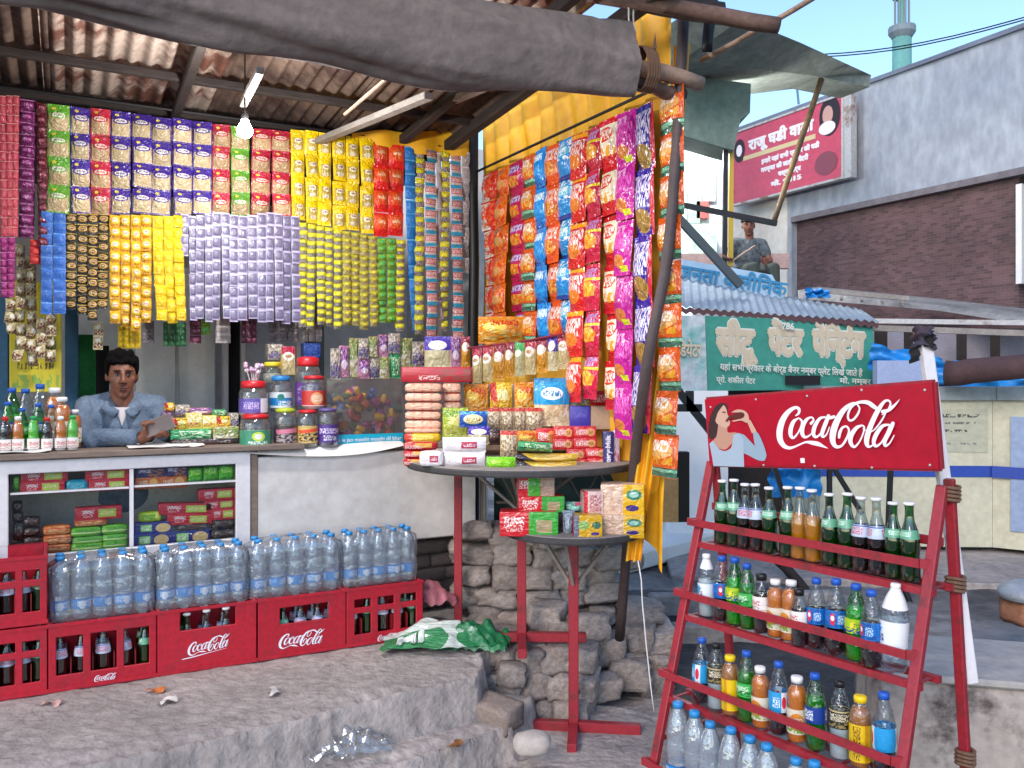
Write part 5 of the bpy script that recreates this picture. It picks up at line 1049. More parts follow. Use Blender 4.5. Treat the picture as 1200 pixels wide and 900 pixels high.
def item(st, name, cat, label, c, size, rz, soft=1, rx=0., ry=0., group=None): return ob(name, bmesh_(st, soft), None, c, (rx, ry, rz), size, label, cat, group)
def incab(st, x0, x1, y0, y1, b, label, soft=1, name='biscuit_packet', cat='biscuit packet', d=.06, group='biscuit packets in the glass cabinet', ry=0.):
    bb = .30+b; a0, a1 = A(x0, bb), A(x1, bb); z0, z1 = ZS((x0+x1)/2, y1, bb), ZS((x0+x1)/2, y0, bb)
    item(st, name, cat, label, S((a0+a1)/2, bb+d/2, (z0+z1)/2), (a1-a0, d, z1-z0), TH, soft, 0, ry, group)
TLq = 'upper left cabinet shelf'
for x0, x1, y0, y1, st, lb, sf in [
 (15,23,558,577,'green_pack','dark green packet at the left end of the upper cabinet shelf',1),
 (24,80,552,565,'red_biscuit','red biscuit packet, upper of the pair at the left of the top shelf',0),
 (23,76,564,577.5,'red_biscuit','red biscuit packet, lower of the pair at the left of the top shelf',0),
 (77,104,562,577,'cyan','bright turquoise round-ended packet between red biscuits',1),
 (100,152,550,563,'red_biscuit','red biscuit packet, upper of the pair by the mullion',0),
 (104,152,562,575,'red_biscuit','red biscuit packet, lower of the pair by the mullion',0),
 (159,194,547,560,'purple_choc','purple chocolate packet at the left of the right top shelf',0),
 (194,220,545,559,'purple_choc','purple chocolate packet next to the green packets',0),
 (159,188,559,573,'orange_choc','orange chocolate packet below the purple one, left',0),
 (188,219,557,572,'orange_choc','orange chocolate packet below the purple one, right',0),
 (220,238,548,568,'green_pack','bright green packet, first of three on the right top shelf',1),
 (238,257,546,567,'green_pack','bright green packet, second of three on the right top shelf',1),
 (256,275,545,565,'green_pack','bright green packet, third of three on the right top shelf',1),
 (14,26,588,600,'brown_pack','dark brown packet at the top of the lower left stack',1),(14,27,600,612,'brown_pack','dark brown packet in the leftmost lower stack, middle',1),(15,28,612,636,'brown_pack','tall dark brown packet at the bottom left corner',1),
 (26,47,606,618,'brown_pack','brown packet, top of the second lower stack',1),(26,47,618,629,'brown_pack','brown packet, second in the second lower stack',1),(26,48,629,639,'brown_pack','brown packet, third in the second lower stack',1),(26,48,639,649,'brown_pack','brown packet, bottom of the second lower stack',1),
 (50,83,616,627,'orange_roll','orange roll, top of the stack of three',1),(50,84,627,638,'orange_roll','orange roll, middle of the stack of three',1),(50,83,638,648,'orange_roll','orange roll, bottom of the stack of three',1),
 (88,143,594,609,'red_biscuit','single red biscuit packet lying on top of the orange roll',0),(87,126,608,617,'orange_roll','orange roll under the single red biscuit packet',1),
 (83,119,618,629,'green_roll','green roll, upper left of the green stack',1),(119,150,615,626,'green_roll','green roll, upper right of the green stack',1),(85,121,629,638,'green_roll','green roll, middle left of the green stack',1),(120,150,626,635,'green_roll','green roll, middle right of the green stack',1),(83,121,636,647,'green_roll','green roll, lower left of the green stack',1),(120,150,633,643,'green_roll','green roll, lower right of the green stack',1),
 (163,190,600,612,'lime_pack','lime packet lying on the blue biscuit packets',1),
 (186,250,590,603,'red_biscuit','red biscuit packet, upper of the tilted pair at the right',0),(196,249,602,615,'red_biscuit','red biscuit packet, lower of the tilted pair at the right',0),
 (233,277,573,586,'red_biscuit','red biscuit packet, top of the stack of three at the right',0),(240,277,586,597,'red_biscuit','red biscuit packet, middle of the stack of three at the right',0),(246,277,596,609,'red_biscuit','red biscuit packet, bottom of the stack of three at the right',0),
 (158,202,612,625,'blue_biscuit','dark blue biscuit packet, upper left of four',0),(202,248,614,622,'brown_pack','thin brown packet under the red biscuits',0),(156,200,625,640,'blue_biscuit','dark blue biscuit packet, lower left of four',0),(200,246,621,637,'blue_biscuit','dark blue biscuit packet, lower right of four',0),
 (248,277,608,620,'brown_pack','brown packet, upper of the pair in the right corner',1),(247,277,620,631,'brown_pack','brown packet, lower of the pair in the right corner',1)]:
    incab(st, x0, x1, y0, y1, .03, lb, sf, ry=.06 if 'tilted' in lb else 0)

# ---------------------------------------------------------------- on the counter, left: soft drinks
ZC = 1.279
def oncounter(kind, px, b, label, s=1., z=ZC, name='drink_bottle'): return bottle(kind, S(A(px, b), b, z), label, TH+random.uniform(-.3, .3), s, 'soft drinks on the counter at the left', name)
for k, (px, kd, d) in enumerate([(6,'label_cola','dark red cola'),(21,'label_mango','orange'),(39,'label_lime','lime'),(55,'label_cola','cola with a red cap'),(71,'label_mango','orange with a white cap'),(85,'label_lime','lime with a green cap')]):
    oncounter(kd, px, .36, 'small %s bottle, %s from the left in front' % (d, ORD[k]), .86)
for k, (px, kd, s, d) in enumerate([(9,'pet_navy',.8,'green bottle with dark label'),(26,'pet_green',.72,'bright green bottle with blue cap'),(45,'pet_navy',.8,'green bottle with blue cap'),(60,'pet_clear_blue',.75,'clear bottle with blue cap'),(73,'juice_mango',.98,'large orange bottle with white cap'),(88,'juice_mango',.75,'orange bottle beside the shopkeeper')]):
    oncounter(kd, px, .47, '%s, %s from the left in the second row' % (d, ORD[k]), s*1.1)
for k, (px, kd, s, d) in enumerate([(14,'pet_green',1.05,'tall green bottle with blue cap'),(30,'pet_clear_blue',1.0,'tall clear bottle with blue cap'),(47,'pet_clear_blue',1.12,'tallest clear bottle with blue cap'),(64,'juice_mango',1.1,'tall orange bottle')]):
    oncounter(kd, px, .60, '%s, %s from the left in the back row' % (d, ORD[k]), s*1.12)

# ---------------------------------------------------------------- on the counter, middle: trays of gums
def onc(st, x0, x1, y0, y1, b, label, soft=0, name='sweet_box', cat='box', d=.07, group='sweets and gums on the counter', ry=0.):
    a0, a1 = A(x0, b), A(x1, b); z0, z1 = ZS((x0+x1)/2, y1, b), ZS((x0+x1)/2, y0, b)
    return item(st, name, cat, label, S((a0+a1)/2, b+d/2, (z0+z1)/2), (a1-a0, d, z1-z0), TH, soft, 0, ry, group)
onc('green_white', 200, 248, 503, 515, .42, 'low green tray at the right hand of the shopkeeper', d=.16, name='tray', cat='tray')
onc('brown_pack', 200, 282, 514, 524, .40, 'flat dark tray under the green tray', d=.2, name='tray', cat='tray')
onc('misc_b', 250, 280, 500, 517, .40, 'open tan cardboard box of sweets beside the jars', d=.14)
for k, (x0, x1, y0, y1, st, lb) in enumerate([(202,220,490,504,'yellow_chip','yellow sweet box by the shopkeeper'),(218,237,484,504,'gum_box','white and yellow gum box with a tall back'),(237,254,487,503,'gum_box','small yellow gum box in the middle of the tray'),(254,270,488,502,'yellow_chip','yellow sweet box right of the gum boxes'),(268,280,484,500,'misc_a','grey and white sweet box next to the jars'),(193,205,472,482,'yellow_plain_b','small round yellow sweet tub'),(205,224,474,488,'misc_a','silvery sweets piled behind the yellow box'),(218,250,478,486,'misc_c','pink sweet packet behind the gum boxes'),(248,266,480,488,'green_white','green sweets behind the tray'),(191,203,482,494,'misc_c','lilac sweets beside the shopkeeper')]):
    if st == 'yellow_plain_b': st = 'yellow_chip'
    onc(st, x0, x1, y0, y1, .44+.03*(k > 4)+.002*k, lb, 1 if k > 4 else 0)
for k, (x0, x1, lb) in enumerate([(150,222,'sheet of newspaper lying under the arm of the shopkeeper'),(190,238,'crumpled paper sheet by the green tray'),(-5,60,'white paper under the soft drink bottles'),(286,470,'white paper liner hanging over the counter edge under the jars')]):
    a0, a1 = A(x0, .33), A(x1, .33); g = MB(); dz = .012
    g.grid(lambda u, v: (u*(a1-a0), -.055+v*.26, .003+.006*math.sin(u*7+v*5)*u-(.05*max(0, .25-v)*4*abs(math.sin(u*2.4+.4))*(k == 3))), 16, 10)
    ob('paper_sheet', g.mesh('paper', m_paper, True), None, S(a0, .33, ZC-.0 if k < 3 else 1.256), TH, None, lb, 'paper')
def jar(x0, x1, y0, y1, b, lidc, lab, fillm, label, lid_h=.16):
    px = (x0+x1)/2; a = A(px, b); rr = (A(x1, b)-A(x0, b))/2; z0 = max(1.252, ZS(px, y1, b)); z1 = ZS(px, y0, b); h = z1-z0
    r = emp('sweet_jar', S(a, b, z0), TH, label, 'jar', 'sweet jars on the counter')
    hb = h*(1-lid_h); n = 18
    g = MB(); g.lathe([(rr*.9,0),(rr,.006),(rr,hb*.8),(rr*.92,hb*.92),(rr*.72,hb)], n, cap=False); g.lathe([(.001, .001), (rr*.9, 0)], n, cap=False); ob('jar_body', g.mesh('j', m_jar, True), r)
    g = MB(); g.lathe([(rr*.86,.003),(rr*.95,.008),(rr*.95,hb*.55),(rr*.6,hb*.62)], n); ob('sweets', g.mesh('c', fillm, True), r)
    if lab: g = MB(); g.lathe([(rr*1.012,hb*.12),(rr*1.012,hb*.62)], n, cap=False); ob('label_band', g.mesh('l', lab, True), r)
    g = MB(); g.lathe([(rr*.80,hb*.99),(rr*.84,hb+h*lid_h*.1),(rr*.84,h*.97),(rr*.5,h)], n); ob('lid', g.mesh('k', lidc, True), r)
    return r
lidr = mat('red_lid', '#c41a24', .4); lidy = mat('yellow_lid', '#d8c024', .4); lidb = mat('blue_lid', '#2476b4', .4); lidp = mat('violet_lid', '#5c4c84', .4); lidg = mat('lime_lid', '#a8b424', .4)
fm = lambda n, c, c2: mat('sweets_'+n, c, .5, var=.3, vscale=60, col2=c2, c2thr=(.42, .58), bump=.9, bscale=70)
jar(281,318,485,526,.36,lidr,prt('jl1','#3c8c6c',[('e',.5,.6,.4,.6,'#c4d83c'),('e',.5,.6,.25,.36,'#e8e8e0'),('s',.5,.2,.6,.2,'#e0ece4')],.35,.1),fm('a','#5c9c7c','#c8d8c8'),'squat jar with red lid and green label at the front left',.12)
jar(321,348,478,525,.37,lidg,prt('jl2','#4a3c40',[('r',.5,.7,.9,.24,'#d87c94',.1),('b',.5,.3,.9,.5,'#a89c9c')],.35,.1),fm('b','#4a3234','#9c8c8c'),'dark jar with pink band and lime lid',.1)
jar(348,373,480,525,.36,lidr,prt('jl3','#c8a860',[('r',.5,.72,.9,.2,'#d84c2c',.15),('b',.5,.35,.9,.5,'#3c2c34')],.35,.1),fm('c','#c8b490','#4c3c3c'),'jar of cream sweets with an orange band',.08)
jar(372,396,478,524,.35,lidp,prt('jl4','#4c2c7c',[('s',.5,.65,.9,.3,'#d8c8e4'),('s',.5,.25,.6,.3,'#c8c8d0')],.35,.1),fm('d','#3c2c4c','#8c84a0'),'violet labelled jar next to the sweet box',.08)
jar(280,314,446,487,.42,lidr,prt('jl5','#5c4c9c',[('s',.35,.5,.5,.5,'#c8b4dc'),('r',.8,.5,.3,1,'#dcd8e0')],.35,.1),fm('e','#8c7cac','#d0c8dc'),'jar with violet label and red lid stacked at the left',.2)
jar(316,342,440,482,.46,lidb,prt('jl6','#dce4e8',[('r',.5,.4,1,.5,'#2484c8'),('e',.4,.7,.3,.4,'#1c7c6c'),('s',.6,.3,.6,.3,'#e8f0f4')],.35,.1),fm('f','#a8b4bc','#d8dce0'),'white and blue labelled jar with a blue lid',.14)
jar(346,376,418,480,.52,lidr,prt('jl7','#7c4ca8',[('b',.5,.5,.9,.8,'#b8a4c8')],.35,.1),fm('g','#b8b0b8','#dcdce0'),'tall clear jar with a big red lid behind the others',.17)
jar(354,382,440,480,.43,lidr,prt('jl8','#c83a34',[('e',.5,.5,.5,.8,'#e8a46c'),('s',.5,.5,.4,.4,'#f0dcc8'),('r',.5,.04,1,.06,'#e0c4bc')],.35,.1),fm('h','#c8a89c','#e0d4cc'),'jar with an orange-red label in the right stack',.1)
jar(308,330,424,450,.56,lidy,None,fm('i','#a89c84','#d8d0c0'),'small jar with a yellow lid at the back',.2)
# lollipops, stuff above the jars
lp = emp('lollipop_bunch', S(A(297, .43), .43, ZS(297, 448, .43)), TH, 'bunch of pale pink lollipops sticking out above the left jar', 'lollipops')
for k in range(14):
    x, y, z = random.uniform(-.05, .05), random.uniform(-.03, .03), random.uniform(.04, .09)
    g = MB(); g.tube([(x*.3, y*.3, -.02), (x, y, z)], .002, 5); ob('stick', g.mesh('s', m_white), lp)
    g = MB(); g.lathe([(.002,-.011),(.011,-.004),(.012,.004),(.002,.012)], 8, M=Matrix.Translation((x, y, z))); ob('sweet', g.mesh('s', mat('pink_sweet%d' % (k % 3), ['#c8a0b4', '#d8ccd4', '#a88ca8'][k % 3], .3), True), lp)
onc('misc_a', 314, 332, 403, 422, .62, 'pale box of small packets at the back above the jars'); onc('cookie_row', 330, 346, 406, 440, .6, 'tall beige box behind the jars'); onc('dark_blue_box', 356, 376, 402, 420, .62, 'dark blue box above the tall red-lidded jar')
onc('yellow_rusk', 312, 330, 424, 450, .6, 'black and yellow striped box behind the blue-lidded jar')
# clear sweet box with a turquoise printed strip
sx0, sx1 = A(383, .36), A(472, .36); sz1 = ZS(428, 443, .36); sw = sx1-sx0; sh = sz1-1.25
sb = emp('sweet_box', S(sx0, .36, 1.25), TH, 'clear plastic box of coloured sweets with a turquoise strip', 'sweet box')
g = MB(); t = .003; g.box(0, sw, 0, t, 0, sh); g.box(0, sw, .2-t, .2, 0, sh); g.box(0, t, t, .2-t, 0, sh); g.box(sw-t, sw, t, .2-t, 0, sh); g.box(t, sw-t, t, .2-t, 0, t); ob('box_body', g.mesh('b', clear('cloudy_plastic', '#f0ecea', .03, .1, 8., .04)), sb)
g = MB(); g.box(.0, sw, -.003, -.001, 0, sh*.16); ob('printed_strip', g.mesh('s', mat('turquoise_print', '#17a6c4', .4)), sb)
txt('lal ao le jao meethi meethi dil bhar', sh*.085, m_logo, sb, (sw/2, -.0045, sh*.08), name='lettering', sx=.95)
cols_ = ['#c8a030','#a82c4c','#8c2c7c','#2c4c8c','#b8643c','#c83c2c','#d8b040','#7c3c8c','#4c6c5c','#c87c9c']
sm_ = [rock_mesh('sweet', mat('sweet_'+c.strip('#'), c, .35, coat=.3), 50+i, .5, .06, 2) for i, c in enumerate(cols_)]
for k in range(110):
    u, v, w_ = random.random(), random.random(), random.random()
    z = .02+(sh*.80)*v*(1-.35*abs(u-.45)); s_ = random.uniform(.026, .04)
    ob('sweet', sm_[random.randrange(10)], sb, (.02+u*(sw-.04), .02+w_*.15, min(z, sh*.8)), (random.random()*3, random.random()*3, 0), (s_*1.3, s_, s_*.8))
# strings of small packets hanging right behind the counter
GM = 'small snack packets hung low behind the sweet box'
for k, (x0, x1, y0, y1, st, lb) in enumerate([(388,400,408,445,'misc_a','grey hanging packet at the left of the low row'),(398,410,405,442,'misc_c','pink and violet hanging packet in the low row'),(410,422,396,442,'misc_b','olive hanging packet in the low row'),(421,433,396,420,'misc_a','upper pale packet fourth along the low row'),(433,444,394,418,'misc_b','upper olive packet fifth along the low row'),(444,456,392,418,'misc_c','upper violet packet sixth along the low row'),(456,470,390,414,'misc_a','upper silvery packet seventh along the low row'),(421,434,420,444,'misc_c','lower pink packet under the fourth'),(434,446,418,444,'misc_a','lower grey packet under the fifth'),(446,458,418,444,'misc_b','lower cream packet under the sixth'),(458,470,414,444,'green_white','lower green packet under the seventh'),(470,484,396,430,'misc_b','olive packet left of the purple cookie bag'),(484,500,400,430,'misc_a','pale packet behind the purple cookie bag')]):
    onc(st, x0, x1, y0, y1, .50+.01*(k % 3), lb, 2, 'snack_packet', 'snack packet', .03, GM)
# ---------------------------------------------------------------- the two round tables
def rtable(c, r, zt, zb, label, legs=(), arm=.29, rot=0.):
    t = emp('round_table', (c[0], c[1], zb), 0, label, 'table'); H = zt-zb
    g = MB(); g.lathe([(r-.004,H-.028),(r,H-.02),(r,H-.005),(r-.004,H)], 48); ob('table_top', g.mesh('top', m_black_top), t)
    g = MB(); g.lathe([(r*.985,H+.0005),(r*.98,H+.003)], 48); ob('top_cover', g.mesh('cover', m_grey_top), t)
    g = MB(); g.bar((0, 0, .03), (0, 0, H-.03), .042); ob('pedestal', g.mesh('ped', m_red, bevel=.003), t)
    for k, (an, ln) in enumerate(((rot, arm), (rot+PI, arm), (rot+PI/2, arm*.8), (rot-PI/2, arm*.8))):
        g = MB(); g.bar((.02*math.cos(an), .02*math.sin(an), .024), (ln*math.cos(an), ln*math.sin(an), .02), .04, .042); ob('foot', g.mesh('foot', m_red, bevel=.003), t)
    for k in range(3):
        an = rot+k*2*PI/3+.4; g = MB(); g.bar((.02*math.cos(an), .02*math.sin(an), H*.72), (r*.7*math.cos(an), r*.7*math.sin(an), H-.03), .014, .014); ob('brace', g.mesh('brace', m_batten), t)
    return t
T1 = (.045, 3.97); Z1 = 1.213; T2 = (.268, 3.72); Z2 = .945
rtable(T1, .535, Z1, .362, 'larger round table on the platform loaded with biscuits and snacks', arm=.3, rot=.0)
rtable(T2, .31, Z2, .05, 'smaller round table with rusk packets on a red cross foot', arm=.29, rot=-.1)
p = W(537, 555, 4.28); g = MB(); g.bar((0, 0, 0), (0, 0, p.z-.33), .04); g.box(-.025, .025, -.025, .025, p.z-.34, p.z-.325); ob('table_prop', g.mesh('leg', m_red, bevel=.003), None, (p.x, p.y, .33), 0, None, 'red square post propping the left side of the larger table', 'table leg')
# iron lattice leaning behind the tables
lt_ = emp('iron_lattice', (.12, 4.36, .8), 0, 'thin rusty iron lattice under the larger table', 'lattice')
for k in range(4):
    x = -.1+k*.17
    for s_ in (-1, 1): g = MB(); g.bar((x-.08*s_, 0, 0), (x+.08*s_, .01*s_, .30), .012, .008); ob('lattice_bar', g.mesh('b', mat('faded_iron', '#6a5a4c', .8, var=.3)), lt_)
g = MB(); g.bar((-.2, .012, .15), (.52, .012, .15), .012); ob('lattice_bar', g.mesh('b', mat('faded_iron', '#6a5a4c', .8)), lt_)
#plank('wooden_post', W(728,630,4.05), W(722,745,4.1), .045, .04, mat('grey_wood', '#7d746d', .85, var=.2, vscale=8, stretch=(6, 6, 1)), 'short grey wooden post under the right of the small table', 'post')
plank('wooden_post', W(566,560,4.6), W(566,640,4.6), .035, .03, mat('grey_wood', '#7d746d', .85), 'thin wooden post beside the end of the white counter wall', 'post')
g = MB(); g.box(0, .9, 0, .03, 0, .5); ob('dark_board', g.mesh('b', mat('dark_green_board', '#20302c', .9, var=.3, vscale=4)), None, (-.10, 4.72, .78), 0, None, 'dark greenish board standing behind the table legs', 'board')

# ---- goods on the larger table (x0,x1,y0,y1 in the photograph, distance)
def ont(st, x0, x1, y0, y1, Y, label, soft=1, name='snack_packet', cat='snack packet', d=.07, rz=0., rx=0., ry=0., group='goods on the larger round table', zmin=None):
    a, b_ = W(x0, y1, Y), W(x1, y0, Y); c = (a+b_)/2; h = b_.z-a.z
    if zmin is not None and a.z < zmin: c.z += 0
    return item(st, name, cat, label, (c.x, Y+d/2, c.z), (b_.x-a.x, d, h), rz, soft, rx, ry, group)
G_ = 'rusk packets stacked at the left of the larger table'
ys = [449,460.5,471.5,482,492.5,503.5,514,528]
for k in range(5): ont('rusk', 474, 518 if k < 3 else 517, ys[k], ys[k+1]-.5, 3.92, 'long packet of round biscuits, %s from the top of the left stack' % ORD[k], 1, 'biscuit_packet', 'biscuit packet', .07, -.08, group=G_)
for k, (y0, y1) in enumerate([(449,461),(461,471),(471,482)]): ont('rusk', 518, 540, y0, y1, 3.98, 'short packet of round biscuits, %s from the top beside the red tray' % ORD[k], 1, 'biscuit_packet', 'biscuit packet', .07, group=G_)
ont('rusk', 473, 516, 502, 508, 3.9, 'thin tan biscuit packet above the yellow one', 1, 'biscuit_packet', 'biscuit packet', .08, group=G_)
ont('yellow_red', 473, 516, 507, 518.5, 3.9, 'yellow and red biscuit packet in the left stack', 1, 'biscuit_packet', 'biscuit packet', .08, group=G_)
for k, (y0, y1) in enumerate([(518,528),(528,537),(537,547)]): ont('red_rusk', 472, 512-7*k, y0, y1, 3.78, 'red rusk packet, %s from the top at the table edge' % ORD[k], 1, 'biscuit_packet', 'biscuit packet', .09, group=G_)
ont('white_red', 491, 519, 529, 547, 3.6, 'small white packet with a red square at the table front', 1, 'biscuit_packet')
ont('white_red', 518, 569, 513, 531, 3.62, 'white packet with dark red label, upper of two', 2, 'biscuit_packet'); ont('white_red', 520, 568, 531, 549, 3.60, 'white packet with dark red label, lower of two', 2, 'biscuit_packet')
ont('red_tray', 470, 553, 430, 448, 4.0, 'red cardboard tray on top of the biscuit stack', 0, 'cardboard_tray', 'tray', .16)
ont('lime_bag', 518, 548, 478, 514, 3.9, 'pale green snack bag left of the blue one', 2, d=.06); ont('blue_oval', 538, 571, 482, 501, 3.84, 'blue snack bag with a yellow oval', 2, d=.05); ont('cookie_purple', 548, 574, 500, 522, 3.8, 'violet and cream packet above the white packets', 2, d=.05)
ont('orange_chip', 543, 572, 450, 483, 4.04, 'orange and yellow crisp bag, left of three', 2, d=.05); ont('yellow_chip', 574, 600, 448, 486, 4.03, 'yellow crisp bag, middle of three', 2, d=.05); ont('orange_chip', 603, 627, 448, 484, 4.02, 'orange crisp bag, right of three', 2, d=.05)
ont('cyan_bag', 626, 668, 443, 500, 3.98, 'large turquoise peanut bag with a white oval', 2, d=.07)
for k, (x0, x1) in enumerate([(571,588),(587,603),(603,617),(616,636)]): ont('clear_nut', x0, x1, 478, 508, 3.95, 'clear bag of nuts, %s from the left under the crisp bags' % ORD[k], 2, d=.05)
ont('brown_pack', 572, 586, 503, 522, 3.8, 'small brown sachet pile by the lime bag', 2, d=.05); ont('clear_nut', 586, 606, 505, 540, 3.7, 'brown clear bag of sweets behind the lime green packet', 2, d=.06)
ont('lime_green', 570, 604, 536, 551, 3.56, 'bright lime green packet at the front edge of the table', 2, d=.06)
ont('orange_chip', 606, 630, 505, 522, 3.82, 'small orange bag behind the white and green one', 2, d=.05); ont('red_cookie', 628, 652, 502, 522, 3.82, 'red and orange packet left of the red boxes', 2, d=.05)
ont('green_white', 607, 648, 519, 530, 3.62, 'flat white and green bag on top of the yellow bags', 2, d=.1, ry=.06); ont('yellow_black_bag', 604, 678, 533, 543, 3.62, 'long yellow and black bag, upper of two', 2, d=.12); ont('yellow_black_bag', 606, 677, 542, 551, 3.6, 'long yellow and black bag, lower of two', 2, d=.12)
for k, (x0, x1, y0, y1, lb) in enumerate([(649,672,500,514,'upper left'),(672,699,500,513,'upper right'),(648,672,514,527,'middle left'),(672,700,513,526,'middle right'),(664,686,526,539,'lower left'),(686,711,525,537,'lower right'),(666,688,538,549,'bottom left'),(688,711,537,548,'bottom right')]):
    ont('red_cookie', x0, x1, y0, y1, 3.8, 'red biscuit box with a biscuit picture, %s of the pile' % lb, 0, 'biscuit_box', 'biscuit box', .08)
bk = ont('purple_book', 707, 719, 506, 551, 3.78, 'upright dark blue box with white side lettering', 0, 'tall_box', 'box', .06)
ont('white_pack_jar', 719, 726, 505, 551, 3.8, 'plain white back of the upright blue box', 0, 'tall_box', 'box', .06)
txt('Dairy Milk', .034, m_logo, None, W(713, 529, 3.765), (PI/2, -PI/2, 0), name='box_lettering', label='white lettering up the side of the upright blue box', cat='lettering')
ont('purple_box', 668, 692, 476, 503, 3.98, 'plain violet cardboard box behind the red boxes', 0, 'cardboard_box', 'box', .1)
g = MB(); g.box(-.5, .5, -.5, .5, -.5, .5); c = (W(693,503,3.95)+W(727,476,3.95))/2; sz = W(727,476,3.95)-W(693,503,3.95)
ob('cardboard_box', g.mesh('carton', m_carton, bevel=.01), None, (c.x, 4.0, c.z), 0, (sz.x, .1, sz.z), 'brown cardboard box beside the violet one', 'box')
ont('misc_b', 667, 692, 440, 476, 4.02, 'clear bag of brown snacks right of the turquoise bag', 2, d=.05); ont('red_cookie', 692, 727, 458, 476, 4.0, 'red packet above the brown cardboard box', 2, d=.05)
# cartons the upright bags lean against
for x0, x1, y0, y1, Y, lb in [(520,612,480,528,4.12,'brown carton hidden behind the snack bags, left'),(612,690,480,528,4.12,'brown carton hidden behind the snack bags, right'),(545,665,450,481,4.14,'long carton behind the upper crisp bags')]:
    a, b_ = W(x0, y1, Y), W(x1, y0, Y); g = MB(); g.box(0, b_.x-a.x, 0, .14, 0, b_.z-a.z); ob('carton', g.mesh('carton', m_carton, bevel=.004), None, a, 0, None, lb, 'box')
g = MB(); a = W(540, 430, 4.3); g.bar((0, 0, 0), (.6, -.35, .0), .01)
ck = ['cookie_row','cookie_row','cookie_orange','cookie_orange','cookie_green','cookie_row','cookie_orange','cookie_purple','cookie_row']
xs_ = [553,565,578,592,603,615,629,642,654,669]
for k in range(9):
    x0, x1 = xs_[k], xs_[k+1]; xm = (x0+x1)/2; yt = 409-.165*(xm-555)
    ont(ck[k], x0-.5, x1+.5, yt, yt+41, 4.25-.03*k, 'clear cookie packet with printed top, %s from the left on the string' % ORD[k], 2, d=.05, rz=-.5, group='cookie packets hung above the larger table')
for k, (x0, x1, st, lb) in enumerate([(497,528,'cookie_purple','wide purple cookie packet above the red tray'),(528,540,'misc_c','pink cookie packet right of the wide purple one'),(540,551,'cookie_orange','yellow cookie packet nearest the middle post')]): ont(st, x0, x1, 394, 431, 4.4, lb, 2, d=.05, group='cookie packets hung above the larger table')
ont('orange_chip', 560, 616, 370, 402, 4.35, 'bulky brown and orange bag slumped under the crisp strips', 2, 'snack_bag', 'snack bag', .12)
p0, p1 = W(548, 408, 4.35), W(672, 389, 3.98)
g = MB(); g.tube([Vector((0, 0, 0)), (p1-p0)*.5+Vector((0, 0, -.01)), p1-p0], .006, 6); ob('hanging_string', g.mesh('s', mat('red_cord', '#7c1830', .8)), None, p0, 0, None, 'dark red cord carrying the cookie packets', 'string')
# ---- rusk packets on the small table
GR = 'rusk packets on the small round table'
def ont2(st, x0, x1, y0, y1, Y, label, soft=1, d=.09, rz=0.): return ont(st, x0, x1, y0, y1, Y, label, soft, 'rusk_packet', 'rusk packet', d, rz, group=GR)
ont2('milk_rusk', 586, 655, 600, 629, 3.50, 'red and green rusk packet at the bottom of the left pile', 0, .1, -.05)
ont2('milk_rusk', 607, 661, 582, 601, 3.54, 'red and green rusk packet, second from the top of the left pile', 0, .1, .06)
ont2('milk_rusk_tan', 606, 649, 558, 582, 3.56, 'red, green and tan rusk packet on top of the left pile', 0, .09, .1)
ont2('milk_rusk', 660, 664, 602, 628, 3.6, 'thin green end of a packet in the middle', 0)
ont2('yellow_rusk', 672, 706, 604, 633, 3.45, 'small yellow rusk packet at the front', 0, .08)
ont2('bluegrey_bag', 660, 674, 600, 631, 3.5, 'grey-blue crinkled bag beside the small yellow packet', 2)
ont2('teal_bag', 662, 684, 590, 603, 3.56, 'pale teal bag with a pink corner', 2)
ont2('pink_rusk', 683, 706, 576, 604, 3.52, 'white and red rusk packet standing on the yellow one', 0, .09, .1)
ont2('tan_rusk', 706, 757, 568, 605, 3.52, 'tan and yellow rusk packet, upper of the right pair', 0, .12, -.12)
ont2('tan_rusk', 707, 757, 604, 631, 3.50, 'tan and yellow rusk packet, lower of the right pair', 0, .12, -.12)

# ---- plastic sacks on the platform
def sack(u, v):
    x = (u-.5)*.55; y = (v-.5)*.34; n_ = noise.noise(Vector((u*4, v*4, 3)))
    z = .02+.075*math.exp(-((u-.5)**2*9+(v-.5)**2*7))*(1+.5*n_)+.03*abs(noise.noise(Vector((u*5, v*5, 1))))+.012*math.sin(u*13+v*6)*v
    return (x*(1+.15*n_), y*(1+.2*noise.noise(Vector((u*3, v*3, 9)))), z)
p_sack = prt('printed_sack', '#bcc4bc', [('e',.22,.18,.62,.56,'#2c7a4a'),('e',.88,.5,.5,.9,'#1f6c3c'),('e',.74,.2,.3,.3,'#2c7a4a'),('e',.84,.72,.2,.2,'#c4ccc4'),('r',.5,.56,.10,.14,'#a02838'),('r',.2,.92,.5,.2,'#b87880'),('r',.62,.9,.1,.3,'#7c9a80',.3)], .35, 0, coat=.2, noise_amt=.2)
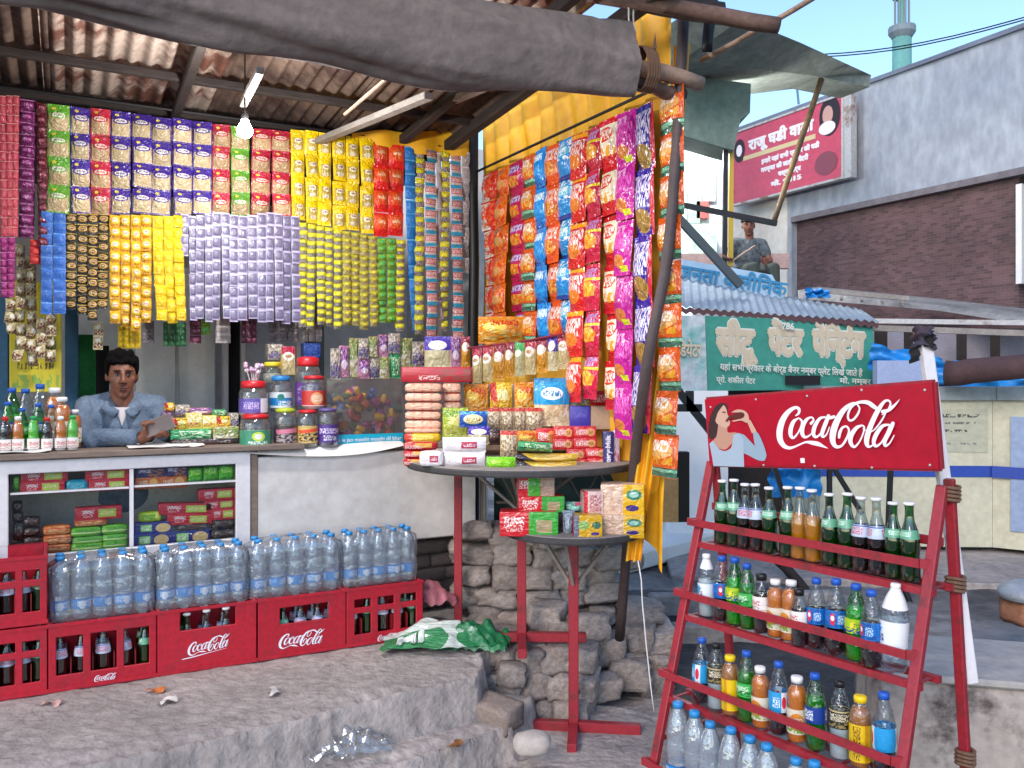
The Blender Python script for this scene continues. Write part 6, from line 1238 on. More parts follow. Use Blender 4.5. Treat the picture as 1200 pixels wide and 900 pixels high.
# top view coordinates run in x and y here, so feed y as the second axis
nt = p_sack.node_tree
for l in list(nt.links):
    if l.from_node.type == 'SEPXYZ' and l.to_node.type == 'COMBXYZ' and l.to_socket == l.to_node.inputs[1]:
        s_node = l.from_node; c_node = l.to_node; nt.links.remove(l); nt.links.new(s_node.outputs[1], c_node.inputs[1]); break
add_bump(nt, bs(p_sack), 14, .8, .02)
g = MB(); g.grid(sack, 60, 44); sk = emp('plastic_sack', W(520, 742, 3.93)+Vector((0, .05, 0)), .1, 'crumpled green and white printed plastic sack on the platform', 'sack'); sk.location.z = .352
ob('sack_sheet', g.mesh('sack', p_sack, True), sk)
mgr = mat('ink_white', '#e8eee8', .5)
def drape(o, fn, w_, h_, lift=.006):
    bm = bmesh.new(); bm.from_mesh(o.data); bmesh.ops.subdivide_edges(bm, edges=[e for e in bm.edges if e.calc_length() > .015], cuts=3); bm.to_mesh(o.data); bm.free()
    M = o.matrix_basis.copy()
    for v in o.data.vertices: p = M @ v.co; v.co = Vector((p.x, p.y, fn(p.x/w_+.5, p.y/h_+.5)[2]+lift))
    o.matrix_basis = Matrix()
drape(txt('H', .13, mgr, sk, (-.18, -.095, 0), (0, 0, .15), bold=.008, shear=.2), sack, .55, .34); drape(txt('I', .13, mgr, sk, (-.115, -.085, 0), (0, 0, .15), bold=.008, shear=.2), sack, .55, .34); drape(txt('IK', .06, mat('ink_blue', '#2c7cb0', .5), sk, (.02, .03, 0), (0, 0, .05), bold=.004), sack, .55, .34)
g = MB(); g.grid(lambda u, v: ((u-.5)*.22*(1+.1*math.sin(v*7)), (v-.5)*.16, .10*math.sin(u*PI)*math.sin(v*PI)+.03*noise.noise(Vector((u*6, v*6, 4)))+.02), 30, 20)
ob('plastic_bag', g.mesh('bag', mat('pink_plastic', '#9c5a62', .4, var=.1, bump=.8, bscale=14, dist=.02), True), None, S(A(508, .05), .10, .352+.12), TH, None, 'faded pink plastic bag lying behind the green sack', 'bag')
g = MB(); g.grid(lambda u, v: ((u-.5)*.30, (v-.5)*.20, .09*abs(math.sin(u*PI+.3*math.sin(v*6)))*math.sin(v*PI)**.6+.05*noise.noise(Vector((u*7, v*7, 14)))+.01), 36, 24)
ob('plastic_sack', g.mesh('bag', mat('green_plastic_sheet', '#1f6b40', .35, var=.1, vscale=8, col2='#c9d6cc', c2thr=(.36, .42), bump=.8, bscale=14, dist=.02), True), None, (-.16, 3.95, .352), -.2, None, 'dark green plastic sack with pale print right of the large one', 'sack')
g = MB(); g.grid(lambda u, v: ((u-.5)*.30, (v-.5)*.24, .06*math.sin(u*PI)*math.sin(v*PI)+.035*noise.noise(Vector((u*9, v*9, 24)))+.02), 50, 40)
m_cl = clear('crinkled_clear', '#e8ecee', .16, .12, 26., .10); ob('clear_bag', g.mesh('bag', m_cl, True), None, W(405, 884, 3.2)+Vector((0, .05, .0)), .3, None, 'crumpled clear plastic bag on the lower step', 'bag')
bpy.data.objects['clear_bag'].location.z = .185
# ---------------------------------------------------------------- the shopkeeper
m_skin = mat('brown_skin', '#7c4e3b', .5, var=.06, vscale=12, spec=.4)
m_hair = mat('black_hair', '#0b0808', .85, spec=.1, bump=.8, bscale=90, dist=.004, stretch=(1, 1, .3))
m_denim = mat('washed_denim', '#5c6c80', .9, var=.2, vscale=10, bump=.8, bscale=18, dist=.02, col2='#6c7a8c', c2thr=(.4, .62))
m_skind = mat('faint_moustache', '#3c231b', .8); m_lip = mat('lips', '#5c302c', .5); m_eyew = mat('eye_white', '#8f827a', .4); m_eye = mat('eye_dark', '#140c0a', .2); m_brow = mat('brow', '#17100f', .8)
def head_prims(c, yaw=0., s=1., pitch=0.):
    """head, face forms, ears and neck root around the head centre; the face looks along local -y"""
    R = Matrix.Translation(c) @ Euler((pitch, 0, yaw)).to_matrix().to_4x4()
    P = lambda x, y, z: tuple(R @ Vector((x*s, y*s, z*s)))
    e = lambda x, y, z, a, b_, c_: ('e', P(x, y, z), (a*s, b_*s, c_*s), (pitch, 0, yaw))
    return [e(0,.012,.02,.074,.090,.088), e(0,-.022,-.03,.059,.062,.078), e(0,-.052,-.100,.024,.026,.020), e(0,-.03,-.072,.045,.046,.040), e(-.044,-.038,-.018,.020,.026,.022), e(.044,-.038,-.018,.020,.026,.022),
            ('c', P(0,-.080,.012), P(0,-.100,-.026), .010*s, .013*s), e(-.013,-.092,-.032,.010,.010,.009), e(.013,-.092,-.032,.010,.010,.009), e(-.026,-.076,.028,.024,.012,.009), e(.026,-.076,.028,.024,.012,.009),
            e(-.074,.012,-.008,.008,.017,.027), e(.074,.012,-.008,.008,.017,.027), e(0,-.084,-.060,.021,.012,.007), e(0,-.080,-.073,.019,.012,.008)], P, R
def face_bits(par, P, R, s=1.):
    def add(nm, x, y, z, rx, ry, rz, m, rot=0.):
        bm = bmesh.new(); bmesh.ops.create_icosphere(bm, subdivisions=2, radius=1); me = bpy.data.meshes.new(nm); bm.to_mesh(me); bm.free(); me.materials.append(m); me.shade_smooth()
        o = ob(nm, me, par); o.matrix_local = R @ Matrix.Translation((x*s, y*s, z*s)) @ Matrix.Rotation(rot, 4, 'Y') @ Matrix.Diagonal((rx*s, ry*s, rz*s, 1))
    for sg in (-1, 1):
        add('eye', sg*.028, -.0755, .006, .0125, .008, .0055, m_eyew); add('iris', sg*.028+.001, -.0815, .0062, .0052, .004, .0052, m_eye)
        add('eyebrow', sg*.030, -.0855, .0285, .020, .006, .0045, m_brow, sg*.08); add('eyelid', sg*.028, -.0785, .0118, .0145, .007, .003, m_brow, sg*.1)
    add('lips', 0, -.0935, -.060, .022, .006, .0045, m_lip); add('lips', 0, -.090, -.0705, .018, .006, .0055, m_lip); add('moustache', 0, -.0945, -.050, .020, .004, .003, m_skind)
base = S(A(143, .62), .62, 0)
mrz = math.atan2(-base.x, base.y)*1.0            # turn toward the viewer
man = emp('person', (base.x, base.y, .35), math.atan2(-base.x, base.y)*0+.43, 'person in a washed blue denim shirt leaning on the counter holding a phone', 'person')
z0 = -.35
HS = .89; hp, P, R = head_prims((0, -.02, 1.600+z0), .06, HS, .04)
def hand(c, dirv, up, side, s=1., curl=.5):
    """palm and five bent fingers; dirv runs toward the fingertips, side toward the thumb"""
    d = Vector(dirv).normalized(); sd_ = Vector(side); sd_ = (sd_-d*sd_.dot(d)).normalized(); n = d.cross(sd_); c = Vector(c); out = []
    n = n if n.dot(Vector(up)) > 0 else -n
    for k in range(4):
        a = c+sd_*(.028-.018*k)*s; out.append(('c', a-d*.03*s, a+d*.035*s, .0135*s, .012*s))
        L = [.030, .034, .031, .024][k]*s; p = a+d*.04*s
        ang = 0
        for j in range(3):
            ang += curl*(.5+.25*j); q = p+(d*math.cos(ang)+n*math.sin(ang))*L*(1-.18*j); out.append(('c', p, q, (.0092-.0008*j)*s, (.0086-.001*j)*s)); p = q
    p = c+sd_*.03*s-d*.02*s; q = p+(sd_*.7+d*.6+n*.3).normalized()*.036*s; r_ = q+(d*.7+n*.7+sd_*.1).normalized()*.03*s
    out += [('c', p, q, .0135*s, .011*s), ('c', q, r_, .0105*s, .009*s)]
    return out
shL, shR = (-.150,.02,1.455+z0), (.150,.03,1.455+z0); elL, elR = (-.185,-.10,1.315+z0), (.205,-.02,1.325+z0); haL, haR = (.105,-.165,1.320+z0), (.150,-.175,1.335+z0)
body = hp+[('c',(0,.0,1.535+z0),(0,.015,1.44+z0),.050,.058),('e',(0,.05,1.36+z0),(.15,.095,.13)),('c',(-.11,.03,1.445+z0),(.11,.03,1.445+z0),.058,.058),('e',(0,.12,1.18+z0),(.135,.095,.17)),('e',(0,.16,1.0+z0),(.145,.10,.12)),
  ('c',(-.08,.17,.96+z0),(-.085,.14,.62+z0),.078,.052),('c',(-.085,.14,.62+z0),(-.085,.18,.40+z0),.05,.035),('c',(.08,.17,.96+z0),(.085,.14,.62+z0),.078,.052),('c',(.085,.14,.62+z0),(.085,.18,.40+z0),.05,.035),
  ('e',(-.085,.13,.39+z0),(.042,.11,.035)),('e',(.085,.13,.39+z0),(.042,.11,.035)),
  ('c',shL,elL,.044,.036),('c',elL,(.07,-.155,1.318+z0),.036,.026),('c',(.07,-.155,1.318+z0),haL,.026,.02),('c',shR,elR,.044,.036),('c',elR,haR,.034,.023)]
body += hand(haL, (.8,.1,.45), (0,.3,1), (0,-.8,.5), 1., .55)+hand((.160,-.165,1.345+z0), (-.5,-.3,.6), (-1,0,0), (.3,-.9,.2), .95, .6)
ob('body', blob('body', body, .005, m_skin, 3), man)
shirt = [('e',(0,.05,1.36+z0),(.166,.118,.14)),('c',(-.115,.03,1.44+z0),(.115,.03,1.44+z0),.066,.066),('c',(-.035,.04,1.485+z0),(-.12,.03,1.45+z0),.045,.06),('c',(.035,.04,1.485+z0),(.12,.03,1.45+z0),.045,.06),('e',(0,.12,1.18+z0),(.15,.11,.18)),('e',(0,.15,1.03+z0),(.155,.115,.12)),
  ('c',shL,elL,.054,.048),('c',elL,(.045,-.152,1.318+z0),.049,.038),('c',shR,elR,.054,.047),('c',elR,(.175,-.12,1.33+z0),.046,.036),
  ('c',(-.06,.02,1.475+z0),(-.028,-.055,1.43+z0),.024,.018),('c',(.06,.02,1.475+z0),(.028,-.055,1.43+z0),.024,.018),('c',(-.06,.045,1.485+z0),(.06,.045,1.485+z0),.024,.024),
  ('e',(-.1,-.03,1.38+z0),(.04,.03,.06)),('c',(-.19,-.09,1.33+z0),(-.13,-.12,1.30+z0),.052,.05)]
sh_ = blob('shirt', shirt, .0075, m_denim, 1)
for v in sh_.vertices:
    k = noise.noise(v.co*16)*.006+noise.noise(v.co*38)*.003; v.co += Vector((k, -abs(k), k*.5))
ob('shirt', sh_, man)
g = MB(); g.grid(lambda u, v: ((u-.5)*.062*(1-v*.95), -.058-.012*v-.006*math.sin(u*PI), 1.452+z0-.085*v), 8, 8); ob('undershirt', g.mesh('v', mat('white_vest', '#cfc4c4', .8), True), man)
for sg in (-1, 1):
    g = MB(); V = [(sg*.052,-.012,1.502), (sg*.012,-.066,1.438), (sg*.045,-.098,1.395), (sg*.088,-.060,1.455)]; g.add([(x, y, z+z0) for x, y, z in V]+[(x, y+.006, z+z0) for x, y, z in V], [(0,1,2,3),(7,6,5,4),(0,4,5,1),(1,5,6,2),(2,6,7,3),(3,7,4,0)]); ob('collar', g.mesh('collar', m_denim, True), man)
g = MB(); g.box(-.004, .004, -.09, -.087, 1.2+z0, 1.36+z0); ob('placket', g.mesh('v', mat('dark_seam', '#33435a', .9)), man)
hairp = [('e',(0,.012,1.612+.066+z0),(.084,.096,.066)),('e',(0,.03,1.62+z0),(.080,.086,.080)),('e',(-.038,-.065,1.612+.072+z0),(.040,.034,.022),(0,.35,.2)),('e',(.012,-.076,1.612+.076+z0),(.044,.028,.018),(0,-.15,.1)),('e',(.048,-.058,1.612+.070+z0),(.030,.034,.024),(0,-.4,0)),('e',(-.066,-.030,1.612+.040+z0),(.016,.034,.040)),('e',(.068,-.028,1.612+.040+z0),(.014,.032,.038)),('e',(-.01,-.03,1.612+.104+z0),(.062,.066,.032)),('e',(.03,-.04,1.612+.112+z0),(.03,.04,.02))]
hb = blob('hair', hairp, .006, m_hair, 1)
for v in hb.vertices: q_ = Vector((0, -.02, 1.612+z0)); v.co = (v.co-q_)*(HS/.98)+q_-Vector((0, 0, .012))
for v in hb.vertices: v.co += v.co.normalized()*(noise.noise(Vector((v.co.x*60, v.co.y*60, v.co.z*20)))*.012)
ho = ob('hair', hb, man); face_bits(man, P, R, HS)
g = MB(); g.box(-.036, .036, -.005, .005, -.07, .07); ob('phone', g.mesh('phone', mat('grey_phone', '#7b706d', .3, coat=.5), bevel=.003), None, man.matrix_basis @ Vector((0, 0, 0)) if False else (Matrix.Translation(man.location) @ Matrix.Rotation(.43, 4, 'Z') @ Vector((.15, -.215, 1.372+z0))), (.5, 1.15, .55), None, 'grey phone held in the hands of the shopkeeper', 'phone')

# ---------------------------------------------------------------- the far side of the street
def wall_pt(s, z): return Vector((4.55+.467*s, 14-.884*s, z))
WR = math.atan2(-.884, .467)                     # local x runs toward the viewer along the facade, -y faces the street
bd = emp('long_building', (4.55, 14, 0), WR, 'long pale blue plastered building with a dark brick panel', 'building')
g = MB(); g.panel([-2.2, .05, 14], [-.3, 2.0, 4.19, 5.9], {(1, 0), (1, 1)}, 0, .4); ob('wall', g.mesh('w', m_wbl), bd)
mbk = bpy.data.materials.new('dark_brickwork'); mbk.use_nodes = True; nt = mbk.node_tree
tc = nt.nodes.new('ShaderNodeTexCoord'); mp = nt.nodes.new('ShaderNodeMapping'); mp.inputs['Rotation'].default_value = (PI/2, 0, 0); nt.links.new(tc.outputs['Object'], mp.inputs[0])
br = nt.nodes.new('ShaderNodeTexBrick'); br.inputs['Scale'].default_value = 8; br.inputs['Color1'].default_value = C('#664c4c'); br.inputs['Color2'].default_value = C('#4b3939'); br.inputs['Mortar'].default_value = C('#75646a'); br.inputs['Mortar Size'].default_value = .012; br.inputs['Row Height'].default_value = .3; br.inputs['Brick Width'].default_value = .9
nz_ = nt.nodes.new('ShaderNodeTexNoise'); nz_.inputs['Scale'].default_value = 1.3; nz_.inputs['Detail'].default_value = 8; nt.links.new(tc.outputs['Object'], nz_.inputs['Vector'])
mx = nt.nodes.new('ShaderNodeMix'); mx.data_type = 'RGBA'; mx.blend_type = 'OVERLAY'; mx.inputs['Factor'].default_value = .6
nt.links.new(mp.outputs[0], br.inputs['Vector']); nt.links.new(br.outputs[0], mx.inputs[6]); nt.links.new(nz_.outputs['Fac'], mx.inputs[7]); nt.links.new(mx.outputs[2], bs(mbk).inputs['Base Color']); bs(mbk).inputs['Roughness'].default_value = .95
bu = nt.nodes.new('ShaderNodeBump'); bu.inputs['Strength'].default_value = .6; bu.inputs['Distance'].default_value = .02; nt.links.new(br.outputs['Fac'], bu.inputs['Height']); bu.invert = True; nt.links.new(bu.outputs[0], bs(mbk).inputs['Normal'])
g = MB(); g.box(.05, 3.72, .12, .35, -.3, 4.19); g.box(4.15, 14, .12, .35, -.3, 4.19); ob('brick_panel', g.mesh('w', mbk), bd)
g = MB(); g.box(.05, 14, -.02, .115, 4.10, 4.19); ob('lintel', g.mesh('w', mat('lintel_conc', '#6d666a', .9, var=.2)), bd)
g = MB(); g.box(3.725, 3.80, .05, .2, 2.75, 4.0); ob('window_frame', g.mesh('w', m_white), bd)
g = MB(); g.box(3.80, 4.145, .14, .18, 2.6, 4.08); ob('window', g.mesh('w', mat('green_window', '#1c5a3c', .3, var=.4, vscale=6)), bd)
g = MB(); g.box(-1.25, 14, -.05, .45, 5.9, 5.96); ob('coping', g.mesh('w', mat('coping', '#6c7382', .9, var=.1)), bd)
# red sign fixed on the facade
def wsgn(px, py, off=0.):                        # facade-plane coordinates of a photo pixel
    d = W(px, py, 1.)-Vector((0, 0, EYE)); n = Vector((-.884, -.467, 0)); o = Vector((4.55, 14, 0))+n*off; t = (o-Vector((0, 0, EYE))).dot(n)/d.dot(n); p = Vector((0, 0, EYE))+d*t
    q = p-Vector((4.55, 14, 0)); return q.dot(Vector((.467, -.884, 0))), p.z
so_ = .30; (sx_0, szt) = wsgn(860, 158, so_); sx_1, szt1 = wsgn(987, 112, so_); _, szb = wsgn(987, 207, so_)
rs = emp('shop_sign', Vector((4.55, 14, 0))+Vector((.467, -.884, 0))*sx_0+Vector((-.884, -.467, 0))*so_, WR, 'tilted glossy red shop sign with white Hindi lettering high on the facade', 'sign')
sw_ = sx_1-sx_0; zt_ = szt1; zb_ = szb; m_rsign = mat('red_flex', '#b83a4c', .12, var=.1, vscale=1.2, coat=.4)
g = MB(); g.box(0, sw_, 0, .04, zb_, zt_); ob('sign_board', g.mesh('b', m_rsign), rs)
g = MB(); t = .035
for q in ((-t, 0, zb_-t, zt_+t), (sw_, sw_+t, zb_-t, zt_+t)): g.box(q[0], q[1], -.02, .1, q[2], q[3])
g.box(0, sw_, -.02, .1, zb_-t, zb_-.001); g.box(0, sw_, -.02, .1, zt_+.001, zt_+t); g.box(sw_+t+.001, sw_+.16, .0, .12, zb_-t, zt_+t); ob('frame', g.mesh('f', m_galv), rs)
hgt = zt_-zb_; m_ink = mat('sign_white', '#ded4d4', .5); m_ink2 = mat('sign_cream', '#c9b486', .5); m_dk = mat('sign_dark', '#241418', .5)
txt('राजू घडी वाला', hgt*.20, m_ink, rs, (sw_*.46, -.006, zb_+hgt*.76), bold=.014, sx=sw_*.62/(hgt*.20*5.3))
g = MB(); g.box(sw_*.1, sw_*.78, -.004, -.001, zb_+hgt*.575, zb_+hgt*.635); ob('yellow_band', g.mesh('b', m_ink2), rs)
for k, (s_, x_, w_) in enumerate([('हमारे यहां सभी प्रकार की घडी', .55, .6), ('मरम्मत की जाती है बैटरी', .5, .5), ('चश्मा टार्च', .55, .24), ('मो. 9415', .52, .3)]):
    txt(s_, hgt*.085, m_ink, rs, (sw_*x_, -.005, zb_+hgt*(.48-.115*k)), bold=.008, sx=sw_*w_/(hgt*.085*len(s_)*.45))
def disc(x, z, rx, rz_, m, y=-.006, nm='printed_picture'): g = MB(); g.add([(x+rx*math.cos(a*PI/10), y, z+rz_*math.sin(a*PI/10)) for a in range(20)], [tuple(range(20))]); return ob(nm, g.mesh('d', m), rs)
disc(sw_*.06, zb_+hgt*.82-.1, .13, .2, m_dk, -.006, 'printed_watch'); disc(sw_*.06, zb_+hgt*.82-.1, .07, .10, m_ink, -.008, 'printed_watch')
disc(sw_*.90, zb_+hgt*.80, .20, .30, m_dk); disc(sw_*.885, zb_+hgt*.82, .10, .14, mat('print_face', '#b88c80', .5), -.008); disc(sw_*.88, zb_+hgt*.66, .16, .10, m_ink, -.010); disc(sw_*.87, zb_+hgt*.22, .22, .18, mat('print_grey', '#7c3c48', .5))

# balcony house at the left of the facade
bh = emp('balcony_house', (0, 0, 0), 0, 'house with a deep concrete roof slab and a bright open balcony', 'house')
m_slab = mat('mossy_slab', '#8f948a', .9, var=.25, vscale=1.5, bump=.3, bscale=10, col2='#6d7468'); m_slab2 = mat('green_grey_wall', '#66766c', .9, var=.2, vscale=1.5)
def prism(front, back, m, name, par):
    n = len(front); g = MB(); g.add(list(front)+list(back), [tuple(range(n)), tuple(range(2*n-1, n-1, -1))]+[(i, i+n, (i+1) % n+n, (i+1) % n) for i in range(n)]); return ob(name, g.mesh(name, m, weld=True), par)
prism([W(800,18,8.6), W(870,22,8.6), W(938,50,9.6), W(1021,88,11), W(1019,102,11), W(962,90,10.6), W(880,100,10.6), W(800,70,9)], [p+Vector((-.2, .45, .0)) for p in (W(800,18,8.6), W(870,22,8.6), W(938,50,9.6), W(1021,88,11), W(1019,102,11), W(962,90,10.6), W(880,100,10.6), W(800,70,9))], m_slab, 'roof_slab', bh)
prism([W(770,84,9.8), W(880,98,9.8), W(879,132,9.8), W(868,140,9.8), W(860,176,9.8), W(845,172,9.8), W(770,150,9.8)], [p+Vector((0, .5, 0)) for p in (W(770,84,9.8), W(880,98,9.8), W(879,132,9.8), W(868,140,9.8), W(860,176,9.8), W(845,172,9.8), W(770,150,9.8))], m_slab2, 'beam', bh)
m_wht = mat('bright_white_wall', '#e8e6e4', .8, var=.05, vscale=1)
g = MB(); a, b_ = W(700, 345, 11.8), W(850, 110, 11.8); g.box(a.x, b_.x, 11.8, 12, a.z, b_.z); ob('back_wall', g.mesh('w', m_wht), bh)
cx0, cz0 = wsgn(855, 345); cx1, cz1 = wsgn(923, 210); g = MB(); g.box(cx0-1, cx1, -.02, -.001, cz0-1, cz1); ob('cream_panel', g.mesh('w', mat('cream_wall', '#cbc3b8', .85, var=.1, vscale=1)), bd)
def bar3(name, px0, py0, px1, py1, Y0, Y1, w, m, par=None, **k):
    p, q = W(px0, py0, Y0), W(px1, py1, Y1); g = MB(); g.bar((0, 0, 0), q-p, w, w); return ob(name, g.mesh(name, m), par, p, 0, None, **k)
bar3('drain_pipe', 850, 160, 849, 312, 9.9, 9.9, .05, m_black, bh); bar3('yellow_pipe', 857, 134, 856, 312, 9.95, 9.95, .05, mat('yellow_pipe', '#b8992c', .6), bh)
bar3('balcony_beam', 788, 238, 910, 262, 9.2, 9.2, .055, m_black, bh)
bar3('strut', 790, 250, 868, 335, 9.0, 9.0, .08, mat('grey_strut', '#3e464a', .7), bh)
g = MB(); a, b_ = W(788, 305, 10.6), W(925, 283, 10.6); g.box(a.x, b_.x, 10.6, 10.7, a.z-.1, b_.z-.15); ob('parapet', g.mesh('w', mat('pinkish_parapet', '#a88c86', .9, var=.15)), bh)
g = MB(); a, b_ = W(776, 372, 9.6), W(918, 300, 9.6); g.add([W(776,300,9.6), W(905,322,9.6), W(921,352,9.6), W(776,352,9.6), W(776,300,9.9), W(905,322,9.9), W(921,352,9.9), W(776,352,9.9)], [(0,1,2,3),(7,6,5,4),(0,4,5,1),(1,5,6,2),(2,6,7,3),(3,7,4,0)]); ob('painted_band', g.mesh('w', mat('sky_blue_board', '#9cb8cc', .7, var=.08)), bh)
txt('जनता क्लीिनक', .22, mat('blue_lettering', '#2c7ca4', .6), bh, W(858, 329, 9.57), (PI/2, .17, 0), bold=.006, sx=1.)
for nm, x, y0, y1, m in (('shelf_goods', 812, 226, 262, mat('green_grey_goods', '#8a9c94', .7, var=.4, vscale=6)), ('shelf_goods', 822, 236, 256, mat('red_goods', '#a04a44', .7)), ('notice', 830, 196, 236, mat('grey_notice', '#b8b8b8', .7, var=.3, vscale=6))):
    a, b_ = W(x-6, y1, 11.7), W(x+8, y0, 11.7); g = MB(); g.box(a.x, b_.x, 11.68, 11.78, a.z, b_.z); ob(nm, g.mesh(nm, m), bh)
g = MB(); a, b_ = W(790, 300, 11.5), W(838, 264, 11.5); g.box(a.x, b_.x, 11.4, 11.6, a.z, b_.z); ob('shelf_goods', g.mesh('s', mat('pale_green_goods', '#9cb4a4', .7, var=.4, vscale=5)), bh)
tl_ = ob('tube_lamp', MB().tube([(0, 0, 0), (.45, 0, 0)], .03, 8).mesh('t', mat('tube_glow', '#ffffff', .4, emit=25)), bh, W(795, 168, 10.6))
pl2 = bpy.data.lights.new('tube_light', 'POINT'); pl2.energy = 90; pl2.shadow_soft_size = .15; pl2.color = (.95, .98, 1); o = bpy.data.objects.new('tube_light', pl2); COL.objects.link(o); o.parent = bh; o.location = W(815, 175, 10.5)
stick('prop_pole', W(963, 92, 10.5), W(906, 262, 10.3), .035, mat('rust_yellow_pole', '#4c3a24', .7, var=.4, vscale=2, col2='#7a6030'), 'rusty brown pole propping up the roof slab across the red sign', 'pole', wob=.004)
# second person on the balcony
p2 = emp('person', W(878, 320, 10.2), .2, 'person with a dark cap and shirt sitting on the balcony', 'person'); P2z = .0
h2, PP, RR = head_prims((-.02, -.02, .56), -.4, 1., .1)
b2 = h2+[('c',(0,0,.48),(0,.02,.38),.052,.06),('e',(0,.04,.24),(.17,.11,.18)),('e',(0,.06,.04),(.16,.12,.12)),('c',(-.17,.02,.36),(-.30,-.06,.16),.05,.04),('c',(-.30,-.06,.16),(-.36,-.22,.13),.038,.026),('c',(.17,.02,.36),(.24,-.05,.14),.05,.04),('c',(.24,-.05,.14),(.10,-.22,.10),.038,.026),
  ('c',(-.09,.04,0),(-.13,-.36,.02),.08,.055),('c',(-.13,-.36,.02),(-.13,-.40,-.40),.05,.035),('c',(.09,.04,0),(.13,-.36,.02),.08,.055),('c',(.13,-.36,.02),(.13,-.40,-.40),.05,.035)]
b2 += hand((-.38,-.25,.13), (-.8,-.4,0), (0,0,1), (0,1,.2), 1., .4)+hand((.07,-.25,.10), (-.8,-.3,.2), (0,0,1), (0,.2,1), 1., .5)
ob('body', blob('body', b2, .011, m_skin, 2), p2)
ob('shirt', blob('shirt', [('e',(0,.04,.24),(.19,.13,.2)),('c',(-.15,.02,.36),(.15,.02,.36),.065,.065),('e',(0,.06,.05),(.18,.14,.13)),('c',(-.17,.02,.36),(-.24,-.02,.25),.068,.06),('c',(.17,.02,.36),(.21,-.02,.24),.068,.06)], .012, mat('dark_patterned_shirt', '#34383c', .9, var=.4, vscale=20, col2='#6c7478'), 1), p2)
ob('cap', blob('cap', [('e',(-.02,-.01,.625),(.084,.10,.055)),('e',(-.06,-.09,.605),(.05,.05,.012))], .01, mat('dark_cap', '#1b1a1c', .9), 1), p2)
ob('trousers', blob('trousers', [('c',(-.09,.04,0),(-.13,-.36,.02),.09,.066),('c',(-.13,-.36,.02),(-.13,-.40,-.36),.062,.05),('c',(.09,.04,0),(.13,-.36,.02),.09,.066),('c',(.13,-.36,.02),(.13,-.40,-.36),.062,.05),('e',(0,.06,-.01),(.17,.13,.1))], .014, mat('olive_trousers', '#3e423a', .9), 1), p2)
face_bits(p2, PP, RR)
stick('thin_stick', W(858, 306, 9.9), W(885, 288, 9.9), .012, m_bamboo, 'thin pale stick across the lap of the person on the balcony', 'stick', wob=.002)

# corrugated awning and green sign
aw = emp('tin_awning', (0, 0, 0), 0, 'pale corrugated tin awning above the green shop sign', 'awning')
def awn(u, v):
    f0, f1 = W(776, 358, 7.9), W(1030, 377, 8.3); r0, r1 = W(776, 322, 9.4), W(1012, 366, 8.6)
    r0 = W(776, 322, 9.5); r1 = W(1008, 362, 10.2)
    p = f0.lerp(f1, u)*(1-v)+r0.lerp(r1, u)*v; p.z += .011*math.sin(u*2*PI*26); return tuple(p)
m_aw = mat('pale_tin', '#8996a0', .85, metal=.0, var=.12, vscale=1)
g = MB(); g.grid(awn, 26*8, 3); ob('sheet', g.mesh('s', m_aw, True), aw)
g = MB(); g.grid(lambda u, v: tuple(Vector(awn(u, 0))+Vector((0, .01, -.004-.05*v))), 26*8, 1); ob('front_edge', g.mesh('s', mat('rusty_edge', '#5a3f42', .9)), aw)
gs = emp('green_sign', W(832, 457, 7.95), 0, 'green painted shop sign with large cream Hindi lettering', 'sign')
gp0, gp1, gp2, gp3 = W(827,370,7.95), W(1022,378,8.35), W(1028,456,8.35), W(830,458,7.95); O = W(832, 457, 7.95)
def quadslab(ps, th, m, nm, par, O): g = MB(); V = [p-O for p in ps]+[p-O+Vector((0, th, 0)) for p in ps]; g.add(V, [(3,2,1,0),(4,5,6,7),(0,1,5,4),(1,2,6,5),(2,3,7,6),(3,0,4,7)]); return ob(nm, g.mesh(nm, m), par)
m_gs = mat('green_sign_paint', '#3a8c7a', .5, var=.08, vscale=2); quadslab([gp0, gp1, gp2, gp3], .04, m_gs, 'sign_board', gs, O)
quadslab([W(788,369,7.9), W(826,370,7.94), W(829,458,7.94), W(788,458,7.9)], .04, mat('pale_teal_paint', '#6ca4a0', .6, var=.3, vscale=2, col2='#b4bcc0', c2thr=(.44, .56)), 'side_board', gs, O)
m_cr2 = mat('cream_letter', '#c8b79c', .6, var=.06); m_cr3 = mat('letter_outline', '#d4d4c8', .6)
gang = math.atan2(.4, gp1.x-gp0.x)
def gtxt(s, px, py, size, m, off, bold, wpx, fw=None):
    Y = 7.95+.4*(px-827)/195; o = txt(s, size, m, gs, W(px, py, Y)-O+Vector((0, -off, 0)), (PI/2, .04, gang), bold=bold); w_ = o.dimensions.x or 1; o.scale.x = wpx/1000*Y/w_; return o
bpy.context.view_layer.update()
for off, m, bo in ((.012, m_cr3, .036), (.02, m_cr2, .02)):
    gtxt('सीटू', 861, 402, .34, m, off, bo, 56); gtxt('पेंटर', 920, 402, .34, m, off, bo, 48); gtxt('पेिन्टंग', 982, 404, .34, m, off, bo, 72)
gtxt('786', 921, 383, .085, m_cr3, .06, .004, 16)
gtxt('डियेटर'.replace('डि', 'िड'), 808, 411, .17, m_cr2, .01, .006, 32)
gtxt('यहां सभी प्रकार के बोर्ड बैनर नम्बर प्लेट िलखे जाते हैं', 927, 434, .085, m_cr3, .05, .002, 185); gtxt('प्रो. शकील पेंटर', 862, 446, .075, m_cr3, .01, .002, 50); gtxt('मो. नम्बर', 1000, 447, .075, m_cr3, .05, .002, 42)
g = MB(); a = W(920, 451, 8.1)-O; b_ = W(961, 440, 8.1)-O; g.box(a.x, b_.x, a.y-.01+.0, a.y+.0, a.z, b_.z); ob('dark_hole', g.mesh('h', mat('black_patch', '#17131a', .9)), gs)
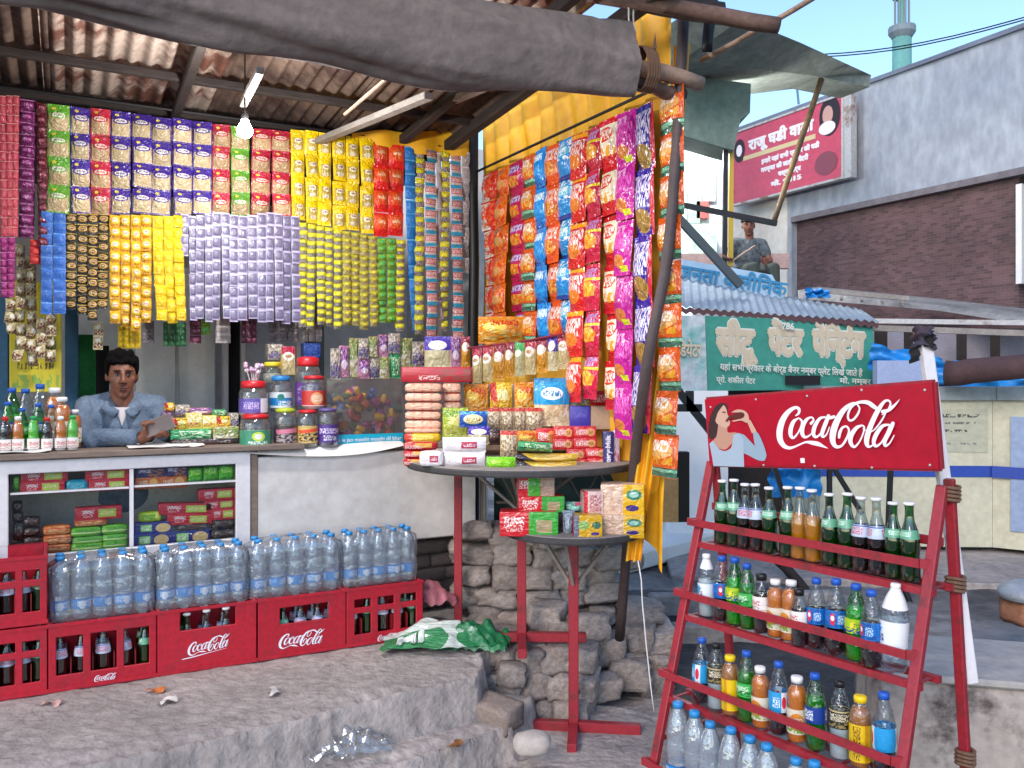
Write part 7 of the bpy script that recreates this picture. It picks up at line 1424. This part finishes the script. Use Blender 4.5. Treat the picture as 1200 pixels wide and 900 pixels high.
# black struts and whitewashed wall under the sign
for k, (x0, y0, x1, y1, lb) in enumerate([(790,452,852,530,'thick slanting black strut at the left under the green sign'),(790,478,822,478,'short level black strut under the green sign'),(808,458,808,482,'short upright black strut under the green sign'),(972,540,972,640,'thin black upright behind the rack, left'),(1044,540,1040,640,'thin black upright behind the rack, right'),(905,540,925,600,'black slanting strut behind the rack'),(975,545,1010,602,'thin black slanting bar behind the rack')]):
    bar3('black_strut', x0, y0, x1, y1, 6.9, 6.9, .06 if k < 3 else .035, m_black, None, label=lb, cat='strut')
g = MB(); a, b_ = W(784, 622, 7.9), W(838, 458, 7.9); g.box(a.x, b_.x+.12, 7.9, 8.05, 0, b_.z); ob('white_wall', g.mesh('w', m_wht), None, label='bright whitewashed wall between the packet wall and the rack', cat='wall')
g = MB(); a, b_ = W(760, 612, 6.6), W(795, 560, 6.6); g.box(a.x, b_.x, 6.6, 6.62, a.z, b_.z); ob('wooden_board', g.mesh('w', mat('tan_board', '#cf9c60', .8, var=.1, vscale=4)), None, label='tan wooden board leaning below the orange packet strip', cat='board')
g = MB(); a, b_ = W(793, 612, 6.7), W(808, 530, 6.7); g.box(a.x, b_.x, 6.7, 6.8, a.z, b_.z); ob('door_edge', g.mesh('w', mat('dark_door', '#2c241f', .9)), None, label='dark door edge beside the tan board', cat='door')
g = MB(); q0, q1 = W(752, 652, 7.0), W(842, 627, 7.9); g.add([(q0.x-.2, q0.y-.2, 0), (q1.x, q1.y, 0), (q1.x+.1, 8.9, 0), (q0.x-.2, 8.9, 0), (q0.x-.2, q0.y-.2, .14), (q1.x, q1.y, .14), (q1.x+.1, 8.9, .14), (q0.x-.2, 8.9, .14)], [(3,2,1,0),(4,5,6,7),(0,1,5,4),(1,2,6,5),(2,3,7,6),(3,0,4,7)]); ob('white_step', g.mesh('w', mat('pale_slab', '#e2ddd6', .85, var=.05, vscale=3), bevel=.01), None, label='pale concrete doorstep in front of the white wall', cat='step')
# shop interior behind the rack, its shade painted as a near-black wall
g = MB(); g.box(W(838,0,8.6).x, W(1100,0,8.6).x, 8.9, 9.1, 0, 1.75); ob('shade_painted_wall', g.mesh('w', mat('shop_shade', '#2f2b2c', .95, var=.3, vscale=1)), None, label='shop wall painted dark as the shade under the green sign', cat='wall')
def cloth(px0, py0, px1, py1, Y, m, label, name='blue_tarp', cat='tarpaulin', amp=.06, seed=0, drop=None):
    a, b_ = W(px0, py1, Y), W(px1, py0, Y); w_, h_ = b_.x-a.x, b_.z-a.z
    def f(u, v):
        top = h_ if not drop else h_*(1-drop*u)
        return (u*w_, amp*noise.noise(Vector((u*4+seed, v*3, seed)))*2+amp*.5*math.sin(u*16+v*3), v*top+.03*noise.noise(Vector((u*5, v*2, seed+3))))
    g = MB(); g.grid(f, 36, 16); return ob(name, g.mesh('c', m, True), None, a, 0, None, label, cat)
cloth(903, 542, 962, 582, 7.2, m_bluetarp, 'blue plastic sheet bunched below the green sign', seed=1)
cloth(1020, 402, 1105, 434, 8.0, m_bluetarp, 'blue plastic sheet sagging from the shed roof, left', seed=2, drop=.6)
cloth(1085, 424, 1215, 456, 7.9, m_bluetarp, 'blue plastic sheet behind the brown roll', seed=3)
cloth(945, 337, 972, 349, 9.4, m_bluetarp, 'small blue plastic scrap on the patched roofs', seed=4, drop=.2)
g = MB(); a, b_ = W(1028, 450, 7.9), W(1082, 425, 7.9); g.box(a.x, b_.x, 7.9, 8.0, a.z, b_.z+.02); ob('pale_panel', g.mesh('w', mat('lavender_panel', '#9aa6c4', .6, var=.05)), None, label='pale lilac panel right of the green sign', cat='panel')
stick('rolled_awning', W(1108, 438, 7.4), W(1215, 428, 7.0), .105, mat('maroon_brown', '#4a3434', .85, var=.2, bump=.3), 'thick brown rolled awning over the cream kiosk', 'awning', 14, .01)
# patched shed roofs to the right
m_shed = mat('grey_shed_sheet', '#7c7a78', .85, var=.3, vscale=2, bump=.3)
sr = emp('shed_row', (0, 0, 0), 0, 'row of low sheds with patched grey roofs below the brick wall', 'shed')
g = MB(); g.add([W(935,340,11), W(1100,358,10), W(1240,378,9), W(1240,366,9.6), W(1100,350,11.4), W(960,336,12.2)], [(0,1,2,3,4,5)]); g.add([W(935,350,10.9), W(1100,364,9.9), W(1240,386,8.9), W(1240,378,9), W(1100,358,10), W(935,340,11)], [(0,1,2,3,4,5)]); ob('roof', g.mesh('r', m_shed), sr)
for k in range(5):
    x = 962+k*24; g = MB(); a = W(x, 352-2+k*1.6, 9.9); g.bar((0, 0, 0), (.12, .3, .08), .03); ob('roof_pole', g.mesh('r', m_batten), sr, a)
g = MB(); g.bar(W(955,340,9.9), W(1065,350,9.6), .05); ob('roof_pole', g.mesh('r', m_batten), sr); g = MB(); g.bar(W(1010,376,8.9), W(1240,379,8.6), .05); ob('beam', g.mesh('r', m_galv), sr)
g = MB(); g.bar(W(1010,384,8.85), W(1240,392,8.5), .06); ob('beam', g.mesh('r', m_batten), sr)
g = MB(); a, b_ = W(1020, 470, 10), W(1260, 385, 10); g.box(a.x, b_.x, 10, 10.2, 0, b_.z); ob('back_wall', g.mesh('r', mat('grey_lilac_wall', '#8e8a94', .9, var=.1)), sr)
for x0, x1 in ((1028,1040),(1063,1070),(1125,1133),(1165,1172)):
    a, b_ = W(x0, 470, 9.5), W(x1, 385, 9.5); g = MB(); g.box(a.x, b_.x, 9.5, 9.58, 0, b_.z); ob('post', g.mesh('r', m_darkwood), sr)
g = MB(); a, b_ = W(1142, 432, 9.3), W(1163, 424, 9.3); g.box(a.x, b_.x, 9.3, 9.33, a.z, b_.z); ob('red_notice', g.mesh('r', mat('red_notice', '#b03c44', .6)), sr)
# the cream kiosk
kx0, kx1 = W(700, 0, 7.9), W(1163, 650, 7.55)
kc = Vector((kx1.x, 7.55, 0)); ks = emp('cream_kiosk', kc, -.05, 'low cream kiosk with a blue stripe and grey top', 'kiosk'); zt_ = 1.50
L_, D_ = 1.5, 1.6
g = MB(); g.box(-L_, 0, 0, D_, .08, 1.38); ob('left_wall', g.mesh('k', m_cream), ks)
ang = -.55; M = Matrix.Rotation(ang, 4, 'Z')
g = MB(); g.box(.002, 2.0, .001, D_, .08, 1.379, M=M); ob('right_wall', g.mesh('k', m_cream), ks)
g = MB(); g.box(.14, 1.9, -.02, .0, .24, 1.24, M=M); ob('blue_panel', g.mesh('k', mat('blue_grey_panel', '#8b9cb8', .5, var=.1, vscale=2)), ks)
g = MB(); g.box(.34, 1.9, -.03, -.021, .62, 1.05, M=M); g.box(.36, 1.9, -.12, -.03, .56, .60, M=M); ob('hatch', g.mesh('k', mat('darker_panel', '#6c7c98', .5)), ks)
g = MB(); g.box(-L_, -.006, -.008, -.001, .70, .80); g.box(.0, 2.0, -.034, -.031, .70, .80, M=M); g.box(-.006, .14, -.008, -.001, .70, .80, M=M); ob('blue_stripe', g.mesh('k', mat('blue_stripe', '#23429a', .5, var=.1)), ks)
g = MB(); g.box(-L_, .04, -.05, D_, 1.382, 1.50); g.box(.04, 2.05, -.05, D_, 1.383, 1.501, M=M); ob('top_slab', g.mesh('k', mat('grey_slab', '#8d9494', .8, var=.15, vscale=2)), ks)
g = MB(); g.box(-L_+.1, -.05, .1, D_, -.04, .078); ob('plinth', g.mesh('k', m_black), ks)
g = MB(); g.box(-1.06+.3, -.34+.3, -.006, -.001, .92, 1.3); ob('posted_notice', g.mesh('k', prt('notice_print', '#b9b8a0', [('s',.5,.85,.8,.08,'#4c4c48'),('s',.5,.68,.7,.05,'#74746c'),('s',.4,.5,.7,.06,'#4c4c48'),('s',.3,.36,.3,.08,'#2c2c2c'),('s',.5,.2,.8,.05,'#84847c')], .8, 0, coat=0)), ks)
txt('T CART NO 30', .06, m_black, ks, (.55, -.03, 1.315), (PI/2, 0, ang), sx=1.2)
# minaret with wires
mn = emp('minaret', W(1057, 105, 42), 0, 'slim pale green minaret rising behind the long building', 'minaret'); m_mn = mat('green_minaret', '#6ca49c', .7, var=.1, vscale=.6); m_mn2 = mat('grey_minaret_band', '#7d8a92', .7)
z1 = (105-45)/1000*42; k = 42/1000
g = MB(); g.lathe([(11*k,-3),(10.5*k,z1)], 14); ob('shaft', g.mesh('m', m_mn, True), mn)
g = MB(); g.lathe([(11*k,z1),(15*k,z1+.25),(15*k,z1+.55),(11*k,z1+.6)], 14); ob('gallery', g.mesh('m', m_mn2), mn)
for j in range(8): g = MB(); g.lathe([(1.3*k,z1+.6),(1.3*k,z1+2.0)], 6, M=Matrix.Translation((8*k*math.cos(j*PI/4), 8*k*math.sin(j*PI/4), 0))); ob('column', g.mesh('m', m_mn2), mn)
g = MB(); g.lathe([(5*k,z1+.6),(5*k,z1+2.0)], 10); ob('core', g.mesh('m', m_mn), mn)
g = MB(); g.lathe([(11*k,z1+2.0),(11*k,z1+2.2),(9*k,z1+2.3),(8*k,z1+3.0),(3*k,z1+3.8),(.1*k,z1+4.6)], 14); ob('dome', g.mesh('m', mat('dark_green_dome', '#2f7a5c', .6), True), mn)
for k2, (ya, yb) in enumerate(((57, 17), (60, 20))):
    a, b_ = W(905, ya+8, 20), W(1230, yb-5, 16); g = MB(); g.tube([a.lerp(b_, t/10)-a-Vector((0, 0, .25*math.sin(t/10*PI))) for t in range(11)], .014, 5); ob('overhead_wire', g.mesh('w', m_black), None, a, 0, None, 'dark overhead wire in front of the minaret, %s one' % ['upper', 'lower'][k2], 'wire')
bar3('aerial_rod', 933, 92, 936, 122, 14, 14, .03, mat('faint_rod', '#5c7c8c', .7), label='thin rod standing in the sky between slab and sign', cat='rod')
# stained block and basin at the right foreground
g = MB(); V = [W(1078,765,3.3), W(1180,768,3.45)]
m_stain = mat('peeling_block', '#a79c94', .9, var=.2, vscale=3, bump=.5, bscale=16, col2='#544a46', c2thr=(.36, .46))
g = MB(); g.box(-.36, .36, -.25, .25, 0, .5); ob('concrete_block', g.mesh('b', m_stain, bevel=.03), None, (1.72, 3.25, 0), -.25, None, 'peeling whitewashed concrete block behind the right rack leg', 'concrete block')
g = MB(); g.box(-.37, .37, -.26, .26, .502, .53); ob('block_cover', g.mesh('b', mat('pale_cover', '#a8a29c', .85, var=.1, vscale=3), bevel=.008), None, (1.72, 3.25, 0), -.25, None, 'flat pale slab lying on top of the peeling block', 'slab')
bs_ = emp('metal_basin', W(1212, 722, 4.6), .2, 'upturned grey metal basin on a brick at the right edge', 'basin')
g = MB(); g.lathe([(.18,.10),(.17,.14),(.10,.18),(.01,.19)], 24); ob('basin', g.mesh('b', mat('dull_metal', '#a4a8ae', .5, metal=.3, var=.1), True), bs_)
ob('brick', rock_mesh('brick', mat('red_brick', '#9c6a50', .9, var=.2), 90, .85, .06, 3), bs_, (0, 0, .03), 0, (.28, .2, .13))
# dark clutter beyond the rack
stick('dark_pipe', W(900,640,6.6), W(950,700,6.4), .04, m_darkwood, 'dark slanting pipe on the ground behind the rack', 'pipe'); stick('dark_pipe', W(1035,640,6.4), W(1080,730,6.0), .02, m_black, 'thin dark bar leaning behind the right rack side', 'pipe')
g = MB(); g.lathe([(.10,0),(.13,.04),(.13,.12),(.09,.14)], 14); ob('clay_pot', g.mesh('p', mat('dark_pot', '#3c3430', .8)), None, W(893, 655, 7.4)+Vector((0, 0, -.0)), 0, None, 'dark round pot on the ground behind the rack', 'pot')
for o in bpy.data.objects:
    if o.get('label') and len(o['label'].split()) > 16: print('LONG', o.name, o['label']); o['label'] = ' '.join(o['label'].split()[:16])
_seen = {}
for o in bpy.data.objects:
    if o.get('label') and o.get('category'): _seen.setdefault(o['label'], []).append(o.name)
for k, v in _seen.items():
    if len(v) > 1: print('DUP', k, v)
